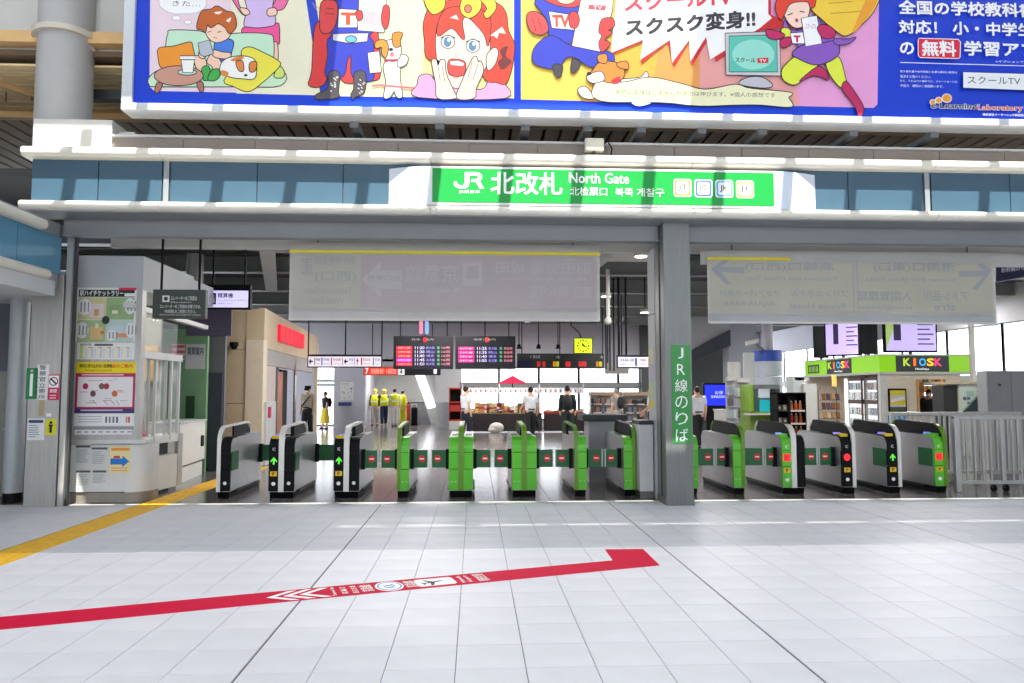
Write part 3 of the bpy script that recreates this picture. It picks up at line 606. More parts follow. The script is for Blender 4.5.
B('body', (1.98, 2.62, 12.95, 13.5, 0, 1.06), GREYP, ct); B('worktop', (1.86, 2.64, 12.85, 13.55, 1.06, 1.17), DGREY, ct, .01)
# ---- left end: square pillar, round columns, side wing
PX0, PX1, PX2 = A(23.5, 490, 10.6).x, A(55.5, 490, 10.6).x, A(65.5, 490, 10.6).x
lp = thing('notice_pillar', 'square stainless pillar with stickers at the left edge beside the booth', 'pillar', (-5.88, 10.8, 0))
B('pillar_shaft', (PX0, PX1, 10.6, 11.1, 0, 3.2), STEEL, lp, .006)
B('corner_strip', (PX1+.025, PX2-.03, 10.6, 10.64, 0, 3.95), STEEL, lp); B('corner_gap', (PX1, PX2, 10.64, 10.70, 0, 3.95), DGREY, lp)
ip = Plane((0, 10.6, 0), (1, 0, 0), (0, 0, 1))
def notice(parent, pl, x0, y0, x1, y1, c, name, lines=(), extra=None, t=.006):
    a0, b1 = pl.px(x0, y0); a1, b0 = pl.px(x1, y1); mb = MB(); pl.slab(mb, a0, a1, b0, b1, pm(c), t)
    for tx, fx0, fy0, fx1, fy1, cc in lines:      # fractions of the plate, from the top-left
        text(mb, pl, tx, a0+(a1-a0)*fx0, a0+(a1-a0)*fx1, b1-(b1-b0)*fy1, b1-(b1-b0)*fy0, pm(cc), t+.002, bold=.01)
    if extra: extra(mb, pl, a0, a1, b0, b1, t+.001)
    return mb.build(name, parent)
def bars(mb, pl, a0, a1, b0, b1, h, rows, m, seed=0):
    r = random.Random(seed)
    for i in range(rows):
        y = b1-(b1-b0)*(i+.5)/rows; pl.rect(mb, a0, a0+(a1-a0)*r.uniform(.55, 1), y-(b1-b0)*.22/rows, y+(b1-b0)*.22/rows, m, h)
notice(lp, ip, 27, 368, 37, 399, (30, 130, 76), 'sticker', [], lambda mb, pl, a0, a1, b0, b1, h: (pl.rect(mb, a0+.05, a0+.09, b0+.04, b1-.08, W, h), pl.shape(mb, circ(a0+.07, b1-.04, .02), pm((220, 180, 150)), h)))
def vert(tx, c=(30, 30, 32)):
    def f(mb, pl, a0, a1, b0, b1, h):
        n = len(tx); s = (b1-b0)/n
        for i, ch in enumerate(tx): text(mb, pl, ch, a0+(a1-a0)*.22, a1-(a1-a0)*.22, b1-s*(i+.9), b1-s*(i+.1), pm(c), h+.001, bold=.006)
    return f
notice(lp, ip, 37.5, 364.5, 48, 400, (240, 240, 238), 'sticker', [], vert('警察官立寄所'))
def nosmoke(mb, pl, a0, a1, b0, b1, h):
    pl.rect(mb, a0+.01, a1-.01, b1-.18, b1-.015, W, h); c = ((a0+a1)/2, b1-.095); s = .06
    pl.shape(mb, circ(*c, s), pm((70, 30, 40)), h+.001); pl.shape(mb, circ(*c, s*.78), W, h+.002)
    pl.shape(mb, [(c[0]-.05, c[1]+.035), (c[0]-.035, c[1]+.05), (c[0]+.05, c[1]-.035), (c[0]+.035, c[1]-.05)], pm((90, 30, 40)), h+.003)
    text(mb, pl, '禁煙', a0+.03, a1-.03, b1-.25, b1-.2, W, h+.001, bold=.02); bars(mb, pl, a0+.03, a1-.03, b1-.34, b1-.27, h+.001, 2, pm((245, 200, 210)))
notice(lp, ip, 48.5, 374.5, 59, 400, (206, 34, 84), 'sticker', [], nosmoke)
notice(lp, ip, 28, 418.5, 44, 440, (226, 228, 228), 'sticker', [], lambda mb, pl, a0, a1, b0, b1, h: (pl.rect(mb, a0+.015, a1-.015, b1-.06, b1-.02, pm((60, 70, 110)), h), bars(mb, pl, a0+.02, a1-.04, b0+.03, b1-.08, h, 6, pm((150, 160, 170)), 3)))
notice(lp, ip, 46, 419, 56, 435, (220, 216, 40), 'sticker', [], lambda mb, pl, a0, a1, b0, b1, h: (pl.shape(mb, circ((a0+a1)/2, b1-.05, .02), K, h), pl.rect(mb, (a0+a1)/2-.03, (a0+a1)/2+.03, b0+.12, b1-.075, K, h), pl.rect(mb, (a0+a1)/2-.018, (a0+a1)/2+.018, b0+.03, b0+.12, K, h)))
notice(lp, ip, 46.5, 413.5, 51, 416.5, (240, 240, 240), 'sticker'); notice(lp, ip, 39.5, 400, 44, 416, (176, 160, 120), 'sticker')
rc = thing('round_post', 'slim pale grey round post at the left edge beside the square pillar', 'column', (-6.5, 11.05, 0))
cx = A(16.5, 400, 11.05).x
MB().cyl((cx, 11.05, .14), (cx, 11.05, 3.0), .125, mat('pale_post', (178, 184, 188), .4, .1, .04), 24).build('post_shaft', rc, smooth=True); MB().cyl((cx, 11.05, 0), (cx, 11.05, .14), .12, BLACK, 24).build('post_foot', rc, smooth=True)
struct(B('wall_left', (-9, -6.25, 11.6, 11.7, 0, 3.4), mat('dark_grey_wall', (92, 96, 104), .6, 0, .06, 2)))  # even dark grey wall colour
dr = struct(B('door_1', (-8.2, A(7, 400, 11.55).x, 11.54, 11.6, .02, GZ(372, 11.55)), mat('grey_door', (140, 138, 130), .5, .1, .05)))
MB().cyl((A(3, 425, 11.5).x, 11.5, GZ(428, 11.5)), (A(10, 425, 11.5).x, 11.5, GZ(428, 11.5)), .012, STEEL, 8).build('door_handle', dr)
wg = thing('side_canopy', 'blue fascia wing with cream ledges running towards the camera on the left', 'fascia', (-5.9, 9.2, 2.87))
WX = -5.75; LB = mat('bright_blue_panel', (84, 140, 170), .4, .1, .06, 2)
def ledge_y(z0, z1, y0, y1, nm):
    r = (z1-z0)/2; pts = [(WX-.4, z0)] + [(WX+.12-r+r*math.cos(t), (z0+z1)/2+r*math.sin(t)) for t in [R_(-90+18*i) for i in range(11)]] + [(WX-.4, z1)]
    MB().prism(pts, 'y', y0, y1, CREAM).build(nm, wg)
ledge_y(3.70, 3.84, 5.5, 10.0, 'upper_ledge'); ledge_y(3.06, 3.19, 5.5, 10.12, 'lower_ledge')
for y0, y1 in ((5.5, 6.9), (6.9, 8.3), (8.3, 9.55), (9.55, 10.55)): B('fascia_panel', (WX-.05, WX, y0+.005, y1-.005, 3.19, 3.70), LB, wg)
B('wing_core', (WX-.6, WX-.04, 5.5, 10.56, 3.0, 3.9), GREYP, wg); B('wing_soffit_beam', (WX-.5, WX+.07, 5.5, 10.3, 2.86, 3.058), LGREY, wg); B('wing_ceiling', (-9, WX-.5, 5.5, 11.6, 2.9, 2.98), LGREY, wg)
bc = thing('round_column', 'thick pale grey round column rising above the left end of the fascia', 'column', (-5.94, 10.85, 4.83))
x0, x1 = A(38, 100, 10.85).x, A(90, 100, 10.85).x; r = (x1-x0)/2; cx = (x0+x1)/2
PALE = mat('pale_column_paint', (182, 180, 178), .45, .1, .05, 2)
MB().cyl((cx, 10.85, 5.0), (cx, 10.85, 8.99), r, PALE, 40).build('column_shaft', bc, smooth=True)
zc = A(64, 28, 10.5).z; MB().cyl((cx, 10.85, zc-.03), (cx, 10.85, zc+.05), r+.07, mat('collar_cream', (212, 202, 186), .5, 0, .05), 40).build('collar', bc, smooth=True)
B('collar_beam', (-9, -4.4, 10.8, 10.95, zc-.06, zc+.05), mat('collar_cream', (212, 202, 186)), bc)
B('plinth_block', (A(33, 130, 10.4).x, A(112, 130, 10.4).x, 10.4, 11.3, 4.83, A(70, 119, 10.4).z), OFFW, bc, .01)
B('side_block', (A(112, 130, 10.4).x, A(128, 130, 10.4).x, 10.6, 11.3, 4.83, A(70, 126, 10.4).z), OFFW, bc)
# ---- translucent sheets hung over the direction signs
def sheet_mat(name, c, tr):
    m = mat(name, c, .45, 0, .05, 2.5); nt = m.node_tree; b = nt.nodes['Principled BSDF']; out = nt.nodes['Material Output']
    t = nt.nodes.new('ShaderNodeBsdfTranslucent'); t.inputs[0].default_value = tuple((v/255)**2.2 for v in c)+(1,)
    mx = nt.nodes.new('ShaderNodeMixShader'); mx.inputs[0].default_value = tr
    nt.links.new(b.outputs[0], mx.inputs[1]); nt.links.new(t.outputs[0], mx.inputs[2]); nt.links.new(mx.outputs[0], out.inputs[0]); return m
SH = sheet_mat('milky_film', (214, 212, 208), .4)
def sheet_print(c): return sheet_mat('film_%d_%d_%d' % c, c, .3)
def covered(label, x0, x1, ytop, ybot, tape, name='covered_sign'):
    Y = 11.05; p0 = A(x0, ytop, Y); p1 = A(x1, ybot, Y); zt = A((x0+x1)/2, ytop, Y).z; zb = A((x0+x1)/2, ybot, Y).z
    t_ = thing(name, label, 'covered sign', ((p0.x+p1.x)/2, Y, zb))
    mb = MB(); n = 24
    for i in range(n):
        xa, xb = p0.x+(p1.x-p0.x)*i/n, p0.x+(p1.x-p0.x)*(i+1)/n
        ya, yb = (Y+.006*math.sin(i*1.7) for i in (i, i+1))
        mb.add([(xa, ya, zb), (xb, yb, zb), (xb, Y, zt+.12), (xa, Y, zt+.12)], [(0, 1, 2, 3)], SH)
    mb.build('film_sheet', t_, smooth=True)
    B('sign_board', (p0.x+.03, p1.x-.03, Y+.03, Y+.05, zb+.12, zt-.02), SH, t_)
    if tape: B('tape', (tape[0], tape[1], Y-.016, Y-.008, zt-.035, zt+.01), mat('yellow_tape', (226, 208, 20), .4), t_)
    for xx in (p0.x+.4, p1.x-.4): MB().cyl((xx, Y+.04, zt-.05), (xx, Y+.04, 3.99), .012, STEEL_D, 6).build('hanger_rod', t_)
    return t_, Plane((0, Y-.012, 0), (1, 0, 0), (0, 0, 1))
def ft(par, pl, txt, *q, **k): m2 = MB(); ptext(m2, pl, txt, *q, **k); m2.build('faint_lettering', par)
t1, s1 = covered('milky film over a direction sign left of the steel column, pinkish lettering showing through', 290, 600, 252, 321, (A(290, 250, 11.05).x, A(600, 250, 11.05).x))
mb = MB(); PK = sheet_print((205, 193, 195)); GY = sheet_print((192, 191, 188)); LT = sheet_print((212, 206, 206))
a0, b1 = s1.px(361, 255); a1, b0 = s1.px(597, 309); s1.rect(mb, a0, a1, b0, b1, PK, 0)
a0, b1 = s1.px(292, 255); a1, b0 = s1.px(360, 309); s1.rect(mb, a0, a1, b0, b1, sheet_print((208, 204, 192)), 0)
a0, b1 = s1.px(292, 311); a1, b0 = s1.px(597, 319); s1.rect(mb, a0, a1, b0, b1, LT, 0)
mb.build('tinted_panel', t1)
mb = MB(); kw = dict(h=.003, mirror=True, bold=.006)
ft(t1, s1, '新幹線', 314, 256, 356, 265, GY, **kw); ft(t1, s1, '(西口)', 315, 271, 356, 283, GY, **kw); ft(t1, s1, '高輪口', 302, 256, 312, 276, GY, **kw); ft(t1, s1, 'Takanawa Gate\nWest Exit', 304, 287, 352, 304, sheet_print((194, 192, 186)), **kw)
arrow = [(362, 280), (381, 261), (381, 270), (402, 270), (402, 289), (381, 289), (381, 298)]
m2 = MB(); s1.shape(m2, [s1.px(*q) for q in arrow], LT, .002); m2.build('faint_arrow', t1); ft(t1, s1, '出口専用', 368, 275, 400, 281, GY, **kw)
ft(t1, s1, '京急線', 405, 264, 458, 283, LT, **kw); ft(t1, s1, 'Keikyu Line', 406, 287, 458, 294, LT, **kw)
m2 = MB(); a0, b1 = s1.px(463, 262); a1, b0 = s1.px(482, 286); s1.rect(m2, a0, a1, b0, b1, LT, .003); s1.rect(m2, a0+.05, a1-.05, b0+.1, b1-.06, PK, .004); m2.build('faint_pictogram', t1)
ft(t1, s1, '羽田空港 成田', 496, 262, 591, 274, LT, **kw); ft(t1, s1, 'Haneda Airport Narita', 500, 277, 585, 282, LT, **kw); ft(t1, s1, '蒲田  横浜方面', 530, 286, 592, 298, LT, **kw)
t2, s2 = covered('milky film over a direction sign right of the steel column, mirrored yellowish exits showing through', 707, 997, 259, 324, (A(707, 257, 11.05).x, A(790, 259, 11.05).x))
B('upper_film', (A(700, 245, 11.1).x, 10.4, 11.09, 11.10, A(850, 266, 11.1).z, 3.72), SH, t2)
mb = MB(); YL = sheet_print((209, 205, 187)); G2 = sheet_print((184, 185, 191)); a0, b1 = s2.px(709, 262); a1, b0 = s2.px(994, 312); s2.rect(mb, a0, a1, b0, b1, YL, 0)
a0, b1 = s2.px(709, 314); a1, b0 = s2.px(995, 322.5); s2.rect(mb, a0, a1, b0, b1, sheet_print((190, 191, 194)), 0); mb.build('tinted_panel', t2)
mb = MB(); kw = dict(h=.003, mirror=True, bold=.006)
ft(t2, s2, '高輪口(西口)', 745, 262, 834, 272, G2, **kw); ft(t2, s2, 'Takanawa Exit (West Exit)', 745, 276, 838, 282, G2, **kw); ft(t2, s2, 'プリンスホテル', 790, 290, 848, 297, G2, **kw); ft(t2, s2, 'アクアパーク品川', 720, 290, 780, 297, G2, **kw); ft(t2, s2, 'AQUA PARK', 722, 301, 775, 307, G2, **kw); ft(t2, s2, 'Prince Hotel', 790, 303, 845, 309, G2, **kw)
ft(t2, s2, '港南口(東口)', 873, 262, 955, 273, G2, **kw); ft(t2, s2, 'Konan Exit (East Exit)', 866, 277, 955, 283, G2, **kw); ft(t2, s2, '入国管理局', 858, 291, 912, 301, G2, **kw); ft(t2, s2, 'アトレ品川', 924, 291, 968, 301, G2, **kw); ft(t2, s2, 'Immigration', 860, 305, 912, 311, G2, **kw); ft(t2, s2, 'atre', 934, 304, 956, 311, G2, **kw)
AR = [(709, 267), (726, 257), (722, 265), (744, 267), (744, 273), (724, 272), (731, 282), (726, 283), (710, 270)]
m2 = MB(); s2.shape(m2, [s2.px(*q) for q in ((711, 269.5), (727, 257), (732, 258), (721, 267), (744, 267.5), (744, 273.5), (721, 272), (731, 284), (727, 285))], G2, .003); m2.build('faint_arrow', t2)
m2 = MB(); s2.shape(m2, [s2.px(*q) for q in ((992, 270), (982, 263), (977, 264.5), (984, 271), (959, 271), (959, 276.5), (983, 276.5), (972, 289), (977, 290))], G2, .003); m2.build('faint_arrow', t2)
for x in (853, 857): m2 = MB(); a0, b1 = s2.px(x, 262); a1, b0 = s2.px(x+.8, 312); s2.rect(m2, a0, a1, b0, b1, G2, .003); m2.build('faint_divider', t2)
# ================================================================== TICKET GATES
SIDE = mat('gate_side_steel', (190, 190, 192), .3, .7, .05, 4)
WRIB = mat('gate_white_rib', (224, 222, 216), .4, .1, .04)
GREENF = pm((88, 200, 60)); YST = pm((236, 188, 34)); REDL = em((255, 40, 50), 1.1); GRNL = em((90, 220, 60), .8)
def arc(cx, cz, r0, r1, t0, t1, n=6):
    return [(cx+r0*math.cos(R_(t0+(t1-t0)*i/n)), cz+r1*math.sin(R_(t0+(t1-t0)*i/n))) for i in range(n+1)]
def gate(label, pl_, pr_, rib, fc, ribm, Y0=11.2, L=1.62, fl_l=None, fl_r=None, hood=.6, marks=None, w_rib=.055, group=None):
    x0, x1 = A(pl_, 460, Y0).x, A(pr_, 460, Y0).x; Y1 = Y0+L
    g = thing('ticket_gate', label, 'ticket gate', ((x0+x1)/2, Y0+L/2, 0), 'automatic ticket gates')
    if rib == 'L': rx0, rx1 = x0, x0+w_rib; halves = [(x0+w_rib, x1)]
    elif rib == 'R': rx0, rx1 = x1-w_rib, x1; halves = [(x0, x1-w_rib)]
    else:
        c = (x0+x1)/2; rx0, rx1 = c-w_rib*.72, c+w_rib*.72; halves = [(x0, rx0), (rx1, x1)]
    fcs = fc if isinstance(fc, (list, tuple)) else [fc]*2
    for (a, b), m in zip(halves, fcs):
        top = [(Y0+.02, .10), (Y1, .10), (Y1, .74)] + arc(Y1-.14, .74, .14, .16, 0, 90) + arc(Y0+.16, .72, .14, .16, 90, 180)
        MB().prism(top, 'x', a, b, SIDE).build('body', g, bevel=.006)
        o = arc(Y0+.15, .72, .15, .175, 180, 90); i = arc(Y0+.15, .72, .13, .155, 90, 180)
        zz = (.105, .42, .665)
        MB().box(a+.002, b-.002, Y0+.012, Y0+.04, .106, .672, BLACK).build('front_backing', g)
        for z0, z1 in zip(zz, zz[1:]): MB().box(a-.003, b+.003, Y0, Y0+.045, z0+.004, z1-.004, m).build('front_panel', g, bevel=.003)
        MB().prism([(Y0, .668)]+o+[(Y0+.30, .895), (Y0+.30, .876)]+i+[(Y0+.02, .668)], 'x', a-.003, b+.003, m).build('front_hood', g, smooth=True)
        MB().box(a+.02, b-.02, Y0+.35, Y1-.2, .88, .892, BLACK if m is not GREEN else DGREY).build('top_slot', g)
    z = [(Y0+.05, 0), (Y1-.05, 0), (Y1-.01, .10), (Y0+.012, .10)]
    MB().prism(z, 'x', x0+.012, x1-.012, BLACK).build('base', g)
    for xx, s in ((x0, -1), (x1, 1)): B('kick_rail', (min(xx, xx+s*.028), max(xx, xx+s*.028), Y0+.3, Y1-.2, .075, .105), DGREY, g)
    # arched rib with handrail
    yo = Y0-.012
    outer = [(yo, .10), (yo, .84)] + arc(yo+.24, .84, .24, .22, 180, 90)[1:] + [(Y1-.36, 1.085)] + arc(Y1-.36, .93, .22, .155, 90, 0)[1:] + [(Y1-.14, .84)]
    inner = [(Y1-.17, .84)] + arc(Y1-.36, .93, .19, .125, 0, 90) + arc(yo+.24, .84, .205, .19, 90, 180) + [(yo+.035, .10)]
    MB().prism(outer+inner, 'x', rx0, rx1, ribm).build('rib', g, smooth=True)
    yh = yo+.1+(Y1-.3-yo)*(1-hood)
    MB().prism([(yh, .86), (Y1-.18, .86), (Y1-.18, .95), (Y1-.36, 1.06), (max(yh, yo+.24), 1.045), (yh, .99)], 'x', rx0+.012, rx1-.012, BLACK).build('rib_infill', g)
    if hood >= 1: MB().prism([(yo+.07, .86), (yo+.06, .92), (yo+.13, 1.01), (yo+.26, 1.066), (Y1-.36, 1.092), (Y1-.3, 1.07), (Y1-.3, .95)], 'x', rx0-.006, rx1+.006, BLACK).build('black_hood', g)
    B('rib_body', (rx0+.006, rx1-.006, Y0+.03, Y1-.03, .10, .87), SIDE, g)
    # flaps
    def flap(xa, xb, Y, mark=True):
        s = 1 if xb > xa else -1
        B('flap_hinge', (min(xa, xa+s*.055), max(xa, xa+s*.055), Y-.03, Y+.04, .40, .70), BLACK, g)
        f = B('flap', (min(xa+s*.05, xb), max(xa+s*.05, xb), Y-.012, Y+.012, .42, .685), GREEN_D, g, .006)
        B('flap_edge', (min(xb-s*.016, xb), max(xb-s*.016, xb), Y-.016, Y+.016, .415, .69), LGREY, f)
        if mark:
            cx = xb-s*.10; P = Plane((cx, Y-.012, .555), (1, 0, 0), (0, 0, 1)); mb = MB()
            P.shape(mb, circ(0, 0, .05, .055, 20), RED, .004); P.rect(mb, -.034, .034, -.01, .01, W, .0055); mb.build('no_entry_mark', f)
    for (side, spec) in (('l', fl_l), ('r', fl_r)):
        if not spec: continue
        kind, px_ = spec; e = x0 if side == 'l' else x1; s = -1 if side == 'l' else 1
        if kind == 'near': flap(e, A(px_, 458, Y0+.24).x, Y0+.24)
        elif kind == 'far': flap(e, e+s*.36, Y1-.12, False)
        elif kind == 'open': B('folded_flap', (min(e, e+s*.014), max(e, e+s*.014), Y0+.06, Y0+.42, .40, .68), GREEN_D, g, .004)
    # small marks on the front
    P = Plane((0, Y0, 0), (1, 0, 0), (0, 0, 1))
    if marks:
        i, kind = marks; a, b = halves[i]; cx = (a+b)/2; mb = MB()
        if kind == 'arrow': P.shape(mb, [(cx-.045, .555), (cx, .61), (cx+.045, .555), (cx+.045, .53), (cx+.013, .56), (cx+.013, .50), (cx-.013, .50), (cx-.013, .56), (cx-.045, .53)], GRNL, .004)
        elif kind == 'stop': P.shape(mb, circ(cx, .56, .052, .055, 18), REDL, .004)
        elif kind == 'ic': P.rect(mb, cx-.055, cx+.055, .505, .615, REDL, .004); text(mb, P, 'IC', cx-.035, cx+.035, .53, .59, K, .006, bold=.04)
        mb.build('indicator', g)
        mb = MB(); P.rect(mb, cx-.05, cx+.05, .33, .40, YST, .004); text(mb, P, 'P', cx-.018, cx+.018, .34, .39, K, .006, bold=.03); mb.build('yellow_sticker', g)
        mb = MB(); P.shape(mb, circ(cx, .22, .03, .028, 14), W, .004); text(mb, P, 'IC', cx-.02, cx+.02, .70, .745, W, .05 if False else .004); mb.build('white_label', g)
        # card reader on the sloping top
        q = B('card_reader', (a+.012, b-.012, Y0+.075, Y0+.26, .86, .915), pm((222, 196, 30)) if kind != 'ic' else GREEN, g, .012)
        B('reader_light', (a+.03, b-.03, Y0+.27, Y0+.33, .895, .925), em((120, 110, 255), 1.2), q)
    elif fc is BLACK or (isinstance(fc, tuple) and BLACK in fc):
        pass
    if fc is GREEN or (isinstance(fc, (list, tuple)) and GREEN in fc):
        mb = MB()
        for a, b in halves[:1]:
            for k in (-1, 1): P.shape(mb, circ((a+b)/2+k*.028, .235, .009, .009, 8), pm((190, 215, 190)), .004)
        mb.build('screw', g)
    return g, halves
GT = []
GT.append(gate('ticket gate nearest the booth, black front with a white left edge', 217, 230, 'L', BLACK, WRIB, Y0=11.25, fl_r=('far', 0)))
for g_, pl_, pr_, fr, lab in ((1, 269, 294, ('far', 0), 'wide black and white ticket gate with green arrow, second from the booth'), (2, 334, 359, ('near', 378.5), 'wide black and white ticket gate with green arrow, third from the booth')):
    GT.append(gate(lab, pl_, pr_, 'C', BLACK, WRIB, fl_r=fr, marks=(0, 'arrow')))
GT.append(gate('slim green ticket gate between the black ones and the first wide green one', 397, 409, 'L', GREEN, OLIVE, fl_l=('near', 380.5), fl_r=('near', 428.5)))
GT.append(gate('wide green ticket gate seen head-on, fifth from the booth', 449, 473, 'C', GREEN, OLIVE, fl_l=('near', 431), fl_r=('near', 491.5)))
GT.append(gate('wide green ticket gate, sixth from the booth', 512, 536.5, 'C', GREEN, OLIVE, fl_l=('near', 493.5), fl_r=('near', 553.5)))
GT.append(gate('slim green ticket gate, seventh from the booth, open white rail on top', 574.5, 586.5, 'L', GREEN, OLIVE, fl_l=('near', 555), fl_r=('near', 602.5), hood=.25))
GT.append(gate('slim green ticket gate beside the low pedestal left of the steel column', 624, 636, 'R', GREEN, OLIVE, fl_l=('near', 604.5), hood=1))
GT.append(gate('green ticket gate half hidden behind the right edge of the steel column', 686, 698, 'L', GREEN, OLIVE, Y0=11.3, fl_r=('near', 714)))
GT.append(gate('slim green ticket gate, first one fully seen right of the column', 733.5, 745, 'R', GREEN, OLIVE, Y0=11.3, fl_l=('near', 715.5), fl_r=('near', 763), hood=1))
GT.append(gate('wide ticket gate with a green left half, black right half and red light', 782.5, 805, 'C', (GREEN, BLACK), WRIB, Y0=11.3, fl_l=('near', 764.5), fl_r=('near', 817), hood=1, marks=(0, 'ic')))
GT.append(gate('black ticket gate with a round red light', 842, 855.5, 'R', BLACK, WRIB, Y0=11.32, fl_l=('near', 818.5), hood=1, marks=(0, 'stop')))
GT.append(gate('black ticket gate with a green arrow between red-lit gates at right', 888, 901, 'R', BLACK, WRIB, Y0=11.34, fl_l=('open', 0), hood=1, marks=(0, 'arrow')))
GT.append(gate('green ticket gate with red square light next to the metal fence', 935, 947, 'R', GREEN, OLIVE, Y0=11.36, fl_l=('open', 0), hood=1, marks=(0, 'ic')))
for g, hv in GT[:3]:
    a, b = hv[-1]; Y0 = 11.25 if g is GT[0][0] else 11.2; P = Plane((0, Y0, 0), (1, 0, 0), (0, 0, 1)); mb = MB()
    P.shape(mb, circ((a+b)/2, .225, .026, .026, 14), W, .004); mb.build('white_label', g)
g = GT[0][0]; e = A(230, 460, 11.25).x; B('folded_flap', (e, e+.012, 11.3, 11.62, .40, .68), GREEN_D, g); e = A(294, 460, 11.2).x; B('folded_flap', (e, e+.012, 11.25, 11.5, .40, .68), GREEN_D, GT[1][0])
# ---- metal fence at the right
FEN = mat('fence_steel', (186, 186, 184), .35, .6, .06, 4, stretch=(6, 6, .5))
Yf = 11.45; xa = A(954, 450, Yf).x
fn = thing('metal_fence', 'movable stainless bar fence on castors at the right edge', 'fence', (xa+.9, Yf, 0))
zt, zb = 1.18, .13
for k in range(2):
    xs = xa+.75*k
    B('fence_post', (xs, xs+(.09 if k == 0 else .065), Yf-.035, Yf+.035, .0 if k == 0 else zb, zt), FEN, fn, .006)
    for i in range(1, 9 if k else 5): B('fence_bar', (xs+.06+.13*i, xs+.06+.13*i+.028, Yf-.012, Yf+.012, zb+.04, zt-.05), FEN, fn)
B('top_rail', (xa, xa+1.9, Yf-.03, Yf+.03, zt-.05, zt+.01), FEN, fn, .006); B('bottom_rail', (xa+.05, xa+1.9, Yf-.025, Yf+.025, zb-.01, zb+.045), FEN, fn, .006)
for xs in (xa+.62, xa+.82, xa+1.7): MB().cyl((xs-.02, Yf, .055), (xs+.02, Yf, .055), .055, BLACK, 14).build('castor', fn); B('castor_fork', (xs-.028, xs+.028, Yf-.02, Yf+.02, .06, .125), DGREY, fn)
g2 = thing('metal_fence', 'stainless barrier with close upright bars behind the last green gate', 'fence', (8.0, 12.9, 0))
Yg = 12.9; x0 = A(890, 415, Yg).x; x1 = A(1020, 415, Yg).x
B('top_rail', (x0, x1, Yg-.05, Yg+.05, 1.14, 1.21), STEEL, g2, .01); B('bottom_rail', (x0, x1, Yg-.03, Yg+.03, .12, .18), STEEL, g2)
pb = None
n = 24
for i in range(n+1):
    xx = x0+(x1-x0-.05)*i/n
    if i % 6 == 0: B('fence_post', (xx, xx+.06, Yg-.03, Yg+.03, 0, 1.14), STEEL, g2)
    elif pb is None: pb = B('fence_bar', (xx, xx+.04, Yg-.012, Yg+.012, .18, 1.14), STEEL, g2); px0 = xx
    else: clone(pb, g2, (xx-px0, 0, 0))
# ================================================================== STAFF BOOTH AND SHOP AT THE LEFT
bt = thing('staff_booth', 'grey glazed staff booth with large posters on its front panel', 'booth', (-5.2, 11.6, 0))
Yb = 10.95; bx0 = -5.76; bx1 = A(139, 400, Yb).x; bp2 = Plane((0, Yb, 0), (1, 0, 0), (0, 0, 1))
ztop = 3.53
BW = mat('booth_panel_white', (214, 214, 212), .4, .05, .05, 2); BG = mat('booth_grey', (176, 178, 182), .45, .05, .04, 2)
B('upper_box', (bx0, bx1, Yb, 12.9, GZ(290, Yb, 100), ztop), BG, bt, .004)
B('upper_box_rear', (bx0, bx1-.02, 12.92, 13.9, GZ(290, Yb, 100)+.1, ztop-.05), BG, bt, .004)
B('poster_wall', (bx0, bx1, Yb, Yb+.14, GZ(441, Yb, 100), GZ(290, Yb, 100)), STEEL, bt)
B('ledge', (bx0, bx1+.12, Yb-.03, Yb+.2, GZ(444, Yb, 100), GZ(439.5, Yb, 100)), STEEL_L, bt, .008)
zl = GZ(444, Yb, 100)
cur = [(bx0, Yb+.01)] + [(bx1-.16, Yb+.01)] + [(bx1-.16+.28*math.sin(t), Yb+.29-.28*math.cos(t)) for t in [R_(15*i) for i in range(7)]] + [(bx1+.12, Yb+.45), (bx0, Yb+.45)]
MB().prism(cur, 'z', .14, zl-.01, BW).build('lower_panel', bt, smooth=True)
MB().prism([(x, y+.015) for x, y in cur], 'z', 0, .14, mat('booth_plinth', (150, 144, 134), .4, .4, .06), ).build('plinth', bt, smooth=True)
B('seam', (bx0, bx1-.16, Yb+.004, Yb+.012, .14, .15), DGREY, bt)
def grid_art(seed, n, cols, x0, y0, x1, y1, h_=.001):
    def f(mb, pl, a0, a1, b0, b1, h):
        r = random.Random(seed)
        for i in range(n):
            u = r.uniform(x0, x1-.1); v = r.uniform(y0, y1-.08); w_, hh = r.uniform(.04, .16), r.uniform(.03, .08)
            pl.rect(mb, a0+(a1-a0)*u, a0+(a1-a0)*min(u+w_, x1), b0+(b1-b0)*v, b0+(b1-b0)*(v+hh), pm(r.choice(cols)), h+.0003*i)
    return f
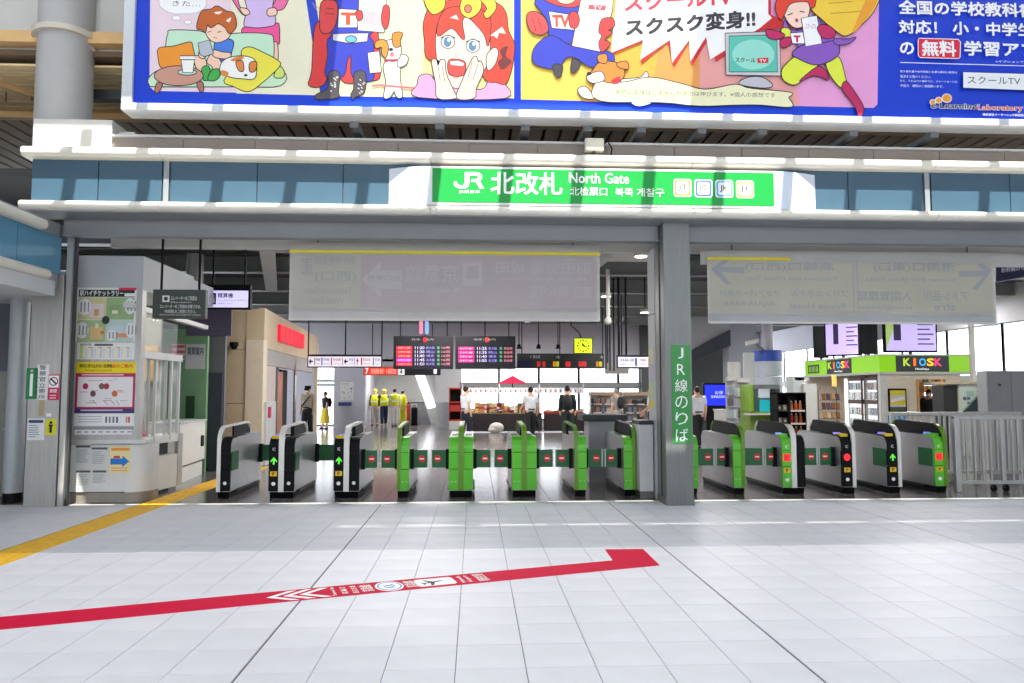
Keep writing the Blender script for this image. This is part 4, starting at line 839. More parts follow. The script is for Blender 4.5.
# railway stamp-rally poster
def rally(mb, pl, a0, a1, b0, b1, h):
    F = lambda x, y: (a0+(a1-a0)*x, b1-(b1-b0)*y)
    ly = [0]
    def rc_(x0, y0, x1, y1, c, k=0): (p, q), (r, s) = F(x0, y0), F(x1, y1); ly[0] += 1; pl.rect(mb, p, r, s, q, pm(c), h+.0001*ly[0])
    rc_(.03, .04, .97, .17, (40, 44, 42)); rc_(.7, .0, 1.0, .045, (214, 40, 80), 1); rc_(.8, .1, .97, .16, (236, 236, 236), 1)
    (p, q), (r, s) = F(.05, .055), F(.78, .155); text(mb, pl, '駅ハイチケットラリー', p, r, s, q, W, h+.002, bold=.02)
    for (x0, y0, x1, y1, c) in ((.03, .18, .5, .59, (206, 202, 150)), (.5, .18, .97, .59, (150, 178, 128)), (.03, .6, .5, 1, (166, 188, 140)), (.5, .6, .97, 1, (186, 208, 200)), (.22, .3, .46, .55, (222, 206, 214)), (.55, .32, .75, .5, (140, 170, 116)), (.24, .72, .46, .95, (220, 188, 130)), (.55, .7, .8, .85, (200, 216, 220)), (.7, .84, .9, .92, (226, 150, 110)), (.3, .4, .38, .52, (214, 160, 100)), (.6, .42, .7, .48, (236, 224, 190)), (.33, .66, .38, .74, (240, 225, 200)), (.42, .8, .48, .86, (214, 120, 60))): rc_(x0, y0, x1, y1, c, 2)
    for (x, y, w_, hh) in ((.13, .36, .12, .15), (.9, .34, .09, .15), (.11, .79, .11, .15), (.92, .78, .08, .14), (.6, .88, .08, .1)):
        (p, q) = F(x, y); pl.shape(mb, smooth_pts(circ(p, q, (a1-a0)*w_, (b1-b0)*hh, 10)), pm((232, 232, 230)), h+.0022)
        for k in range(3): pl.rect(mb, p-(a1-a0)*(w_*.5-.06*k), p-(a1-a0)*(w_*.5-.06*k-.025), q-(b1-b0)*hh*.6, q+(b1-b0)*hh*.6, pm((150, 150, 150)), h+.0025)
    p, q = F(.5, .6); pl.shape(mb, circ(p, q, .055, .06, 16), pm((50, 60, 56)), h+.003)
ps = notice(bt, bp2, 77.5, 287.5, 135, 342, (226, 228, 224), 'rally_poster', [], rally)
def tt(mb, pl, a0, a1, b0, b1, h):
    F = lambda x, y: (a0+(a1-a0)*x, b1-(b1-b0)*y)
    for i in range(16): (p, q), (r, s) = F(.14+.052*i, .35), F(.14+.052*i+.035, .92); pl.rect(mb, p, r, s, q, pm(((222, 220, 222), (238, 232, 200), (206, 206, 220))[i % 3]), h)
    (p, q), (r, s) = F(.05, .1), F(.11, .95); pl.rect(mb, p, r, s, q, pm((196, 220, 130)), h); (p, q), (r, s) = F(.3, .07), F(.62, .2); pl.rect(mb, p, r, s, q, pm((100, 100, 104)), h)
    for i in range(5): (p, q), (r, s) = F(.2+.16*i, .27), F(.27+.16*i, .33); pl.rect(mb, p, r, s, q, pm((230, 150, 80)), h)
notice(bt, bp2, 77.5, 342.5, 134.5, 359.5, (236, 236, 230), 'timetable_poster', [('時刻表', .05, .05, .25, .2, (90, 90, 90))], tt)
def rules(mb, pl, a0, a1, b0, b1, h):
    F = lambda x, y: (a0+(a1-a0)*x, b1-(b1-b0)*y)
    ly = [0]
    def rc_(x0, y0, x1, y1, c, k=0): (p, q), (r, s) = F(x0, y0), F(x1, y1); ly[0] += 1; pl.rect(mb, p, r, s, q, pm(c), h+.00004*ly[0])
    rc_(.0, .0, 1, .165, (240, 214, 24)); (p, q), (r, s) = F(.06, .03), F(.6, .085); text(mb, pl, '車内に持ち込めない危険物', p, r, s, q, K, h+.002, bold=.02); (p, q), (r, s) = F(.6, .03), F(.94, .085); text(mb, pl, '品のご案内', p, r, s, q, pm((220, 60, 40)), h+.002, bold=.02); (p, q), (r, s) = F(.16, .11), F(.6, .14); text(mb, pl, 'Dangerous goods', p, r, s, q, K, h+.002)
    rc_(.0, .165, 1, .69, (186, 40, 84)); rc_(.04, .22, .96, .665, (232, 228, 230), 1); rc_(.1, .18, .8, .2, (236, 190, 206), 1)
    rc_(.0, .69, 1, .76, (64, 56, 104)); rc_(.1, .705, .8, .725, (200, 196, 220), 1); rc_(.0, .76, 1, .95, (226, 228, 230)); rc_(.04, .775, .96, .93, (236, 236, 236), 1); rc_(0, .95, 1, 1, (150, 152, 154), 1)
    for x, y, c in ((.17, .36, (190, 40, 90)), (.44, .36, (120, 90, 80)), (.52, .36, (170, 50, 80)), (.3, .47, (110, 70, 80)), (.66, .47, (216, 100, 50))): p, q = F(x, y); pl.shape(mb, circ(p, q, .04, .045, 12), pm(c), h+.002)
    r = random.Random(5)
    for i in range(16): x = r.uniform(.06, .8); y = r.choice((.25, .27, .42, .44, .54, .57, .6)); rc_(x, y, x+r.uniform(.06, .16), y+.008, r.choice(((200, 90, 110), (150, 150, 160), (230, 150, 70))), 3)
    for x in (.3, .48, .6, .68): (p, q) = F(x, .57); pl.shape(mb, [(p, q), (p+.01, q), (p+.06, q-.06), (p+.05, q-.06)], pm((120, 110, 110)), h+.002)
    for x, c in ((.52, (90, 90, 96)), (.58, (120, 120, 130)), (.64, (100, 120, 130)), (.7, (60, 70, 90)), (.86, (220, 140, 120)), (.9, (200, 70, 70))): rc_(x, .81, x+.03, .9, c, 2)
    for y in (.8, .84, .88): rc_(.06, y, .46, y+.012, (176, 178, 184), 2)
notice(bt, bp2, 76.5, 362, 134, 429.5, (226, 226, 226), 'dangerous_goods_poster', [], rules)
notice(bt, bp2, 75, 429.5, 132, 434.5, (232, 232, 232), 'notice_strip', [], lambda mb, pl, a0, a1, b0, b1, h: [pl.rect(mb, a0+.1*i+.03, a0+.1*i+.09, b0+.03, b0+.045, pm((120, 120, 140)), h) for i in range(8)])
lq = Plane((0, Yb+.01, 0), (1, 0, 0), (0, 0, 1))
def para(mb, pl, a0, a1, b0, b1, h):
    pl.rect(mb, a0, a1, b1-.05, b1-.02, pm((90, 92, 94)), h); bars(mb, pl, a0+.01, a1, b0, b1-.07, h, 7, pm((170, 172, 172)), int(a0*1000) % 97)
for x0, y0, x1, y1 in ((76, 444, 90, 463), (92, 446, 107, 464), (76, 469, 90, 485), (93, 469, 106, 483)): notice(bt, lq, x0, y0, x1, y1, (210, 211, 209), 'notice', [], para, t=.003)
def arrowp(mb, pl, a0, a1, b0, b1, h):
    F = lambda x, y: (a0+(a1-a0)*x, b1-(b1-b0)*y); pl.rect(mb, a0+.02, a1-.02, b1-.06, b1-.02, pm((236, 150, 60)), h)
    pl.shape(mb, [F(*q) for q in ((.05, .45), (.62, .45), (.62, .34), (.95, .56), (.62, .78), (.62, .68), (.05, .68))], pm((30, 120, 200)), h); (p, q), (r, s) = F(.2, .35), F(.5, .44); pl.rect(mb, p, r, s, q, pm((220, 70, 60)), h+.001); bars(mb, pl, a0+.03, a1-.03, b0+.02, b0+.09, h, 2, pm((222, 176, 90)), 2)
notice(bt, lq, 110, 446.5, 130, 473, (238, 222, 168), 'arrow_notice', [], arrowp, t=.003)
# glazed service windows along the passage side
Xs = bx1-.02; zc = GZ(434, 11.6, 150)
for y0, y1, z0 in ((11.42, 12.05, 0), (12.07, 12.55, 0)):
    pass
cu_ = thing('ticket_counter', 'white service counter with an open tray beside the staff booth', 'counter', (-4.9, 12.0, 0))
cx0, cx1 = A(150, 470, 11.5).x-.02, A(150, 470, 11.5).x
zct = GZ(437, 11.5, 150)
MB().prism([(-5.5, 11.45), (-4.93, 11.45), (-4.80, 12.5), (-5.5, 12.5)], 'z', .05, zct-.32, WHITEP).build('counter_body', cu_)
MB().prism([(-5.5, 11.6), (-5.05, 11.6), (-4.98, 12.45), (-5.5, 12.45)], 'z', zct-.32, zct-.12, DGREY).build('tray_recess', cu_)
MB().prism([(-5.5, 11.45), (-4.93, 11.45), (-4.80, 12.5), (-5.5, 12.5)], 'z', zct-.12, zct, WHITEP).build('counter_top', cu_)
MB().prism([(-5.0, 11.44), (-4.925, 11.44), (-4.915, 11.52), (-5.0, 11.52)], 'z', zct-.32, zct-.12, STEEL).build('corner_post', cu_)
MB().prism([(-4.97, 11.53), (-4.935, 11.53), (-4.91, 11.78), (-4.945, 11.78)], 'z', zct-.3, zct-.14, BLACK).build('card_terminal', cu_)
MB().prism([(-4.86, 12.42), (-4.80, 12.42), (-4.785, 12.56), (-4.86, 12.56)], 'z', .05, zct, STEEL).build('end_post', cu_)
B('yellow_tag', (-4.99, -4.94, 11.425, 11.44, zct-.45, zct-.05), pm((214, 196, 60)), cu_)
B('counter_foot', (-5.45, -4.95, 11.5, 12.45, 0, .05), DGREY, cu_)
c3 = thing('low_counter', 'white low counter behind the ticket counter with a black latch', 'counter', (-5.0, 13.6, 0))
MB().prism([(-5.8, 12.9), (-4.97, 12.9), (-5.15, 14.6), (-5.8, 14.6)], 'z', .3, 1.02, WHITEP).build('counter_body', c3); MB().prism([(-5.8, 12.9), (-5.01, 12.9), (-5.19, 14.6), (-5.8, 14.6)], 'z', 0, .26, WHITEP).build('plinth', c3)
MB().prism([(-5.82, 12.87), (-4.95, 12.87), (-5.13, 14.63), (-5.82, 14.63)], 'z', 1.02, 1.05, LGREY).build('counter_top', c3); B('latch', (-5.14, -5.10, 14.3, 14.42, .55, .75), BLACK, c3)
# window frames (posts, head rail and panes) over the counter
for y0, y1 in ((11.12, 11.65), (11.70, 12.12), (12.16, 12.5)):
    xw = -4.97+.13*((y0+y1)/2-11.45); wz0, wz1 = zct+.02, GZ(355, 11.5, 150)
    B('window_pane', (xw-.006, xw+.006, y0+.03, y1-.03, wz0, wz1), GLASS, bt)
    for yy in (y0, y1-.03): B('window_post', (xw-.02, xw+.02, yy, yy+.04, wz0-.1, wz1), STEEL_L, bt)
B('head_rail', (-5.02, -4.82, 11.1, 12.55, GZ(359, 11.5, 150), GZ(354, 11.5, 150)+.03), STEEL_L, bt)
MB().obox((-4.93, 12.3, GZ(315, 11.9, 160)), (0, 1, -.02), (0, 0, 1), (1, 0, 0), 1.55, .035, .05, STEEL_L).build('awning_rail', bt)
B('upper_pane', (-4.95, -4.94, 11.15, 12.6, GZ(352, 11.5, 150), GZ(318, 11.5, 150)), GLASS, bt)
B('booth_rear_wall', (-8.5, -5.45, 13.2, 13.26, 0, 3.0), mat('booth_inner', (150, 150, 142), .6, 0, .06), bt)
B('booth_window', (-6.9, -5.75, 13.17, 13.2, 1.15, 2.2), em((225, 238, 240), .9), bt)
B('booth_shelf', (-6.8, -5.5, 12.7, 13.17, .9, .95), LGREY, bt); B('booth_blind', (-5.75, -5.46, 13.1, 13.16, 1.75, 2.35), mat('tan_blind', (190, 160, 110), .7, 0, .08), bt)
B('booth_roof', (-8.5, bx0, 10.98, 13.9, 3.2, 3.3), BG, bt)
bl = bpy.data.lights.new('booth_fill', 'AREA'); bl.energy = 45; bl.size = 1.2; bl.color = (1, .97, .9); blo = bpy.data.objects.new('booth_fill', bl); COL.objects.link(blo); blo.location = (-6.0, 12.3, 3.0)  # unseen fill light added to brighten the booth
tag(blo, 'ceiling lamp inside the staff booth', 'lamp')
# things on the counter and in the window
for i, (x, y, w_, hh, c, nm, lb, ct_) in enumerate(((-5.08, 11.55, .10, .06, (214, 30, 80), 'cash_tray', 'small pink tray on the ticket counter', 'tray'), (-5.15, 11.95, .06, .22, (180, 120, 90), 'leaflet_stand', 'small brown leaflet stand on the ticket counter', 'stand'), (-5.12, 12.15, .05, .18, (228, 228, 232), 'sanitiser_bottle', 'white pump bottle on the ticket counter', 'bottle'))):
    if nm == 'sanitiser_bottle':
        t_ = thing(nm, lb, ct_, (x, y, zct)); MB().cyl((x, y, zct), (x, y, zct+.14), .035, pm(c), 14).build('bottle_body', t_, smooth=True); MB().cyl((x, y, zct+.14), (x, y, zct+.19), .01, pm(c), 8).build('pump', t_); B('spout', (x-.01, x+.045, y-.01, y+.01, zct+.18, zct+.195), pm(c), t_)
    elif nm == 'cash_tray':
        t_ = thing(nm, lb, ct_, (x, y, zct)); B('tray_base', (x-.1, x+.1, y-.07, y+.07, zct, zct+.012), pm(c), t_)
        for bx_ in ((x-.1, x-.09, y-.07, y+.07), (x+.09, x+.1, y-.07, y+.07), (x-.1, x+.1, y-.07, y-.06), (x-.1, x+.1, y+.06, y+.07)): B('tray_rim', (*bx_, zct+.01, zct+.045), pm(c), t_)
    else:
        t_ = thing(nm, lb, ct_, (x, y, zct)); MB().obox((x, y, zct+.11), (1, 0, 0), (0, .2, 1), (0, 1, -.2), .06, .11, .006, pm(c)).build('leaflet_board', t_); B('stand_foot', (x-.05, x+.05, y-.04, y+.05, zct, zct+.012), BLACK, t_)
# green inner wall, doorway
gw = struct(B('wall_green', (A(183, 400, 15).x-.6, A(206, 400, 15).x, 15.0, 15.1, 0, GZ(330, 15)), mat('pale_green_wall', (132, 176, 132), .6, 0, .06)))
notice(gw, Plane((0, 15.0, 0), (1, 0, 0), (0, 0, 1)), 186, 344, 205, 369, (226, 226, 226), 'price_notice', [('精算案内', .1, .12, .9, .45, (60, 60, 70))], None)
notice(gw, Plane((0, 15.0, 0), (1, 0, 0), (0, 0, 1)), 172.5, 344, 184.5, 360, (236, 226, 228), 'red_striped_notice', [], lambda mb, pl, a0, a1, b0, b1, h: [pl.rect(mb, a0, a1, b1-(b1-b0)*(i+.75)/3, b1-(b1-b0)*(i+.2)/3, pm((224, 110, 120)), h) for i in range(3)])
notice(gw, Plane((0, 14.95, 0), (1, 0, 0), (0, 0, 1)), 186, 396, 194, 418, (30, 70, 40), 'green_board', [], None)
struct(B('wall_booth_rear', (A(175, 400, 15.2).x-1, A(224, 400, 15.2).x, 15.2, 15.3, 0, 3.3), mat('grey_rear', (112, 114, 118), .6, 0, .05)))
struct(B('door_2', (A(208, 400, 15.15).x, A(222, 400, 15.15).x, 15.13, 15.2, .02, GZ(373, 15.15)), mat('dark_doorway', (56, 62, 74), .5, 0, .1)))
struct(B('wall_purple', (A(187, 320, 15).x, A(232, 320, 15).x, 14.96, 15.0, GZ(337, 15), GZ(300, 15)), mat('purple_grey', (98, 92, 116), .6, 0, .05)))
# ---- hanging signs by the booth
def hang_sign(name, label, x0, y0, x1, y1, Y, body, face, cat='sign', rods=(), zr=4.78, t=.12):
    p0, p1 = A(x0, y0, Y), A(x1, y1, Y); zt, zb = A((x0+x1)/2, y0, Y).z, A((x0+x1)/2, y1, Y).z
    o = thing(name, label, cat, ((p0.x+p1.x)/2, Y, zb)); B('sign_case', (p0.x, p1.x, Y, Y+t, zb, zt), body, o, .006)
    P = Plane((0, Y, 0), (1, 0, 0), (0, 0, 1))
    if face:
        m_, i = face; mb = MB(); P.rect(mb, p0.x+i, p1.x-i, zb+i, zt-i, m_, .003); mb.build('sign_face', o)
    for rx in rods: xx = A(rx, y0, Y).x; MB().cyl((xx, Y+t/2, zt), (xx, Y+t/2, zr), .018, BLACK, 8).build('hanger_rod', o)
    return o, P
OLV = mat('dark_olive_sign', (58, 64, 58), .45, 0, .05)
o, P = hang_sign('hanging_sign', 'dark olive hanging notice with white text in front of the booth', 153, 289.5, 205, 318.5, 10.9, OLV, None, rods=(160, 198), zr=3.99, t=.1)
mb = MB(); a0, b1 = P.px(162.5, 295.5); a1, b0 = P.px(169.5, 302); P.rect(mb, a0, a1, b0, b1, pm((222, 222, 216)), .003); P.shape(mb, circ((a0+a1)/2, (b0+b1)/2, .03), OLV, .005)
for tx, q in (('エレベーターのご利用は', (171, 296, 197, 300.5)), ('Elevator', (171, 301.5, 192, 303)), ('エレベーターをご利用のお客さまは、', (160, 304.5, 201, 308.5)), ('中央改札をご利用ください。', (165, 309.5, 196, 313.5)), ('Please use the central gate for elevator', (160, 314, 201, 316))): ptext(mb, P, tx, *q, pm((206, 208, 202)), h=.004, bold=.01)
mb.build('lettering', o)
LAVE = em((214, 206, 252), 1.0)
o, P = hang_sign('hanging_sign', 'lit lavender hanging sign with black people pictogram beside the olive notice', 199, 284.5, 250, 309, 14.0, BLACK, None, rods=(212, 244))
mb = MB(); a0, b1 = P.px(205.5, 290.5); a1, b0 = P.px(248, 307.5); P.rect(mb, a0, a1, b0, b1, LAVE, .003); a0, b1 = P.px(206.5, 293); a1, b0 = P.px(216, 304.5); P.rect(mb, a0, a1, b0, b1, K, .005)
for k in (.3, .7): c = a0+(a1-a0)*k; P.shape(mb, circ(c, b0+.16, .022), W, .007); P.rect(mb, c-.028, c+.028, b0+.03, b0+.13, W, .007)
ptext(mb, P, '精算機', 218, 293, 233, 298, K, h=.006, bold=.02); ptext(mb, P, 'Fare Adjustment Machine', 218, 299.5, 246, 301.5, pm((70, 66, 90)), h=.006); ptext(mb, P, '精算机  정산기', 218, 302.5, 233, 304.5, pm((70, 66, 90)), h=.006)
mb.build('sign_face', o)
# ---- beige shop
X0, Y0 = -4.52, 16.2; dv = Vector((-.056, 1, 0)).normalized(); LEN = 7.4
sh = thing('beige_shop', 'beige shop unit with a red sign and open doorway left of the concourse', 'shop', (X0-1, Y0+2, 0))
BG2 = mat('shop_pilaster', (222, 206, 182), .45, 0, .04)
xw = A(223, 380, Y0).x
for z0, z1 in ((0, 1.31), (1.32, 2.47), (2.48, GZ(309, Y0, 240))): B('front_panel', (xw, A(245, 380, Y0).x, Y0, Y0+.2, z0, z1), BEIGE, sh, .004)
B('corner_pilaster', (A(245, 380, Y0).x+.01, X0, Y0-.03, Y0+.25, 0, GZ(340, Y0, 250)), BG2, sh, .01)
sd_ = Plane((X0, Y0, 0), dv, (0, 0, 1))          # side wall facing the concourse
zt0, zt1 = GZ(308, Y0, 255), A(315, 337, Y0+LEN).z; zh0 = A(262, 345, Y0).z
def side(mb, u0, u1, z0, z1, m, t=.12, h=0): return mb.obox(sd_.p((u0+u1)/2, (z0+z1)/2, h-t/2), sd_.u, sd_.v, sd_.n, (u1-u0)/2, (z1-z0)/2, t/2, m)
mb = MB(); n_ = sd_.n*-.12
q = [sd_.p(0, zh0-.06, 0), sd_.p(LEN, zh0-.06, 0), sd_.p(LEN, zt1, 0), sd_.p(0, zt0, 0)]; mb.add(q+[v+n_ for v in q], [(0, 1, 2, 3), (7, 6, 5, 4), (0, 4, 5, 1), (3, 2, 6, 7), (1, 5, 6, 2), (0, 3, 7, 4)], BEIGE); mb.build('header_panel', sh)
mb = MB(); q = [(xw, Y0+.001, GZ(309, Y0, 240)), (X0, Y0+.001, GZ(309, Y0, 240)), (X0, Y0+.001, zh0), (xw, Y0+.001, 2.48)]; B('front_header', (A(245, 380, Y0).x+.005, X0+.001, Y0-.01, Y0+.2, GZ(340, Y0, 250)+.003, GZ(309, Y0, 240)), BEIGE, sh)
mb = MB(); side(mb, .02, LEN*.88, zh0-.42, zh0-.07, mat('shop_lintel', (170, 166, 162), .5, .1, .04)); mb.build('lintel', sh)
mb = MB(); side(mb, .02, 1.25, 0, zh0-.43, mat('shop_wall', (196, 182, 170), .5, 0, .05)); mb.build('side_panel', sh)
mb = MB(); side(mb, .12, 1.1, 0, 1.35, LGREY, .06, .05); mb.build('side_machine', sh)
mb = MB(); side(mb, 1.3, 1.5, 0, zh0-.43, DGREY, .1); mb.build('door_post', sh)
mb = MB(); side(mb, 1.5, 3.1, .02, zh0-.5, mat('poster_peach', (196, 128, 100), .5, 0, .2, 3), .04, -.2); mb.build('display_poster', sh)
mb = MB(); side(mb, 3.1, 3.95, 0, zh0-.43, mat('dark_opening', (34, 30, 28), .6, 0, .2), .05, -.25); mb.build('dark_doorway', sh)
mb = MB(); side(mb, 3.95, 4.15, 0, zh0-.43, mat('shop_glass', (120, 120, 120), .1, .2, .1), .04, -.05); mb.build('door_frame', sh)
mb = MB(); side(mb, 7.15, LEN, 0, zt1-.2, BG2, .08, .03); mb.build('end_pilaster', sh)
mb = MB(); c = sd_.p(.35, 1.12, .06); mb.obox(c, sd_.u, sd_.v, sd_.n, .08, .12, .03, pm((205, 40, 90))); mb.build('pink_fitting', sh)
B('shop_interior', (xw-2, X0-1.6, Y0+.3, Y0+LEN, 0, 3.0), mat('shop_in', (60, 50, 44), .7, 0, .1), sh)
u0 = 1.35; u1 = 4.6; zs = A(291, 337, Y0+2.8).z
so = Plane(sd_.p(0, 0, 0), sd_.u, sd_.v)
mb = MB(); side(mb, u0, u1, zs-.19, zs+.19, em((224, 24, 52), .9), .06, .07); o = mb.build('red_shop_sign', sh)
for i in range(5): mb = MB(); side(mb, u0+.55+.55*i, u0+.62+.55*i, zs-.15, zs+.15, pm((150, 12, 40)), .062, .073); mb.build('letter_gap', o)
cm = thing('dome_camera', 'small black dome camera on the beige shop wall', 'camera', A(234, 347, Y0-.1)); q = A(234, 346, Y0-.1)
MB().cyl((q.x, Y0-.1, q.z), (q.x, Y0-.1, q.z+.08), .09, BLACK, 16).build('mount', cm); MB().ell((q.x, Y0-.1, q.z), .075, .075, .075, BLACK).build('dome', cm, smooth=True)
MB().cyl((q.x, Y0-.1, q.z+.05), (q.x, Y0+.02, q.z+.05), .03, BLACK, 8).build('arm', cm)
# ================================================================== INSIDE THE GATES
WALLG = mat('lavender_grey_wall', (196, 192, 202), .6, 0, .04, .8); DECK = mat('dark_deck', (74, 75, 76), .7, .1, .08, 1)
RIB = mat('deck_rib', (104, 106, 106), .6, .1, .06, 2); IB = mat('ceiling_steel', (150, 151, 150), .5, .2, .05, 2)
ic = thing('ceiling', '', '', (4, 24, 4.78)); del ic['label'], ic['category']; struct(ic)
B('ceiling_deck', (-12, 22, 11.3, 40, 4.78, 4.9), DECK, ic)
mb = MB()
for i in range(70): mb.box(-12, 22, 13.3+.36*i, 13.3+.36*i+.16, 4.70, 4.78, RIB)
o = mb.build('deck_ribs', ic); o['kind'] = 'stuff'
for Y in (14.2, 17.4, 20.6, 23.8, 27.0, 30.2): B('ceiling_beam', (-12, 22, Y, Y+.16, 4.36, 4.70), IB if Y > 15 else MGREY, ic); B('beam_flange', (-12, 22, Y-.07, Y+.23, 4.33, 4.36), IB if Y > 15 else MGREY, ic)
xs = A(594, 250, 12).x
B('inner_soffit', (xs, 3.2, 11.3, 13.6, 3.98, 4.04), OFFW, ic)
x_ = A(650, 264, 13).x
MB().obox((2.05, 19, 3.98), (-.045, 1, 0), (0, 0, 1), (1, 0, 0), 6.2, .07, .07, LGREY).build('cable_tray', ic)
MB().obox((-4.3, 15.6, 4.28), (-.25, 1, -.02), (0, 0, 1), (1, 0, 0), 3.4, .1, .14, LGREY).build('duct', ic)
MB().cyl((A(195, 270, 15).x, 15, GZ(290, 15)), (A(195, 270, 15).x, 15, 4.3), .16, IB, 16).build('vent_pipe', ic, smooth=True)
MB().obox((-2.9, 14.0, 4.15), (1, .1, -.06), (0, 0, 1), (0, 1, 0), 2.4, .04, .04, LGREY).build('brace', ic)
x_ = A(608, 300, 17).x; MB().cyl((x_, 17, 3.2), (x_, 17, 4.4), .05, OFFW, 10).build('white_post', ic); MB().ell((x_, 17, 3.2), .09, .09, .09, OFFW).build('post_knob', ic, smooth=True)
def downlight(x, y, Y, z, label, r=.10, e=40):
    p = A(x, y, Y); t_ = thing('downlight', label, 'lamp', (p.x, Y, p.z)); zt = z if z else p.z+.05
    MB().cyl((p.x, Y, p.z+.012), (p.x, Y, p.z+.10), r*1.15, OFFW, 20).build('housing', t_, smooth=True); MB().cyl((p.x, Y, p.z), (p.x, Y, p.z+.012), r, LAMP, 20).build('lens', t_)
    if zt > p.z+.11: MB().cyl((p.x, Y, p.z+.10), (p.x, Y, zt), .015, BLACK, 6).build('hanger_rod', t_)
downlight(641, 257, 12.6, 0, 'round recessed downlight in the white soffit beside the steel column')
downlight(645, 313, 20, 4.78, 'small round pendant lamp left of the steel column below the soffit', .12)
downlight(606, 297, 19, 4.78, 'small round pendant lamp next to the white vertical pipe', .12)
downlight(253, 272, 18, 4.78, 'round pendant lamp above the lavender sign by the booth', .14)
for i, (x, y, e) in enumerate(((-2, 15, 210), (4, 15, 210), (9.5, 15.5, 200), (-1, 21.5, 330), (6, 22, 330), (1, 28.5, 330), (8, 28.5, 300), (13.5, 22, 240))):
    al = bpy.data.lights.new('interior_fill', 'AREA'); al.shape = 'RECTANGLE'; al.size = 2.4; al.size_y = .3; al.energy = e; al.color = (1, .98, .95)  # fill lights added under the ceiling to brighten the interior
    o = bpy.data.objects.new('interior_fill', al); COL.objects.link(o); o.location = (x, y, 4.3)
# ---- far wall
YW = 33.0
def wz(y): return GZ(y, YW)
def wx(x): return A(x, 392, YW).x
wb = struct(B('wall_back', (wx(316), wx(460)+.0, YW, YW+.2, wz(367), 4.8), WALLG))
struct(B('wall_back_upper', (wx(460), wx(757), YW, YW+.2, wz(367.5), 4.8), WALLG))
struct(B('wall_back_pier', (wx(335), wx(366), YW-.3, YW+.2, 0, wz(367)), WALLG))
struct(B('wall_back_pillar', (wx(436), wx(460), YW-.5, YW+.2, 0, wz(367)), mat('pillar_white', (206, 205, 208), .5, 0, .04)))
struct(B('wall_back_left', (wx(250), wx(316), YW, YW+.2, 0, 4.8), WALLG))
struct(B('wall_back_sill', (wx(460), wx(640), YW, YW+.2, 0, .35), WALLG))
struct(B('wall_back_right', (wx(640), wx(735), YW-.4, YW+.2, 0, 4.8), mat('dim_wall', (84, 86, 86), .6, 0, .05)))
nW = [0]
def window(x0, x1, z0, z1, Y, fr=.05, axis='x', Xc=0):
    nW[0] += 1
    if axis == 'x':
        w_ = struct(B('window_%d' % nW[0], (x0, x1, Y, Y+.02, z0, z1), WINDOW))
        for b in ((x0-fr, x0+fr, z0, z1), (x1-fr, x1+fr, z0, z1), (x0, x1, z0-fr, z0+fr), (x0, x1, z1-fr, z1+fr)): B('window_frame', (b[0], b[1], Y-.05, Y+.06, b[2], b[3]), IB, w_)
    else:
        w_ = struct(B('window_%d' % nW[0], (Xc, Xc+.02, x0, x1, z0, z1), WINDOW))
        for b in ((x0-fr, x0+fr, z0, z1), (x1-fr, x1+fr, z0, z1), (x0, x1, z0-fr, z0+fr), (x0, x1, z1-fr, z1+fr)): B('window_frame', (Xc-.01, Xc+.04, b[0], b[1], b[2], b[3]), IB, w_)
mull = [wx(v) for v in (460, 499, 539, 579, 618.5, 640)]
for a, b in zip(mull, mull[1:]):
    window(a, b, wz(383.5), wz(367.5), YW+.05); window(a, b, .35, wz(387.5), YW+.05)
B('window_transom', (mull[0], mull[-1], YW-.06, YW+.1, wz(387.5), wz(383.5)), IB, wb)
window(wx(316), wx(335), wz(381), wz(367), YW+.05); window(wx(316), wx(335), .1, wz(385), YW+.05)
# stair room behind the opening
struct(B('wall_stair_rear', (wx(355), wx(445), 37.5, 37.7, 0, 3.2), mat('stair_wall', (178, 178, 172), .6, 0, .04)))
struct(B('wall_stair_side', (wx(362)-.2, wx(362), YW, 37.6, 0, 3.2), WALLG)); struct(B('wall_stair_side', (wx(437), wx(437)+.2, YW, 37.6, 0, 3.2), WALLG))
for lx, le in ((wx(385), 90), (wx(418), 70)):
    al = bpy.data.lights.new('stair_fill', 'AREA'); al.size = 1.2; al.energy = le; o = bpy.data.objects.new('stair_fill', al); COL.objects.link(o); o.location = (lx, 34.6, 2.85)  # fill lights added so the workers in the stair room show
struct(B('ceiling_stair', (wx(355), wx(445), YW, 37.6, 2.9, 3.0), WALLG))
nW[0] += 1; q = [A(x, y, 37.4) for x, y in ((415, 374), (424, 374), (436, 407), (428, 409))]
mb = MB(); mb.add([v for v in q]+[v+Vector((0, .06, 0)) for v in q], [(0, 3, 2, 1), (4, 5, 6, 7), (0, 1, 5, 4), (1, 2, 6, 5), (2, 3, 7, 6), (3, 0, 4, 7)], em((240, 244, 250), 2.2)); struct(mb.build('window_%d' % nW[0]))  # glowing slab stands in for the bright slanted strip in the stair room
t_ = thing('stair_barrier', 'dark grey low barrier panel beside the workers in the stair opening', 'barrier', A(418, 424, 36)); p0, p1 = A(409, 402, 36), A(428, 424, 36)
MB().prism([(p0.x, .0), (p1.x+.15, .0), (p1.x-.2, p0.z), (p0.x, p0.z)], 'y', 36, 36.1, MGREY).build('panel', t_); B('rail', (p0.x, p1.x-.2, 35.95, 36.1, p0.z, p0.z+.05), STEEL, t_)
t_ = thing('red_case', 'small red suitcase standing by the grey barrier panel', 'suitcase', A(411, 424, 35.5)); p = A(408, 405, 35.5); B('case_body', (p.x-.1, p.x+.1, 35.4, 35.6, .03, 1.0), pm((150, 40, 40)), t_, .03); B('case_handle', (p.x-.06, p.x+.06, 35.48, 35.52, 1.0, 1.1), BLACK, t_)
t_ = thing('folding_cart', 'black folded trolley leaning beside the barrier panel', 'trolley', A(415, 424, 35.2)); p = A(414, 410, 35.2)
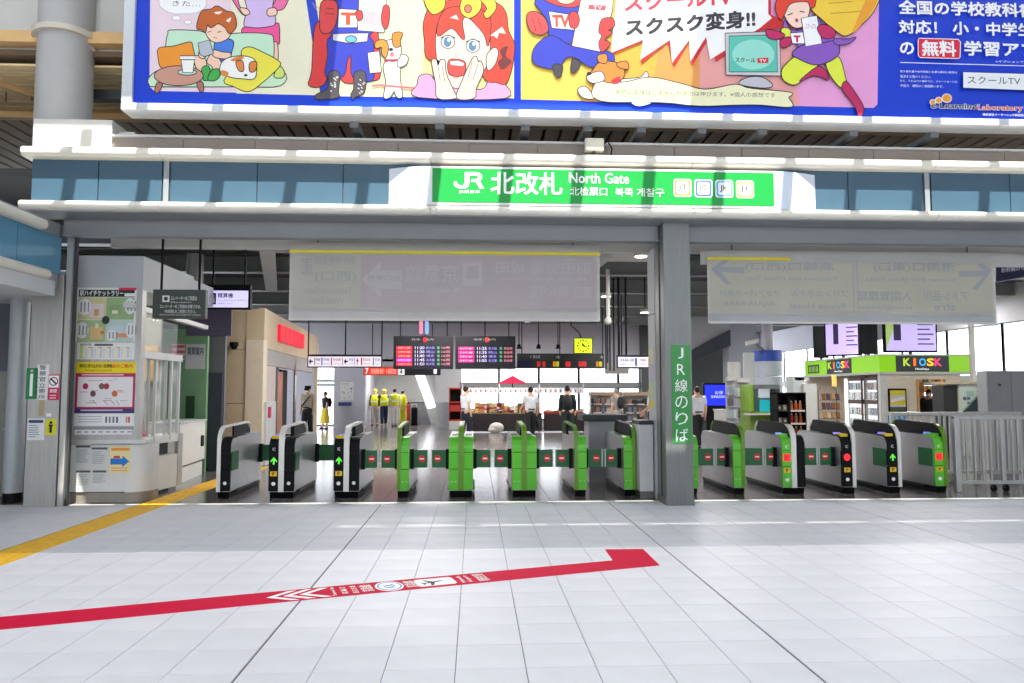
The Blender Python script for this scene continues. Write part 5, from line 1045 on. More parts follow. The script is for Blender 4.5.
B('cart_bag', (p.x-.12, p.x+.16, 35.1, 35.3, .1, .85), BLACK, t_, .05); MB().tube([(p.x-.1, 35.2, .8), (p.x-.1, 35.2, 1.0), (p.x+.12, 35.2, 1.0), (p.x+.12, 35.2, .8)], .015, STEEL, 6).build('cart_handle', t_); MB().cyl((p.x-.14, 35.2, .06), (p.x+.18, 35.2, .06), .06, BLACK, 10).build('cart_wheel', t_)
notice(bpy.data.objects['wall_back_pier'], Plane((0, YW-.3, 0), (1, 0, 0), (0, 0, 1)), 340.5, 382, 353.5, 400.5, (222, 220, 218), 'route_poster', [('のりかえ', .1, .05, .6, .15, (90, 90, 90))], grid_art(4, 10, ((90, 90, 96), (196, 120, 130), (160, 160, 170)), .1, .05, .9, .8))
B('blue_ledge', (wx(340), wx(353), YW-.36, YW-.3, wz(405.5), wz(402)), pm((70, 76, 130)), bpy.data.objects['wall_back_pier'])
# ---- departure boards
def board(label, x0, x1, rows, px_cols, rod):
    o, P = hang_sign('departure_board', label, x0, 336, x1, 369, 24, mat('board_black', (26, 24, 34), .4, 0, .1), None, rods=rod, zr=4.78, t=.25)
    mb = MB(); ptext(mb, P, '発車ご案内', x0+18, 338.5, x0+40, 340.5, pm((200, 200, 200)), h=.004); a0, b1 = P.px(x0+30, 337.5); a1, b0 = P.px(x0+33, 342); P.rect(mb, a0, a1, b0, b1, REDL, .004); mb.build('board_header', o)
    for r, (c, tm, ds, n1) in enumerate(rows):
        y = 346.3+4.05*r+(0 if len(rows) == 5 else .6); mb = MB(); X = lambda f: x0+(x1-x0)*f
        a0, b1 = P.px(X(.05), y); a1, b0 = P.px(X(.31), y+3.2); P.rect(mb, a0, a1, b0, b1, em(c, .9), .004); tn_ = mb.build('train_name', o); mb = MB(); ptext(mb, P, 'ひかり %d' % (503+r*2), X(.08), y+.7, X(.28), y+2.5, em((255, 200, 205), 1.0), h=.007); mb.build('lettering', tn_)
        mb = MB(); ptext(mb, P, tm, X(.36), y, X(.52), y+2.9, em((205, 195, 240), .75), h=.004, bold=.01); mb.build('departure_time', o); mb = MB(); ptext(mb, P, ds, X(.55), y+.2, X(.69), y+2.8, em((140, 130, 225), .8), h=.004, bold=.01); mb.build('destination', o)
        mb = MB(); a0, b1 = P.px(X(.73), y); a1, b0 = P.px(X(.78), y+3); P.shape(mb, circ((a0+a1)/2, (b0+b1)/2, (a1-a0)/2, (b1-b0)/2, 10), em((70, 140, 110), .6), .004); mb.build('platform_dot', o); mb = MB(); ptext(mb, P, n1, X(.81), y+.2, X(.95), y+2.8, em((220, 130, 145), .7), h=.004, bold=.006); mb.build('car_count', o)
PKc, RDc, VIc = (235, 40, 130), (240, 40, 50), (210, 60, 200)
board('left of the two departure boards, red rows with five trains', 393.5, 453, [(RDc, '11:20', '新大阪', '16両'), (RDc, '11:30', '岡山', '16両'), (RDc, '11:40', '博多', '16両'), (VIc, '11:45', '名古屋', '16両'), (RDc, '11:50', '新大阪', '16両')], None, (400, 425, 447))
board('right of the two departure boards, pink rows with four trains', 455.5, 515.5, [(PKc, '11:25', '新大阪', '自由席'), (PKc, '11:35', '岡山', '自由席'), (PKc, '11:40', '博多', '自由席'), (PKc, '11:50', '名古屋', '自由席')], None, (461, 485, 509))
t_ = thing('hanging_pennant', 'small red and blue streamer hanging in front of the left departure board', 'streamer', A(425, 335, 23.5)); p = A(424, 321, 23.5)
for k, c in ((-.09, (200, 110, 140)), (.09, (110, 140, 200))): B('streamer_strip', (p.x+k-.06, p.x+k+.06, 23.5, 23.51, A(424, 334, 23.5).z, p.z), pm(c), t_)
MB().cyl((p.x, 23.505, p.z), (p.x, 23.505, 4.78), .006, BLACK, 6).build('string', t_)
# ---- white direction signs
def dirsign(label, x0, x1, y0, y1, Y, spec, rods):
    o, P = hang_sign('direction_sign', label, x0, y0, x1, y1, Y, mat('sign_case_dark', (52, 50, 58), .4, .2, .05), None, rods=rods, zr=4.78)
    mb = MB(); a0, b1 = P.px(x0+1, y0+2); a1, b0 = P.px(x1-1, y1-1); P.rect(mb, a0, a1, b0, b1, em((232, 230, 244), .85), .003); f = mb.build('sign_face', o)
    mb = MB(); hh = b1-b0
    for k, x, w_, c in spec:
        xc = P.px(x, y0)[0]; ww = w_*Y/F_PX
        if k == 'bar': P.rect(mb, xc, xc+ww, b0+hh*.1, b1-hh*.1, pm(c), .005)
        elif k == 'txt':
            for j, (f0, f1) in enumerate(((.55, .85), (.2, .38))): text(mb, P, ('東海道線', 'Tokaido Line')[j], xc, xc+ww, b0+hh*f0, b0+hh*f1, pm(c), .005, bold=.01)
        elif k == 'l': P.shape(mb, [(xc, b0+hh*.5), (xc+ww*.5, b0+hh*.85), (xc+ww*.5, b0+hh*.58), (xc+ww, b0+hh*.58), (xc+ww, b0+hh*.42), (xc+ww*.5, b0+hh*.42), (xc+ww*.5, b0+hh*.15)], pm(c), .005)
        elif k == 'u': P.shape(mb, [(xc+ww*.5, b0+hh*.88), (xc, b0+hh*.5), (xc+ww*.38, b0+hh*.5), (xc+ww*.38, b0+hh*.12), (xc+ww*.62, b0+hh*.12), (xc+ww*.62, b0+hh*.5), (xc+ww, b0+hh*.5)], pm(c), .005)
    mb.build('sign_marks', f)
DK = (40, 40, 50)
dirsign('white hanging direction sign with arrows beside the beige shop', 307.5, 382, 354.5, 367.5, 20, [('l', 309, 4, DK), ('bar', 314.5, .9, (60, 160, 80)), ('txt', 316, 4.5, (110, 130, 170)), ('bar', 321.5, 1.2, (70, 120, 220)), ('txt', 323.5, 6, (110, 150, 220)), ('bar', 331, 1.2, (230, 80, 60)), ('txt', 333, 8, (220, 130, 120)), ('bar', 342.5, .6, DK), ('l', 344, 4, DK), ('txt', 349, 4.5, (120, 150, 220)), ('bar', 354.5, .6, DK), ('u', 356, 3, (220, 60, 50)), ('bar', 361, 1.4, (230, 80, 60)), ('txt', 363, 7, (220, 140, 130)), ('bar', 373, .9, DK), ('txt', 375, 5, (150, 150, 180))], (307.8, 345, 381.5))
dirsign('white hanging direction sign with blue and red bars left of the steel column', 617, 655, 355, 368, 19, [('txt', 620, 9, (140, 140, 180)), ('txt', 630, 4, (140, 140, 180)), ('bar', 635, 1.8, (60, 60, 150)), ('txt', 640, 6, (210, 130, 140)), ('bar', 648, 1.8, (235, 60, 50)), ('txt', 651, 2, (150, 150, 180))], (619, 627, 653))
# platform sign 7 / 8
o, P = hang_sign('platform_sign', 'red and black platform sign reading 7 and 8 over the stair opening', 363.5, 366.8, 440.5, 375.2, 30.5, mat('board_black', (26, 24, 34)), None, zr=4.78, rods=(372, 432))
mb = MB(); a0, b1 = P.px(364, 367.3); a1, b0 = P.px(397.5, 374.8); P.rect(mb, a0, a1, b0, b1, em((224, 60, 46), .8), .003); a0, b1 = P.px(398, 367.3); a1, b0 = P.px(404.5, 374.8); P.rect(mb, a0, a1, b0, b1, em((225, 225, 235), .8), .003)
c = (a0+a1)/2; hh = b1-b0; P.shape(mb, [(c, b0+hh*.1), (c-.07, b0+hh*.5), (c-.02, b0+hh*.45), (c-.02, b1-.04), (c+.02, b1-.04), (c+.02, b0+hh*.45), (c+.07, b0+hh*.5)], K, .006)
ptext(mb, P, '7', 365.5, 368, 368.5, 374, em((240, 230, 225), 1), h=.006, bold=.03); ptext(mb, P, '8', 433.5, 368.3, 437, 374, em((235, 235, 240), 1), h=.006, bold=.03); ptext(mb, P, '東海道線 横浜・小田原方面', 371, 368.6, 396, 373.8, em((245, 170, 150), .9), h=.006, bold=.01); mb.build('sign_face', o)
# dark sign strip with coloured plates, and the clock
o, P = hang_sign('platform_board', 'long dark sign strip with red and yellow plates right of the departure boards', 517, 353.5, 604, 368, 26, mat('strip_case', (58, 58, 60), .5, .2, .1), None, rods=(522, 560, 603), zr=4.78)
mb = MB(); a0, b1 = P.px(518, 360.5); a1, b0 = P.px(603, 367); P.rect(mb, a0, a1, b0, b1, pm((34, 50, 40)), .003); a0, b1 = P.px(518, 360.5); a1, b0 = P.px(533, 367); P.rect(mb, a0, a1, b0, b1, pm((30, 30, 70)), .004); mb.build('strip_face', o)
for x, w_, c in ((537, 3.5, (190, 40, 40)), (542.5, 3, (190, 40, 40)), (553, 2.6, (220, 140, 30)), (556, 3, (190, 190, 40)), (565.5, 5, (220, 40, 50)), (578.5, 8, (190, 40, 50)), (596, 2.5, (205, 120, 40)), (599, 3, (190, 190, 50))):
    mb = MB(); a0, b1 = P.px(x, 361.5); a1, b0 = P.px(x+w_, 366.5); P.rect(mb, a0, a1, b0, b1, em(c, .7), .006); mb.build('coloured_plate', o)
mb = MB(); ptext(mb, P, '← 東北線', 530, 355, 540, 358.5, pm((190, 190, 205)), h=.005); ptext(mb, P, '→', 556, 355, 560, 359, pm((200, 200, 210)), h=.005, bold=.04); ptext(mb, P, '→', 600, 355, 603, 359, pm((200, 200, 210)), h=.005, bold=.04); mb.build('lettering', o)
q0, q1 = A(574.5, 338.5, 25), A(592, 353, 25); YC = em((206, 222, 20), .8)
ck = thing('station_clock', 'square yellow-green hanging clock with black hands', 'clock', ((q0.x+q1.x)/2, 25, q1.z)); P = Plane((0, 25, 0), (1, 0, 0), (0, 0, 1)); B('clock_case', (q0.x-.03, q1.x+.03, 25, 25.15, q1.z-.03, q0.z+.03), DGREY, ck, .03)
mb = MB(); P.rect(mb, q0.x, q1.x, q1.z, q0.z, YC, .004); mb.build('clock_face', ck); cx, cz = (q0.x+q1.x)/2, (q0.z+q1.z)/2; R0 = (q0.z-q1.z)*.42
mb = MB()
for i in range(12):
    t = R_(30*i); d = (math.sin(t), math.cos(t)); n2 = (d[1], -d[0]); w_ = .02 if i % 3 else .03
    P.shape(mb, [(cx+d[0]*R0*.8+n2[0]*w_, cz+d[1]*R0*.8+n2[1]*w_), (cx+d[0]*R0+n2[0]*w_, cz+d[1]*R0+n2[1]*w_), (cx+d[0]*R0-n2[0]*w_, cz+d[1]*R0-n2[1]*w_), (cx+d[0]*R0*.8-n2[0]*w_, cz+d[1]*R0*.8-n2[1]*w_)], K, .006)
o = mb.build('hour_mark', ck); o['kind'] = 'stuff'
for ang, ln, w_, nm in ((340, .6, .04, 'hour_hand'), (105, .85, .028, 'minute_hand')):
    t = R_(ang); d = (math.sin(t), math.cos(t)); n2 = (d[1], -d[0]); mb = MB(); P.shape(mb, [(cx+n2[0]*w_, cz+n2[1]*w_), (cx+d[0]*R0*ln, cz+d[1]*R0*ln), (cx-n2[0]*w_, cz-n2[1]*w_)], K, .008); mb.build(nm, ck)
MB().tube([(cx-.05, 25.08, q0.z), (cx-.12, 25.08, q0.z+.2), (cx-.4, 25.1, q0.z+.45), (cx-.4, 25.1, 4.78)], .02, BLACK, 6).build('clock_arm', ck)
for i, (x, y) in enumerate(((519, 346), (538.5, 346), (558, 346))):
    p = A(x, y, 26.5); t_ = thing('pendant_speaker', 'small black ceiling speaker on a rod, %s of three above the dark sign strip' % ('leftmost', 'middle one', 'rightmost')[i], 'speaker', (p.x, 26.5, p.z-.1)); MB().cyl((p.x, 26.5, p.z), (p.x, 26.5, 4.78), .02, BLACK, 6).build('rod', t_); MB().cyl((p.x, 26.5, p.z-.1), (p.x, 26.5, p.z+.06), .1, BLACK, 12, .05).build('horn', t_)
rr = thing('hanger_frame', 'cluster of thin black hanger rods left of the steel column', 'hanger', (4, 20.3, 2.4))
for x in (606, 610, 614, 619.5, 626): p = A(x, 365, 20.3); MB().cyl((p.x, 20.3, p.z-random.random()*.2), (p.x, 20.3, 4.78), .02, BLACK, 6).build('rod', rr)
o, P = hang_sign('hanging_sign', 'small white unlit sign plate under the black hanger rods', 605, 363, 629, 374, 21, OFFW, None, zr=4.78, rods=(608, 622), t=.06)
# ---- market stall
YS = 29.5
def sx(x): return A(x, 410, YS).x
def sz(y): return GZ(y, YS)
st = thing('market_stall', 'long stall table with dark cloth, low canopy frame and white pennants', 'stall', (sx(520), YS, 0))
CLOTH = mat('dark_cloth', (52, 46, 46), .8, 0, .2, 4)
B('table_top', (sx(467), sx(541), YS-.4, YS+.5, .72, .76), mat('stall_wood', (150, 120, 86), .6, 0, .1), st); B('table_cloth', (sx(467), sx(541), YS-.42, YS-.38, .04, .72), CLOTH, st)
B('table_top', (sx(543), sx(585), YS-.3, YS+.6, .70, .74), mat('red_stall', (130, 40, 36), .6, 0, .1), st); B('table_cloth', (sx(543), sx(585), YS-.32, YS-.28, .04, .70), CLOTH, st)
for x in (462, 500, 541, 586): MB().cyl((sx(x), YS+.7, 0), (sx(x), YS+.7, 1.9), .025, LGREY, 8).build('stall_post', st)
B('canopy_rail', (sx(462), sx(586), YS+.66, YS+.74, 1.62, 1.68), WHITEP, st)
for i in range(24):
    xx = sx(463.5+5.1*i); mb = MB(); mb.box(xx, xx+.17, YS+.60, YS+.61, sz(393.5), sz(387.5), pm((228, 222, 226))); mb.box(xx+.05, xx+.11, YS+.596, YS+.6, sz(392), sz(389.5), pm(((200, 110, 130), (110, 110, 120), (196, 160, 150))[i % 3])); mb.build('pennant', st)
r = random.Random(3)
for i in range(48):
    x = sx(470+r.uniform(0, 69)); k = r.random(); w_, h_ = r.uniform(.12, .24), r.uniform(.07, .40); yy = YS-.3+.25*(i % 3)
    ci = r.randrange(7); c = ((222, 214, 196), (150, 60, 46), (206, 196, 120), (90, 110, 60), (200, 140, 90), (232, 228, 222), (120, 60, 50))[ci]
    t_ = thing('gift_box', '%s %s sweets box with %s band in the %s row on the stall table' % ('low' if h_ < .2 else 'tall', ('cream', 'brick red', 'straw yellow', 'olive green', 'orange tan', 'white', 'dark brown')[ci], 'red' if k > .5 else 'white', ('front', 'middle', 'rear')[i % 3]), 'box', (x, yy, .76), 'boxed sweets on the stall')
    B('box_body', (x-w_/2, x+w_/2, yy-.07, yy+.07, .76, .76+h_), pm(c), t_); B('box_band', (x-w_/2-.002, x+w_/2+.002, yy-.072, yy+.072, .76+h_*.4, .76+h_*.6), pm((196, 60, 60) if k > .5 else (240, 236, 228)), t_)
for i in range(14):
    x = sx(545+i*2.8); yy = YS-.1+.2*(i % 2); t_ = thing('lacquer_tray', 'red tray of goods on the dark second table, %s from the left' % ('first', 'second', 'third', 'fourth', 'fifth', 'sixth', 'seventh', 'eighth', 'ninth', 'tenth', 'eleventh', 'twelfth', 'thirteenth', 'last')[i], 'tray', (x, yy, .74), 'red trays on the second table')
    B('tray_body', (x-.08, x+.08, yy-.08, yy+.08, .74, .78), pm((170, 44, 40)), t_); B('tray_goods', (x-.06, x+.06, yy-.06, yy+.06, .78, .82+.1*r.random()), pm(r.choice(((200, 180, 150), (60, 44, 40), (190, 120, 70)))), t_)
um = thing('paper_parasol', 'open red paper parasol standing behind the stall', 'parasol', (sx(512.5), YS+1.2, 0)); zc = GZ(375.5, YS+1.2); xc = A(512.5, 380, YS+1.2).x; rr_ = A(528, 384, YS+1.2).x-xc; ze = GZ(383.5, YS+1.2)
n = 24
for i in range(n):
    a_, b_ = 2*math.pi*i/n, 2*math.pi*(i+1)/n; MB().poly([(xc, YS+1.2, zc), (xc+rr_*math.cos(a_), YS+1.2+rr_*math.sin(a_), ze), (xc+rr_*math.cos(b_), YS+1.2+rr_*math.sin(b_), ze)], mat('parasol_red', (200, 30, 66), .6, 0, .06)).build('parasol_panel', um)
MB().cyl((xc, YS+1.2, 0), (xc, YS+1.2, zc+.1), .02, BLACK, 8).build('pole', um)
t_ = thing('white_sack', 'white cloth sack lying in front of the stall table', 'sack', (sx(496), YS-.75, 0)); MB().ell((sx(496), YS-.75, .2), .28, .2, .2, mat('sack', (206, 200, 190), .8, 0, .08), 16, 10).build('sack_body', t_, smooth=True); MB().ell((sx(493), YS-.8, .12), .2, .18, .12, mat('sack', (206, 200, 190)), 12, 8).build('sack_base', t_, smooth=True)
cb = thing('red_display_cabinet', 'red framed display cabinet against the white pillar left of the stall', 'cabinet', (sx(455), 31.5, 0)); c0, c1 = A(449, 400, 31.5).x, A(461.5, 400, 31.5).x
B('cabinet_back', (c0, c1, 31.7, 31.75, .35, GZ(388, 31.5)), BLACK, cb)
for z in (.35, .75, 1.1, GZ(388, 31.5)-.05): B('cabinet_shelf', (c0, c1, 31.4, 31.7, z, z+.06), pm((190, 56, 40)), cb)
for x in (c0, c1-.04): B('cabinet_side', (x, x+.04, 31.4, 31.7, .35, GZ(388, 31.5)), pm((170, 50, 40)), cb)
B('cabinet_base', (c0, c1, 31.4, 31.75, 0, .35), OFFW, cb); B('cabinet_goods', (c0+.06, c1-.06, 31.5, 31.65, .81, 1.05), pm((190, 60, 56)), cb)
# souvenir racks
def srack(label, x0, x1, Y, ztop, rows=4):
    a, b = A(x0, 410, Y).x, A(x1, 410, Y).x; t_ = thing('souvenir_rack', label, 'rack', ((a+b)/2, Y, 0)); B('rack_back', (a, b, Y+.3, Y+.33, .05, ztop), OFFW, t_); B('rack_header', (a, b, Y-.02, Y+.3, ztop-.08, ztop+.06), mat('header_brown', (190, 160, 136), .6, 0, .1), t_)
    for i in range(rows):
        z = .12+(ztop-.35)*i/(rows-.4); B('rack_shelf', (a, b, Y-.05, Y+.3, z, z+.04), WHITEP, t_)
        n = int((b-a)/.2)
        for k in range(n):
            c = r.choice(((60, 54, 56), (96, 84, 84), (196, 184, 176), (150, 110, 100), (120, 120, 132))); B('pack', (a+.2*k+.02, a+.2*k+.17, Y+.02, Y+.2, z+.04, z+.04+r.uniform(.12, .22)), pm(c), t_)
            if k % 2 == 0: B('price_tag', (a+.2*k+.05, a+.2*k+.13, Y-.056, Y-.05, z-.0, z+.05), pm((70, 60, 60)), t_)
    for x in (a, b-.03): B('rack_side', (x, x+.03, Y-.05, Y+.3, 0, ztop), OFFW, t_)
srack('souvenir rack with rows of packs nearest the window pane gap', 590, 621, 28, GZ(393.5, 28)); srack('souvenir rack with rows of packs half behind the grey counter', 622, 652, 27.8, GZ(393.5, 28))
# ================================================================== PEOPLE
def skin_mesh(verts, edges, rad, sub=2, grow=1.12):
    me = bpy.data.meshes.new('s'); me.from_pydata(verts, edges, []); o = bpy.data.objects.new('s', me); TMP.collection.objects.link(o)
    m = o.modifiers.new('skin', 'SKIN'); m.use_smooth_shade = True
    if not me.skin_vertices: me.skin_vertices.new(name='')
    for i, sv in enumerate(me.skin_vertices[0].data): q_ = (rad[i], rad[i]) if not isinstance(rad[i], tuple) else rad[i]; sv.radius = (q_[0]*grow, q_[1]*grow); sv.use_root = i == 0
    s = o.modifiers.new('sub', 'SUBSURF'); s.levels = s.render_levels = sub
    TMP.view_layers[0].update(); dg = TMP.view_layers[0].depsgraph; out = bpy.data.meshes.new_from_object(o.evaluated_get(dg)); bpy.data.objects.remove(o); bpy.data.meshes.remove(me)
    r_ = [v.co.copy() for v in out.vertices], [list(p.vertices) for p in out.polygons]; bpy.data.meshes.remove(out); return r_
SKIN = mat('skin', (214, 170, 142), .5, 0, .04); HAIRM = mat('black_hair', (26, 22, 22), .5, 0, .1); SHOE = mat('black_shoe', (22, 20, 20), .4, 0, .1)
def person(label, px_, Y, h, rz, top, bottom, hair=HAIRM, sleeve='short', skirt=False, extras=(), stride=.05, arms=((.0, .0), (.0, .0)), lean=0, zoff=0, grp=None):
    X = A(px_, 410, Y).x; s = h/1.7; c_, s_ = math.cos(rz), math.sin(rz)
    t_ = thing('person', label, 'person', (X, Y, zoff), grp)
    def T(p): x, y, z = p[0]*s, (p[1]+lean*max(0, p[2]-.95))*s, p[2]*s; return Vector((X+x*c_-y*s_, Y+x*s_+y*c_, z+zoff))
    V = [(0, 0, .94), (0, -.005, 1.06), (0, 0, 1.26), (0, -.01, 1.42), (0, .0, 1.49), (0, .02, 1.56), (0, .02, 1.655)]; Rd = [(.15, .105), (.135, .095), (.155, .11), (.10, .075), .05, (.075, .09), (.06, .07)]
    E = [(0, 1), (1, 2), (2, 3), (3, 4), (4, 5), (5, 6)]
    def addv(p, r_, link): V.append(p); Rd.append(r_); E.append((link, len(V)-1)); return len(V)-1
    idx = {}
    for k, sd in ((0, -1), (1, 1)):
        ef, ew = arms[k]         # forward of elbow, of wrist
        a = addv((sd*.175, -.005, 1.40), .06, 3); b = addv((sd*.225, -.02+ef*.5, 1.14), .044, a); c = addv((sd*.23, .03+ef+ew, .92+ew*.55), .032, b); d = addv((sd*.232, .05+ef+ew*1.15, .855+ew*.6), (.018, .036), c)
        idx[k] = (a, b, c, d)
        for j in range(4): e = addv((sd*.236, .03+.018*j+ef+ew*1.2, .80+ew*.6-.004*abs(j-1.5)), .009, d); addv((sd*.228, .037+.018*j+ef+ew*1.25, .765+ew*.62+.003*abs(j-1.5)), .008, e)
        e = addv((sd*.222, .085+ef+ew*1.2, .835+ew*.6), .010, d); addv((sd*.215, .10+ef+ew*1.22, .80+ew*.6), .009, e)
    for k, sd in ((0, -1), (1, 1)):
        st_ = stride*sd; a = addv((sd*.085, 0, .88), .092, 0); b = addv((sd*.09, .02+st_, .48), .058, a); c = addv((sd*.09, -.02+st_*1.6, .10), .038, b); addv((sd*.1, .12+st_*1.6, .035), (.036, .03), c); idx[2+k] = (a, b, c)
    v, f = skin_mesh(V, E, Rd); MB().add([T(p) for p in v], f, SKIN).build('body', t_, smooth=True)
    # clothing
    cv = [(0, 0, .90), V[1], V[2], V[3]]; cr = [(.158, .118), (.152, .112), (.17, .125), (.105, .085)]; ce = [(0, 1), (1, 2), (2, 3)]
    for k in (0, 1):
        a, b, c, d = idx[k]; i0 = len(cv); cv.append(V[a]); cr.append(.072); ce.append((3, i0))
        el = V[b]; 
        if sleeve == 'short': el = tuple((V[a][i]*.25+V[b][i]*.75) for i in range(3))
        cv.append(el); cr.append(.058); ce.append((i0, i0+1))
        if sleeve == 'long': cv.append(V[c]); cr.append(.045); ce.append((i0+1, i0+2))
    v, f = skin_mesh(cv, ce, cr, grow=1.28); MB().add([T(p) for p in v], f, top).build('shirt', t_, smooth=True)
    if skirt:
        n = 20; mb = MB(); pr_ = [(.15, 1.02), (.19, .85), (.25, .5), (.28, .28)]; vs2 = [T((rx*math.cos(q)*(1+.06*math.sin(5*q)), rx*.8*math.sin(q), z)) for rx, z in pr_ for q in [2*math.pi*i/n for i in range(n)]]
        mb.add(vs2, [(j*n+i, j*n+(i+1) % n, (j+1)*n+(i+1) % n, (j+1)*n+i) for j in range(3) for i in range(n)], bottom); mb.build('skirt', t_, smooth=True)
    else:
        pv = [V[0], (0, 0, 1.06)]; prd = [(.15, .11), (.14, .10)]; pe = [(0, 1)]
        for k in (2, 3):
            a, b, c = idx[k]; i0 = len(pv); pv += [V[a], V[b], (V[c][0], V[c][1], V[c][2]-.02)]; prd += [.105, .076, .06]; pe += [(0, i0), (i0, i0+1), (i0+1, i0+2)]
        v, f = skin_mesh(pv, pe, prd, grow=1.22); MB().add([T(p) for p in v], f, bottom).build('trousers', t_, smooth=True)
    for k, sd in ((2, -1), (3, 1)):
        c = V[idx[k][2]]; mb = MB(); mb.ell((0, 0, 0), .048, .13, .05, SHOE, 10, 6); mb.v = [T((c[0]+p.x, c[1]+.06+p.y, max(.0, .045+p.z))) for p in mb.v]; mb.build('shoe', t_, smooth=True)
    mb = MB(); mb.ell((0, 0, 0), .085, .095, .10, hair, 14, 10); mb.v = [T((p.x, p.y-.012 + (.0), 1.632+p.z*(1 if p.y < .02 or p.z > 0 else .2))) for p in mb.v]; mb.build('hair', t_, smooth=True)
    mb = MB()
    for sd in (-1, 1):
        mb.ell((sd*.03, .098, 1.60), .011, .006, .006, BLACK, 8, 5); mb.ell((sd*.082, .02, 1.59), .012, .02, .03, SKIN, 8, 5)
    mb.ell((0, .108, 1.575), .012, .016, .02, SKIN, 8, 5); mb.ell((0, .098, 1.535), .022, .006, .006, pm((170, 90, 84)), 8, 5)
    mb.v = [T(p) for p in mb.v]; mb.build('face', t_, smooth=True)
    def local(fn, name): mb = MB(); fn(mb); mb.v = [T(p) for p in mb.v]; return mb.build(name, t_, smooth=True)
    for ex in extras:
        if ex == 'cap': local(lambda m: (m.cyl((0, -.0, 1.65), (0, -.0, 1.74), .1, BLACK, 16, .115), m.cyl((0, .05, 1.645), (0, .06, 1.655), .105, BLACK, 16)), 'cap')
        elif ex == 'helmet': local(lambda m: (m.ell((0, 0, 1.66), .11, .125, .09, pm((206, 206, 60)), 14, 8),), 'helmet')
        elif ex == 'vest':
            v, f = skin_mesh(cv[:4]+[(0, -.01, 1.49)], ce[:3]+[(3, 4)], [(.175, .13), (.168, .13), (.185, .145), (.17, .115), (.10, .09)], grow=1.32); MB().add([T((p[0], p[1], max(p[2], .9))) for p in v], f, mat('hi_vis_yellow', (222, 226, 30), .5, 0, .06)).build('vest', t_, smooth=True)
            local(lambda m: [m.box(-.17, .17, y_, y_+.012, 1.12, 1.17, pm((226, 226, 216))) for y_ in (-.168, .156)], 'reflective_band')
        elif ex == 'backpack': local(lambda m: m.ell((0, -.22, 1.22), .15, .10, .23, mat('black_bag', (30, 30, 34), .6, 0, .1), 14, 10), 'backpack')
        elif ex == 'bag': local(lambda m: m.ell((.25, .02, .55), .06, .17, .18, mat('black_bag', (30, 30, 34), .6, 0, .1), 12, 8), 'handbag'); local(lambda m: m.tube([(.24, -.06, .7), (.24, .03, .83), (.24, .12, .7)], .01, BLACK, 6), 'bag_strap')
        elif ex == 'belt': local(lambda m: m.cyl((0, 0, .995), (0, 0, 1.03), .158, BLACK, 20), 'belt')
        elif ex == 'sash': local(lambda m: m.tube([(-.15, .1, 1.4), (0, .15, 1.22), (.15, .12, 1.05)], .02, BLACK, 6), 'shoulder_strap')
        elif ex == 'mask': local(lambda m: m.ell((0, .085, 1.55), .05, .03, .035, W, 10, 6), 'mask')
        elif ex == 'tie': local(lambda m: m.box(-.02, .02, .12, .135, 1.1, 1.4, BLACK), 'tie')
    return t_
def fab(n, c): return mat('fabric_'+n, c, .75, 0, .08, 8)
NAVY = fab('navy', (32, 36, 52)); WSH = fab('white', (222, 224, 230)); BLK = fab('black', (28, 28, 32)); KHA = fab('khaki', (170, 166, 156)); GRN = fab('dark_green', (28, 42, 40))
person('man in white shirt and dark trousers walking left of the stall', 466, 24, 1.72, R_(-60), WSH, NAVY, extras=('belt',), stride=.08)
person('man in white shirt with a black bag at the middle of the stall', 530.5, 24, 1.70, R_(15), WSH, BLK, extras=('bag', 'belt'), arms=((.12, .15), (0, 0)))
person('man in dark suit with a shoulder bag at the right of the stall', 567.5, 24, 1.74, R_(-10), GRN, GRN, sleeve='long', extras=('backpack',))
person('man in pale shirt behind the grey counter left of the column', 652, 21.5, 1.72, R_(70), WSH, NAVY, arms=((.1, .1), (.1, .1)))
person('grey-haired shopper with a black backpack at the souvenir racks', 616, 26, 1.66, R_(40), fab('grey', (150, 146, 144)), KHA, hair=fab('grey_hair', (150, 148, 146)), extras=('backpack',))
person('man in white shirt and dark trousers right behind the steel column', 697.5, 20.5, 1.70, R_(5), WSH, BLK, extras=('belt',), stride=.1)
person('station guard in peaked cap standing at the beige shop corner', 307.5, 26, 1.74, R_(165), fab('beige_shirt', (176, 162, 146)), BLK, extras=('cap', 'sash', 'belt', 'mask'))
person('woman in black top and long yellow skirt behind the guard', 325, 32, 1.56, R_(120), BLK, fab('mustard', (216, 190, 50)), skirt=True, extras=('backpack',))
person('worker in yellow vest, helmet and dark sleeves, leftmost of four', 375, 35, 1.66, R_(170), NAVY, KHA, sleeve='long', extras=('vest', 'helmet'))
person('worker in yellow vest and navy trousers, second of four', 384, 34.6, 1.66, R_(190), NAVY, fab('work_navy', (30, 40, 78)), sleeve='long', extras=('vest', 'helmet'))
person('worker in yellow vest and pale trousers, third of four', 394.5, 34.2, 1.70, R_(20), fab('pale_sleeve', (190, 190, 180)), fab('pale_trousers', (196, 194, 188)), sleeve='long', extras=('vest',))
person('worker in long yellow rain suit, rightmost of four', 403, 34.6, 1.62, R_(-60), fab('rain_yellow', (206, 200, 40)), fab('rain_yellow', (206, 200, 40)), sleeve='long', extras=('vest',))
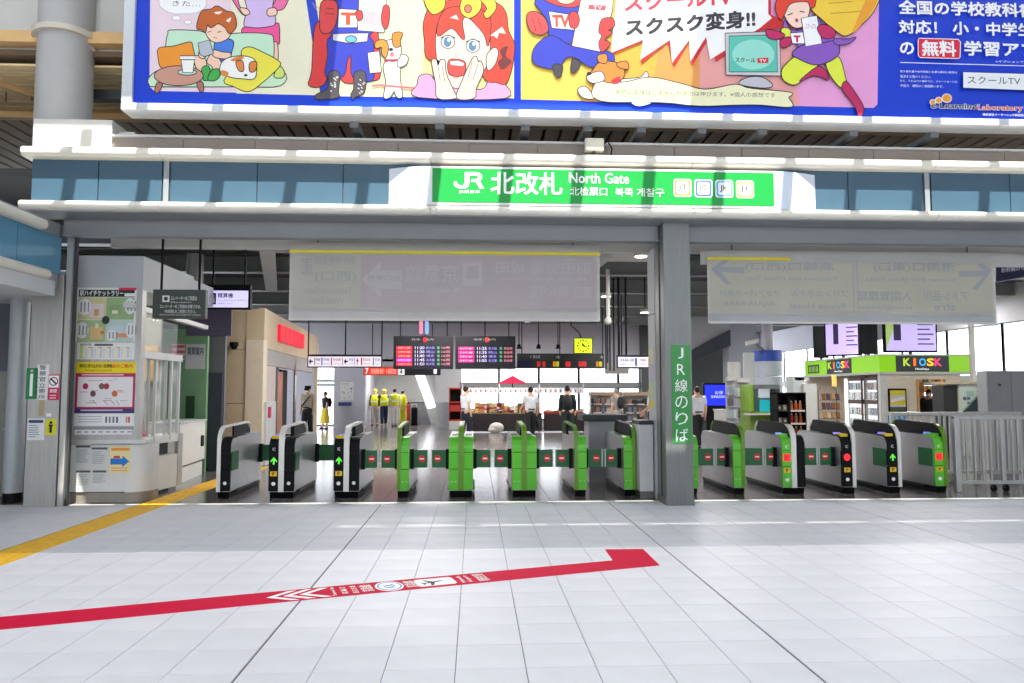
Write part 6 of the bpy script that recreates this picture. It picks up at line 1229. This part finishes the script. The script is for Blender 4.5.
# ================================================================== RIGHT-HAND SIDE INSIDE
XW = 15.5
for nm, z0, z1 in (('wall_right', 0, .85), ('wall_right_upper', 3.6, 4.8)): struct(B(nm, (XW, XW+.2, 13, 40, z0, z1), WALLG))
struct(B('wall_right_transom', (XW-.05, XW+.2, 13, 40, 1.83, 2.05), IB))
for i in range(10): window(13.4+2.6*i, 16+2.6*i, 2.05, 3.6, 0, .04, 'y', XW+.05); window(14+2.6*i, 16+2.6*i, .85, 1.83, 0, .04, 'y', XW+.05)
YP = 29.0
struct(B('wall_pier_right', (A(730, 390, YP).x, A(757, 390, YP).x, YP, YP+.8, 0, 4.8), mat('pier_lavender', (178, 176, 186), .5, 0, .04)))
struct(B('wall_back_far_right', (A(750, 390, 39.8).x, XW, 39.8, 40, 0, 4.8), WALLG))
struct(MB().prism([(A(690, 350, 28).x, A(690, 352, 28).z), (A(730, 350, 28).x, A(730, 345, 28).z), (A(730, 350, 28).x, 4.8), (A(690, 350, 28).x, 4.8)], 'y', 28, 32, mat('bulkhead_pale', (190, 188, 192), .5, 0, .04)).build('wall_bulkhead_sloped'))
struct(MB().prism([(A(690, 350, 27.9).x, A(690, 361, 27.9).z), (A(730, 350, 27.9).x, A(730, 346, 27.9).z), (A(730, 350, 27.9).x, A(730, 330, 27.9).z), (A(690, 350, 27.9).x, A(690, 351, 27.9).z)], 'y', 27.8, 28, mat('dark_slope', (64, 64, 74), .5, 0, .06)).build('trim_1'))
# blue screen
q0, q1 = A(703, 383.5, 24), A(731, 406, 24)
sc_ = thing('information_screen', 'black framed screen with a blue picture right of the steel column', 'screen', ((q0.x+q1.x)/2, 24, 0)); B('screen_case', (q0.x, q1.x, 24, 24.15, q1.z-.1, q0.z+.02), BLACK, sc_, .01); B('screen_stand', (q0.x+.1, q1.x-.1, 24.02, 24.12, 0, q1.z-.1), BLACK, sc_); P = Plane((0, 24, 0), (1, 0, 0), (0, 0, 1))
mb = MB(); P.rect(mb, q0.x+.06, q1.x-.03, q1.z+.02, q0.z-.05, em((24, 40, 235), 1.0), .003); mb.build('screen_picture', sc_); mb = MB(); ptext(mb, P, '品川駅\nSHINAGAWA', 711, 391, 727, 398, em((190, 200, 255), 1.0), h=.006); mb.build('screen_lettering', sc_)
# round pillar with blue band
Yp = 26; cx = A(768.5, 390, Yp).x; rr_ = A(782, 390, Yp).x-cx
rp = thing('round_pillar', 'thick round pillar with white cladding and a blue band near the window', 'pillar', (cx, Yp, 0)); zb = [GZ(y, Yp) for y in (350, 361, 376, 392)]
BLB = mat('pillar_blue', (56, 86, 190), .45, 0, .05); PWH = mat('pillar_cladding', (206, 212, 224), .4, 0, .04)
MB().cyl((cx, Yp, zb[1]), (cx, Yp, zb[0]), rr_+.01, BLB, 32).build('blue_band', rp, smooth=True); MB().cyl((cx, Yp, zb[2]+.01), (cx, Yp, zb[1]), rr_, PWH, 32).build('white_cladding', rp, smooth=True); MB().cyl((cx, Yp, 0), (cx, Yp, zb[2]-.01), rr_, PWH, 32).build('white_cladding', rp, smooth=True); MB().cyl((cx, Yp, zb[0]), (cx, Yp, 4.78), rr_-.3, WALLG, 24).build('pillar_core', rp, smooth=True)
B('pillar_board', (A(744, 390, 25.4).x, A(755, 390, 25.4).x, 25.4, 25.45, 0, GZ(352, 25.4)), LGREY, rp)
t_ = thing('cctv_camera', 'white camera and lamp cluster on top of the blue-banded pillar', 'camera', (cx-.9, 25, GZ(352, 25))); p = A(752, 342, 25)
MB().obox((p.x, 25, p.z), (1, 0, .25), (0, 0, 1), (0, 1, 0), .22, .07, .07, OFFW).build('camera_body', t_); MB().tube([(p.x+.15, 25, p.z), (p.x+.3, 25.2, p.z-.1), (cx-.3, Yp-.4, zb[0])], .04, MGREY, 8).build('bracket', t_)
# leaflet racks
def leaflets(label, x0, x1, y0, Y):
    a, b = A(x0, 400, Y).x, A(x1, 400, Y).x; zt = GZ(y0, Y); t_ = thing('leaflet_rack', label, 'leaflet rack', ((a+b)/2, Y, 0)); B('rack_back', (a, b, Y+.12, Y+.14, .05, zt), LGREY, t_); B('rack_foot', (a, b, Y-.1, Y+.2, 0, .05), MGREY, t_)
    B('rack_header', (a, b, Y-.02, Y+.12, zt-.04, zt+.07), OFFW, t_); r = random.Random(int(x0)); n = 5
    for i in range(n):
        z = .35+(zt-.55)*i/(n-.3); B('rack_shelf', (a, b, Y-.02, Y+.12, z, z+.015), LGREY, t_)
        for k in range(3): u0 = a+(b-a)*(k+.08)/3; B('leaflet', (u0, u0+(b-a)*.27, Y+.02, Y+.04, z+.015, z+.21), pm(r.choice(((226, 224, 228), (170, 176, 190), (120, 110, 120), (206, 190, 196), (190, 200, 206)))), t_)
leaflets('white leaflet rack standing nearest the blue screen', 727.5, 737, 379, 18.2); leaflets('white leaflet rack beside the green machine', 738, 750, 380.5, 18.0)
t_ = thing('lit_sign_box', 'narrow lit white sign box above the leaflet racks', 'sign', A(736, 379, 19)); p0, p1 = A(728.5, 362, 19), A(740.5, 379, 19); B('box_case', (p0.x, p1.x, 19, 19.1, p1.z, p0.z), OFFW, t_); B('box_face', ((p0.x+p1.x)/2, p1.x-.02, 18.995, 19, p1.z+.02, p0.z-.02), OFFW, t_); B('box_post', (p0.x+.1, p0.x+.15, 19.02, 19.08, 0, p1.z), MGREY, t_)
# small counter and white post in front of the racks
t_ = thing('white_bin', 'small white cabinet standing left of the leaflet racks', 'cabinet', A(723, 430, 18.6)); p0, p1 = A(719, 411, 18.6), A(727, 411, 18.6); B('cabinet_body', (p0.x, p1.x, 18.6, 19.0, 0, p0.z), OFFW, t_, .01); B('cabinet_top', (p0.x-.02, p1.x+.02, 18.58, 19.02, p0.z, p0.z+.04), LGREY, t_)
# green machine
Ym = 17.2; a, b = A(750.5, 400, Ym).x, A(780, 400, Ym).x; zt = GZ(384.5, Ym)
LIME = mat('lime_green', (124, 168, 36), .4, 0, .05)
gm = thing('green_machine', 'lime green service machine with grey hood and teal screen', 'machine', ((a+b)/2, Ym, 0)); B('cabinet_body', (a, b, Ym+.05, Ym+.7, 0, 1.1), mat('olive_lime', (120, 150, 60), .4, 0, .06), gm); B('side_panel', (a, A(754, 400, Ym).x, Ym, Ym+.7, 1.1, zt), LIME, gm, .02); B('hood', (A(754, 400, Ym).x, b, Ym, Ym+.7, zt-.1, zt), MGREY, gm); B('inner_back', (A(754, 400, Ym).x, b, Ym+.3, Ym+.34, 1.1, zt-.1), mat('machine_grey', (150, 152, 152), .5, 0, .05), gm)
P = Plane((0, Ym+.3, 0), (1, 0, 0), (0, 0, 1)); B('machine_post', (b-.1, b, Ym, Ym+.3, 1.1, zt-.1), DGREY, gm)
B('upper_screen', (A(763, 390, Ym).x, A(774, 390, Ym).x, Ym+.26, Ym+.3, GZ(398, Ym), GZ(388, Ym)), em((214, 218, 226), .6), gm); B('teal_screen', (A(761.5, 400, Ym).x, A(777, 400, Ym).x, Ym+.1, Ym+.14, GZ(413, Ym), GZ(400, Ym)), em((30, 150, 160), .7), gm); B('counter_shelf', (a-.1, b+.02, Ym-.1, Ym+.2, GZ(415.5, Ym), GZ(414, Ym)), OFFW, gm)
# drink rack
Yd = 16.3; a, b = A(777, 400, Yd).x, A(806, 400, Yd).x; zt = GZ(392.5, Yd); m_ = A(789, 400, Yd).x
dk = thing('drink_rack', 'black display rack with rows of orange bottles left of the kiosk', 'rack', ((a+b)/2, Yd, 0)); B('rack_back', (a, b, Yd+.36, Yd+.4, 0, zt), BLACK, dk); B('rack_divider', (m_-.02, m_+.02, Yd, Yd+.36, .1, zt-.1), BLACK, dk); B('rack_side', (a, a+.03, Yd, Yd+.4, 0, zt), BLACK, dk); B('rack_side', (b-.03, b, Yd, Yd+.4, 0, zt), BLACK, dk); B('rack_top', (a, b, Yd, Yd+.4, zt-.03, zt), BLACK, dk); B('rack_foot', (a, b, Yd, Yd+.4, 0, .1), BLACK, dk)
r = random.Random(9); kb = 0
for i in range(4):
    z = .30+.285*i; B('rack_shelf', (a, b, Yd, Yd+.36, z-.02, z), DGREY, dk)
    B('price_strip', (m_+.03, b-.03, Yd-.006, Yd, z-.03, z+.01), pm((226, 206, 190)), dk)
    for k in range(3):
        x = m_+.04+(b-m_-.08)*(k+.5)/3; c = ((206, 96, 40), (214, 120, 70), (196, 60, 40), (190, 130, 90))[(i+k) % 4]
        t_ = thing('drink_bottle', '%s drink bottle, %s on the %s shelf of the black rack' % (('orange', 'peach', 'red', 'tan')[(i+k) % 4], ('leftmost', 'middle one', 'rightmost')[k], ('bottom', 'second', 'third', 'top')[i]), 'bottle', (x, Yd+.1, z), 'drink bottles in the black rack'); MB().cyl((x, Yd+.1, z), (x, Yd+.1, z+.15), .036, pm(c), 10).build('bottle_body', t_, smooth=True); MB().cyl((x, Yd+.1, z+.15), (x, Yd+.1, z+.19), .034, pm(c), 10, .014).build('bottle_neck', t_, smooth=True); MB().cyl((x, Yd+.1, z+.19), (x, Yd+.1, z+.215), .017, W, 8).build('cap', t_)
    for k in range(2):
        x = a+.09+.12*k; t_ = thing('snack_pack', '%s snack pack on the %s shelf at the left of the black rack' % (('pale', 'grey-brown')[(i+k) % 2], ('bottom', 'second', 'third', 'top')[i]), 'pack', (x, Yd+.12, z), 'snack packs in the black rack'); MB().prism([(x-.05, z), (x+.05, z), (x+.04, z+.07), (x+.05, z+.12), (x-.05, z+.12), (x-.04, z+.07)], 'y', Yd+.08, Yd+.16, pm(((170, 160, 140), (120, 112, 100))[(i+k) % 2])).build('pack_body', t_); B('pack_label', (x-.025, x+.025, Yd+.075, Yd+.08, z+.03, z+.08), pm((222, 214, 196)), t_)
Yq = 17.6; a, b = A(795, 400, Yq).x, A(817, 400, Yq).x
wc = thing('white_cabinet', 'pale beige tall cabinet between the drink rack and the kiosk shelves', 'cabinet', ((a+b)/2, Yq, 0)); B('cabinet_body', (A(804, 400, Yq).x, b, Yq, Yq+.5, 0, GZ(383.5, Yq)), OFFW, wc, .01); B('cabinet_box', (a, A(807, 400, Yq).x, Yq+.1, Yq+.5, GZ(392, Yq), GZ(376, Yq)), LGREY, wc); B('cabinet_wing', (a, A(805, 400, Yq).x, Yq+.1, Yq+.5, 0, GZ(392, Yq)), LGREY, wc); B('cabinet_sign', (A(797, 380, Yq).x, A(811, 380, Yq).x, Yq+.1, Yq+.14, GZ(380, Yq), GZ(377, Yq)), OFFW, wc)
# ---- kiosk
KX0, KY0, KX1, KY1 = A(881, 390, 20).x, 20.0, A(961, 390, 20).x, 24.6
kk = thing('kiosk', 'kiosk stall with lime green canopy, colourful lettering and glass coolers', 'kiosk', ((KX0+KX1)/2, KY0, 0))
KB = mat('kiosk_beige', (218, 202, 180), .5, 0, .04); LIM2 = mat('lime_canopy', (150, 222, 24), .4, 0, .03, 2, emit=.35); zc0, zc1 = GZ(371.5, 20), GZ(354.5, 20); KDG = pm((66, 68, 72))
B('canopy', (KX0-.05, KX1+.35, KY0-.05, KY1, zc0, zc1), LIM2, kk, .01); B('canopy_lip', (KX0-.09, KX1+.39, KY0-.09, KY1+.05, zc0-.06, zc0), OFFW, kk)
B('kiosk_roof', (KX0-.05, KX1+.35, KY0-.05, KY1, zc1, zc1+.04), OFFW, kk)
P = Plane((0, KY0-.05, 0), (1, 0, 0), (0, 0, 1))
mb = MB(); a0, b1 = P.px(895.5, 354.3); a1, b0 = P.px(949, 371.5); P.slab(mb, a0, a1, zc0+.01, zc1-.01, KDG, .012); fb = mb.build('front_nameplate', kk)
KC = ((170, 205, 50), (240, 110, 40), (60, 170, 230), (250, 190, 30), (240, 60, 130))
mb = MB(); w_ = (a1-a0)*.74/5; s0 = a0+(a1-a0)*.13
for i, ch in enumerate('KIOSK'): text(mb, P, ch, s0+w_*(i+.03 if ch != 'I' else i+.32), s0+w_*(i+.97 if ch != 'I' else i+.66), zc0+(zc1-zc0)*.36, zc0+(zc1-zc0)*.84, em(KC[i], 1.0), .016, bold=.03)
text(mb, P, 'NewDays', s0+w_*1.55, s0+w_*3.3, zc0+(zc1-zc0)*.1, zc0+(zc1-zc0)*.25, em((235, 240, 240), .9), .016, bold=.02); mb.build('lettering', fb)
S_ = Plane((KX0-.05, 0, 0), (0, -1, 0), (0, 0, 1))
def sy(x): return AX(x, 380, KX0-.05).y
mb = MB(); S_.slab(mb, -sy(827.5), -sy(852), zc0+.01, zc1-.01, KDG, .012); fb = mb.build('side_nameplate', kk); mb = MB(); u0 = -sy(828.5); u1 = -sy(850.5); w_ = (u1-u0)/5
for i, ch in enumerate('KIOSK'): text(mb, S_, ch, u0+w_*(i+.03 if ch != 'I' else i+.32), u0+w_*(i+.97 if ch != 'I' else i+.66), zc0+(zc1-zc0)*.36, zc0+(zc1-zc0)*.84, em(KC[i], 1.0), .016, bold=.03)
text(mb, S_, 'NewDays', u0+w_*1.5, u0+w_*3.4, zc0+(zc1-zc0)*.1, zc0+(zc1-zc0)*.25, em((235, 240, 240), .9), .016, bold=.02); mb.build('lettering', fb)
mb = MB(); S_.slab(mb, -sy(808.5), -sy(819.5), zc0+.06, zc1-.12, KDG, .012); fb = mb.build('small_plate', kk)
for i in range(3): mb = MB(); u0 = -sy(809.5+3.4*i); u1 = -sy(812.2+3.4*i); S_.rect(mb, u0, u1, zc0+.1, zc1-.17, pm((150, 200, 70)), .016); mb.build('plate_icon', fb)
# front wall with service window
B('front_wall', (KX0, A(917, 390, 20).x, KY0, KY0+.1, 0, zc0), KB, kk); B('front_wall', (A(946, 390, 20).x, KX1, KY0, KY0+.1, 0, zc0), KB, kk); B('front_wall_top', (A(917, 390, 20).x, A(946, 390, 20).x, KY0, KY0+.1, GZ(379, 20), zc0), KB, kk); B('front_wall_low', (A(917, 390, 20).x, A(946, 390, 20).x, KY0, KY0+.1, 0, GZ(414.5, 20)), KB, kk)
B('corner_post', (KX0-.03, KX0+.15, KY0-.03, KY0+.1, 0, zc0), OFFW, kk)
WD = mat('window_wood', (206, 150, 84), .5, 0, .12, 4)
for x0, x1 in ((916.5, 918.5), (939.5, 943)): B('window_post', (A(x0, 390, 20).x, A(x1, 390, 20).x, KY0-.04, KY0+.1, GZ(414.5, 20), GZ(379, 20)), WD, kk)
B('service_shelf', (A(915, 390, 20).x, A(947, 390, 20).x, KY0-.2, KY0+.1, GZ(415.5, 20), GZ(414, 20)), STEEL, kk)
B('inner_backboard', (KX0+.3, KX1, KY0+1.7, KY0+1.75, 0, zc0), mat('inner_orange', (206, 140, 60), .6, 0, .2, 3), kk); B('rear_wall', (KX0, KX1, KY1-.1, KY1, 0, zc0), KB, kk)
for i in range(3):
    for j in range(5): x = A(918.5+4.2*j, 390, 21.5).x; B('inner_pack', (x, x+.1, 21.45, 21.6, 1.25+.3*i, 1.25+.3*i+.2), pm(random.choice(((220, 160, 60), (200, 80, 50), (230, 210, 160), (150, 100, 60)))), kk)
p0, p1 = A(887.5, 388.5, 20), A(906.5, 413, 20); pf = B('poster_frame', (p0.x, p1.x, KY0-.04, KY0, p1.z, p0.z), BLACK, kk, .01); Pk = Plane((0, KY0-.04, 0), (1, 0, 0), (0, 0, 1)); mb = MB(); Pk.rect(mb, p0.x+.04, p1.x-.04, p1.z+.05, p0.z-.05, pm((206, 200, 190)), .003); h_ = p0.z-p1.z
Pk.rect(mb, p0.x+.04, p1.x-.04, p1.z+h_*.35, p1.z+h_*.6, pm((232, 200, 40)), .004); Pk.rect(mb, p0.x+.04, p1.x-.04, p1.z+h_*.72, p0.z-.05, pm((222, 200, 60)), .004); Pk.rect(mb, p0.x+.04, p1.x-.04, p1.z+.05, p1.z+h_*.25, pm((70, 80, 60)), .004); Pk.shape(mb, [(p0.x+.06, p1.z+h_*.42), (p1.x-.06, p1.z+h_*.55), (p1.x-.06, p1.z+h_*.68), (p0.x+.06, p1.z+h_*.55)], pm((226, 222, 226)), .005); mb.build('poster_print', pf)
B('blue_panel', (A(887.5, 420, 20).x, A(906.5, 420, 20).x, KY0-.03, KY0, GZ(424.5, 20), GZ(416, 20)), pm((60, 150, 220)), kk)
# side wall with coolers and shelves
CWH = em((240, 246, 250), 1.1)
def cooler(x0, x1):
    y1, y0 = sy(x0), max(sy(x1), KY0+.12); B('cooler_case', (KX0+.1, KX0+.75, y0, y1, 0, zc0-.08), mat('cooler_brown', (96, 74, 62), .5, 0, .1), kk)
    for z0, z1 in ((.25, 1.22), (1.34, zc0-.22)):
        d = B('cooler_glow', (KX0+.085, KX0+.1, y0+.06, y1-.06, z0, z1), CWH, kk)
        n = 3 if z1-z0 > .8 else 2
        for i in range(n):
            zz = z0+.02+(z1-z0)*i/n; B('cooler_shelf', (KX0+.03, KX0+.085, y0+.06, y1-.06, zz-.015, zz), LGREY, d)
            m = max(3, int((y1-y0)/.16))
            for k in range(m): yy = y0+.1+(y1-y0-.2)*(k+.5)/m; MB().cyl((KX0+.055, yy, zz), (KX0+.055, yy, zz+.2), .03, pm(random.choice(((70, 110, 70), (190, 196, 190), (150, 90, 70), (90, 100, 120), (206, 206, 200)))), 8).build('drink', d)
        B('cooler_door', (KX0, KX0+.012, y0+.04, y1-.04, z0-.03, z1+.03), GLASS, kk)
        for b in ((y0+.03, y0+.08, z0-.05, z1+.05), (y1-.08, y1-.03, z0-.05, z1+.05), (y0+.03, y1-.03, z0-.06, z0-.01), (y0+.03, y1-.03, z1+.01, z1+.06)): B('cooler_frame', (KX0-.01, KX0+.03, b[0], b[1], b[2], b[3]), mat('cooler_brown', (96, 74, 62)), kk)
cooler(861.5, 878.3); cooler(843.5, 860.5)
B('lit_end', (KX0-.02, KX0, sy(846), sy(843), .3, zc0-.15), CWH, kk)
sr = thing('snack_stand', 'wire stand of brown snack packets at the kiosk corner', 'stand', (KX0-.3, 22.4, 0)); Yn = 19.6; a, b = A(823.5, 400, Yn).x, A(842, 400, Yn).x
for x in (a, b): MB().tube([(x, Yn+.3, 0), (x, Yn+.3, 1.62), (x+(.08 if x == a else -.08), Yn+.3, 1.7)], .012, MGREY, 6).build('stand_post', sr)
for i in range(5):
    z = .35+.25*i; B('stand_shelf', (a, b, Yn+.0, Yn+.3, z-.012, z), MGREY, sr)
    for k in range(4): x = a+(b-a)*(k+.5)/4; MB().obox((x, Yn+.12, z+.09), (1, 0, 0), (0, .3, 1), (0, 1, -.3), .05, .085, .025, pm(random.choice(((150, 90, 50), (196, 150, 90), (110, 60, 50), (220, 196, 150), (90, 70, 80))))).build('snack_packet', sr, .01)
B('stand_base', (a, b, Yn, Yn+.32, 0, .04), DGREY, sr); B('lamp_tube', (A(841, 380, Yn).x-.05, A(841, 380, Yn).x+.05, Yn+.35, Yn+.42, GZ(386, Yn), GZ(374.5, Yn)), em((250, 180, 90), 1.2), sr)
# screens on the kiosk roof
def tv(label, x0, x1, y0, y1, Y, rz, pic):
    p0, p1 = A(x0, y0, Y), A(x1, y1, Y); c = Vector(((p0.x+p1.x)/2, Y, (p0.z+p1.z)/2)); u = Vector((math.cos(rz), math.sin(rz), 0)); hw, hh = (p1.x-p0.x)/2/max(.3, math.cos(rz)), (p0.z-p1.z)/2
    t_ = thing('advert_screen', label, 'screen', (c.x, Y, zc1+.04)); n = u.cross(Vector((0, 0, 1))); MB().obox(c-n*.05, u, (0, 0, 1), n, hw, hh, .05, BLACK).build('screen_case', t_, bevel=.006); MB().cyl((c.x-n.x*.05, c.y-n.y*.05, zc1+.04), (c.x-n.x*.05, c.y-n.y*.05, c.z-hh), .05, DGREY, 10).build('screen_foot', t_)
    Pp = Plane(c-u*hw-Vector((0, 0, hh)), u, (0, 0, 1)); mb = MB()
    if pic:
        Pp.rect(mb, .05, 2*hw-.05, .05, 2*hh-.05, em((196, 178, 236), .85), .004); Pp.rect(mb, hw*pic[0], hw*pic[0]+hw*.28, hh*.7, 2*hh-.05, pm((70, 50, 96)), .006)
        for i in range(5): Pp.rect(mb, hw*pic[1], hw*(pic[1]+.6)-(.1*(i % 2)), 2*hh-.2-.14*i, 2*hh-.16-.14*i, pm((96, 84, 140)), .006)
        if pic[2]: Pp.shape(mb, [(.05, .1), (hw*.5, 2*hh-.05), (.05, 2*hh-.05)], em((170, 200, 110), .6), .005)
    else: Pp.rect(mb, .03, 2*hw-.03, .03, 2*hh-.03, mat('screen_off', (20, 26, 24), .5, 0, .1, spec=.15), .004)
    mb.build('screen_picture', t_)
tv('advert screen with lavender picture above the left end of the kiosk canopy', 829, 856, 322, 356, 23.2, R_(-40), (.5, 1.2, False)); tv('dark back of a screen box at the left end of the kiosk roof', 814, 829, 326, 358, 24.3, 0, None); tv('dark switched-off screen in the middle of the kiosk roof', 858, 880.5, 322, 354, 20.9, R_(20), None); tv('wide lavender advert screen above the front of the kiosk', 883.5, 938, 318, 352.5, 20.6, 0, (.35, 1.25, True))
person('kiosk clerk in black clothes inside the service window', 929.5, 21.0, 1.62, R_(130), BLK, BLK, sleeve='long', extras=('mask',))
# machines right of the kiosk
Yk = 17.5; t_ = thing('ticket_machine', 'pale green machine box with small panels right of the kiosk window', 'machine', A(972, 430, Yk)); a, b = A(959.5, 400, Yk).x, A(984, 400, Yk).x; B('machine_body', (a, b, Yk, Yk+.5, 0, GZ(384, Yk)), mat('machine_pale', (190, 200, 186), .5, 0, .06), t_, .02)
for x, y, w2, h2, c in ((966, 391, 8, 5, (150, 190, 170)), (963, 397, 3, 3, (90, 100, 110)), (967, 397, 3, 3, (100, 110, 120)), (967, 402, 3, 2, (110, 110, 120))): p = A(x, y, Yk); B('machine_panel', (p.x, p.x+w2*Yk/F_PX, Yk-.012, Yk, p.z-h2*Yk/F_PX, p.z), pm(c), t_)
B('dark_unit', (A(945, 400, Yk).x, a-.02, Yk+.05, Yk+.5, 0, GZ(385, Yk)), mat('dark_unit', (46, 46, 44), .5, 0, .1), t_); B('machine_shelf', (A(944, 400, Yk).x, b, Yk-.05, Yk+.5, GZ(384, Yk), GZ(381.5, Yk)), mat('shelf_tan', (190, 170, 140), .5, 0, .05), t_)
t_ = thing('tilted_board', 'dark teal tilted board leaning beside the pale green machine', 'board', A(975, 425, 15)); q = [A(x, y, 15) for x, y in ((963, 413), (980, 394), (989, 396), (989, 413))]; MB().prism([(v.x, v.z) for v in q], 'y', 15, 15.06, mat('teal_board', (56, 82, 80), .4, 0, .06)).build('board_panel', t_); p = A(982, 409, 14.98); B('board_plate', (p.x-.06, p.x+.06, 14.985, 15, p.z-.05, p.z+.04), OFFW, t_); B('board_stand', (q[1].x, q[2].x, 15.06, 15.3, 0, q[1].z-.3), DGREY, t_)
Yz = 14.0; t_ = thing('grey_cabinet', 'large grey metal cabinet with two doors at the right edge', 'cabinet', A(1010, 440, Yz)); a = A(988, 400, Yz).x; m_ = A(1012, 400, Yz).x; zt = GZ(370, Yz); B('cabinet_body', (a, a+2.2, Yz+.02, Yz+.3, 0, zt), GREYP, t_); CG = mat('cabinet_grey', (140, 140, 142), .5, .1, .05)
for x0, x1 in ((a, m_), (m_, m_+.95), (m_+.95, a+2.2)): B('cabinet_door', (x0+.005, x1-.005, Yz, Yz+.02, .05, zt-.02), CG, t_); MB().cyl(((x0+x1)/2, Yz-.02, 1.7), ((x0+x1)/2, Yz, 1.7), .025, DGREY, 10).build('door_lock', t_)
# beam, posts and navy sign at the far right
t_ = thing('steel_post', 'cream steel post standing in front of the bright right-hand windows', 'post', A(974, 420, 19)); p0, p1 = A(972.5, 380, 19), A(976.5, 380, 19); B('post_shaft', (p0.x, p1.x, 19, 19.1, 0, 4.32), CREAM, t_); B('post_base', (p0.x-.05, p1.x+.05, 18.95, 19.15, 0, .04), STEEL, t_)
t_ = thing('hanging_sign', 'navy hanging sign with white lettering at the far right under the beam', 'sign', A(1020, 282, 13.5)); Yn = 13.5; q = [A(x, y, Yn) for x, y in ((996, 263), (1060, 258), (1060, 271), (996, 282))]; MB().prism([(v.x, v.z) for v in q], 'y', Yn, Yn+.1, mat('navy_sign', (44, 38, 78), .4, 0, .05)).build('sign_case', t_); P = Plane((0, Yn, 0), (1, 0, 0), (0, 0, 1)); mb = MB(); ptext(mb, P, '新幹線のりば', 1001, 268, 1030, 273, pm((210, 206, 226)), h=.004, bold=.02, skew=.12); mb.build('lettering', t_)
MB().cyl((q[0].x+.3, Yn+.05, q[0].z-.02), (q[0].x+.3, Yn+.05, 4.78), .02, BLACK, 6).build('hanger_rod', t_)
bpy.data.scenes.remove(TMP)
bpy.context.view_layer.update()
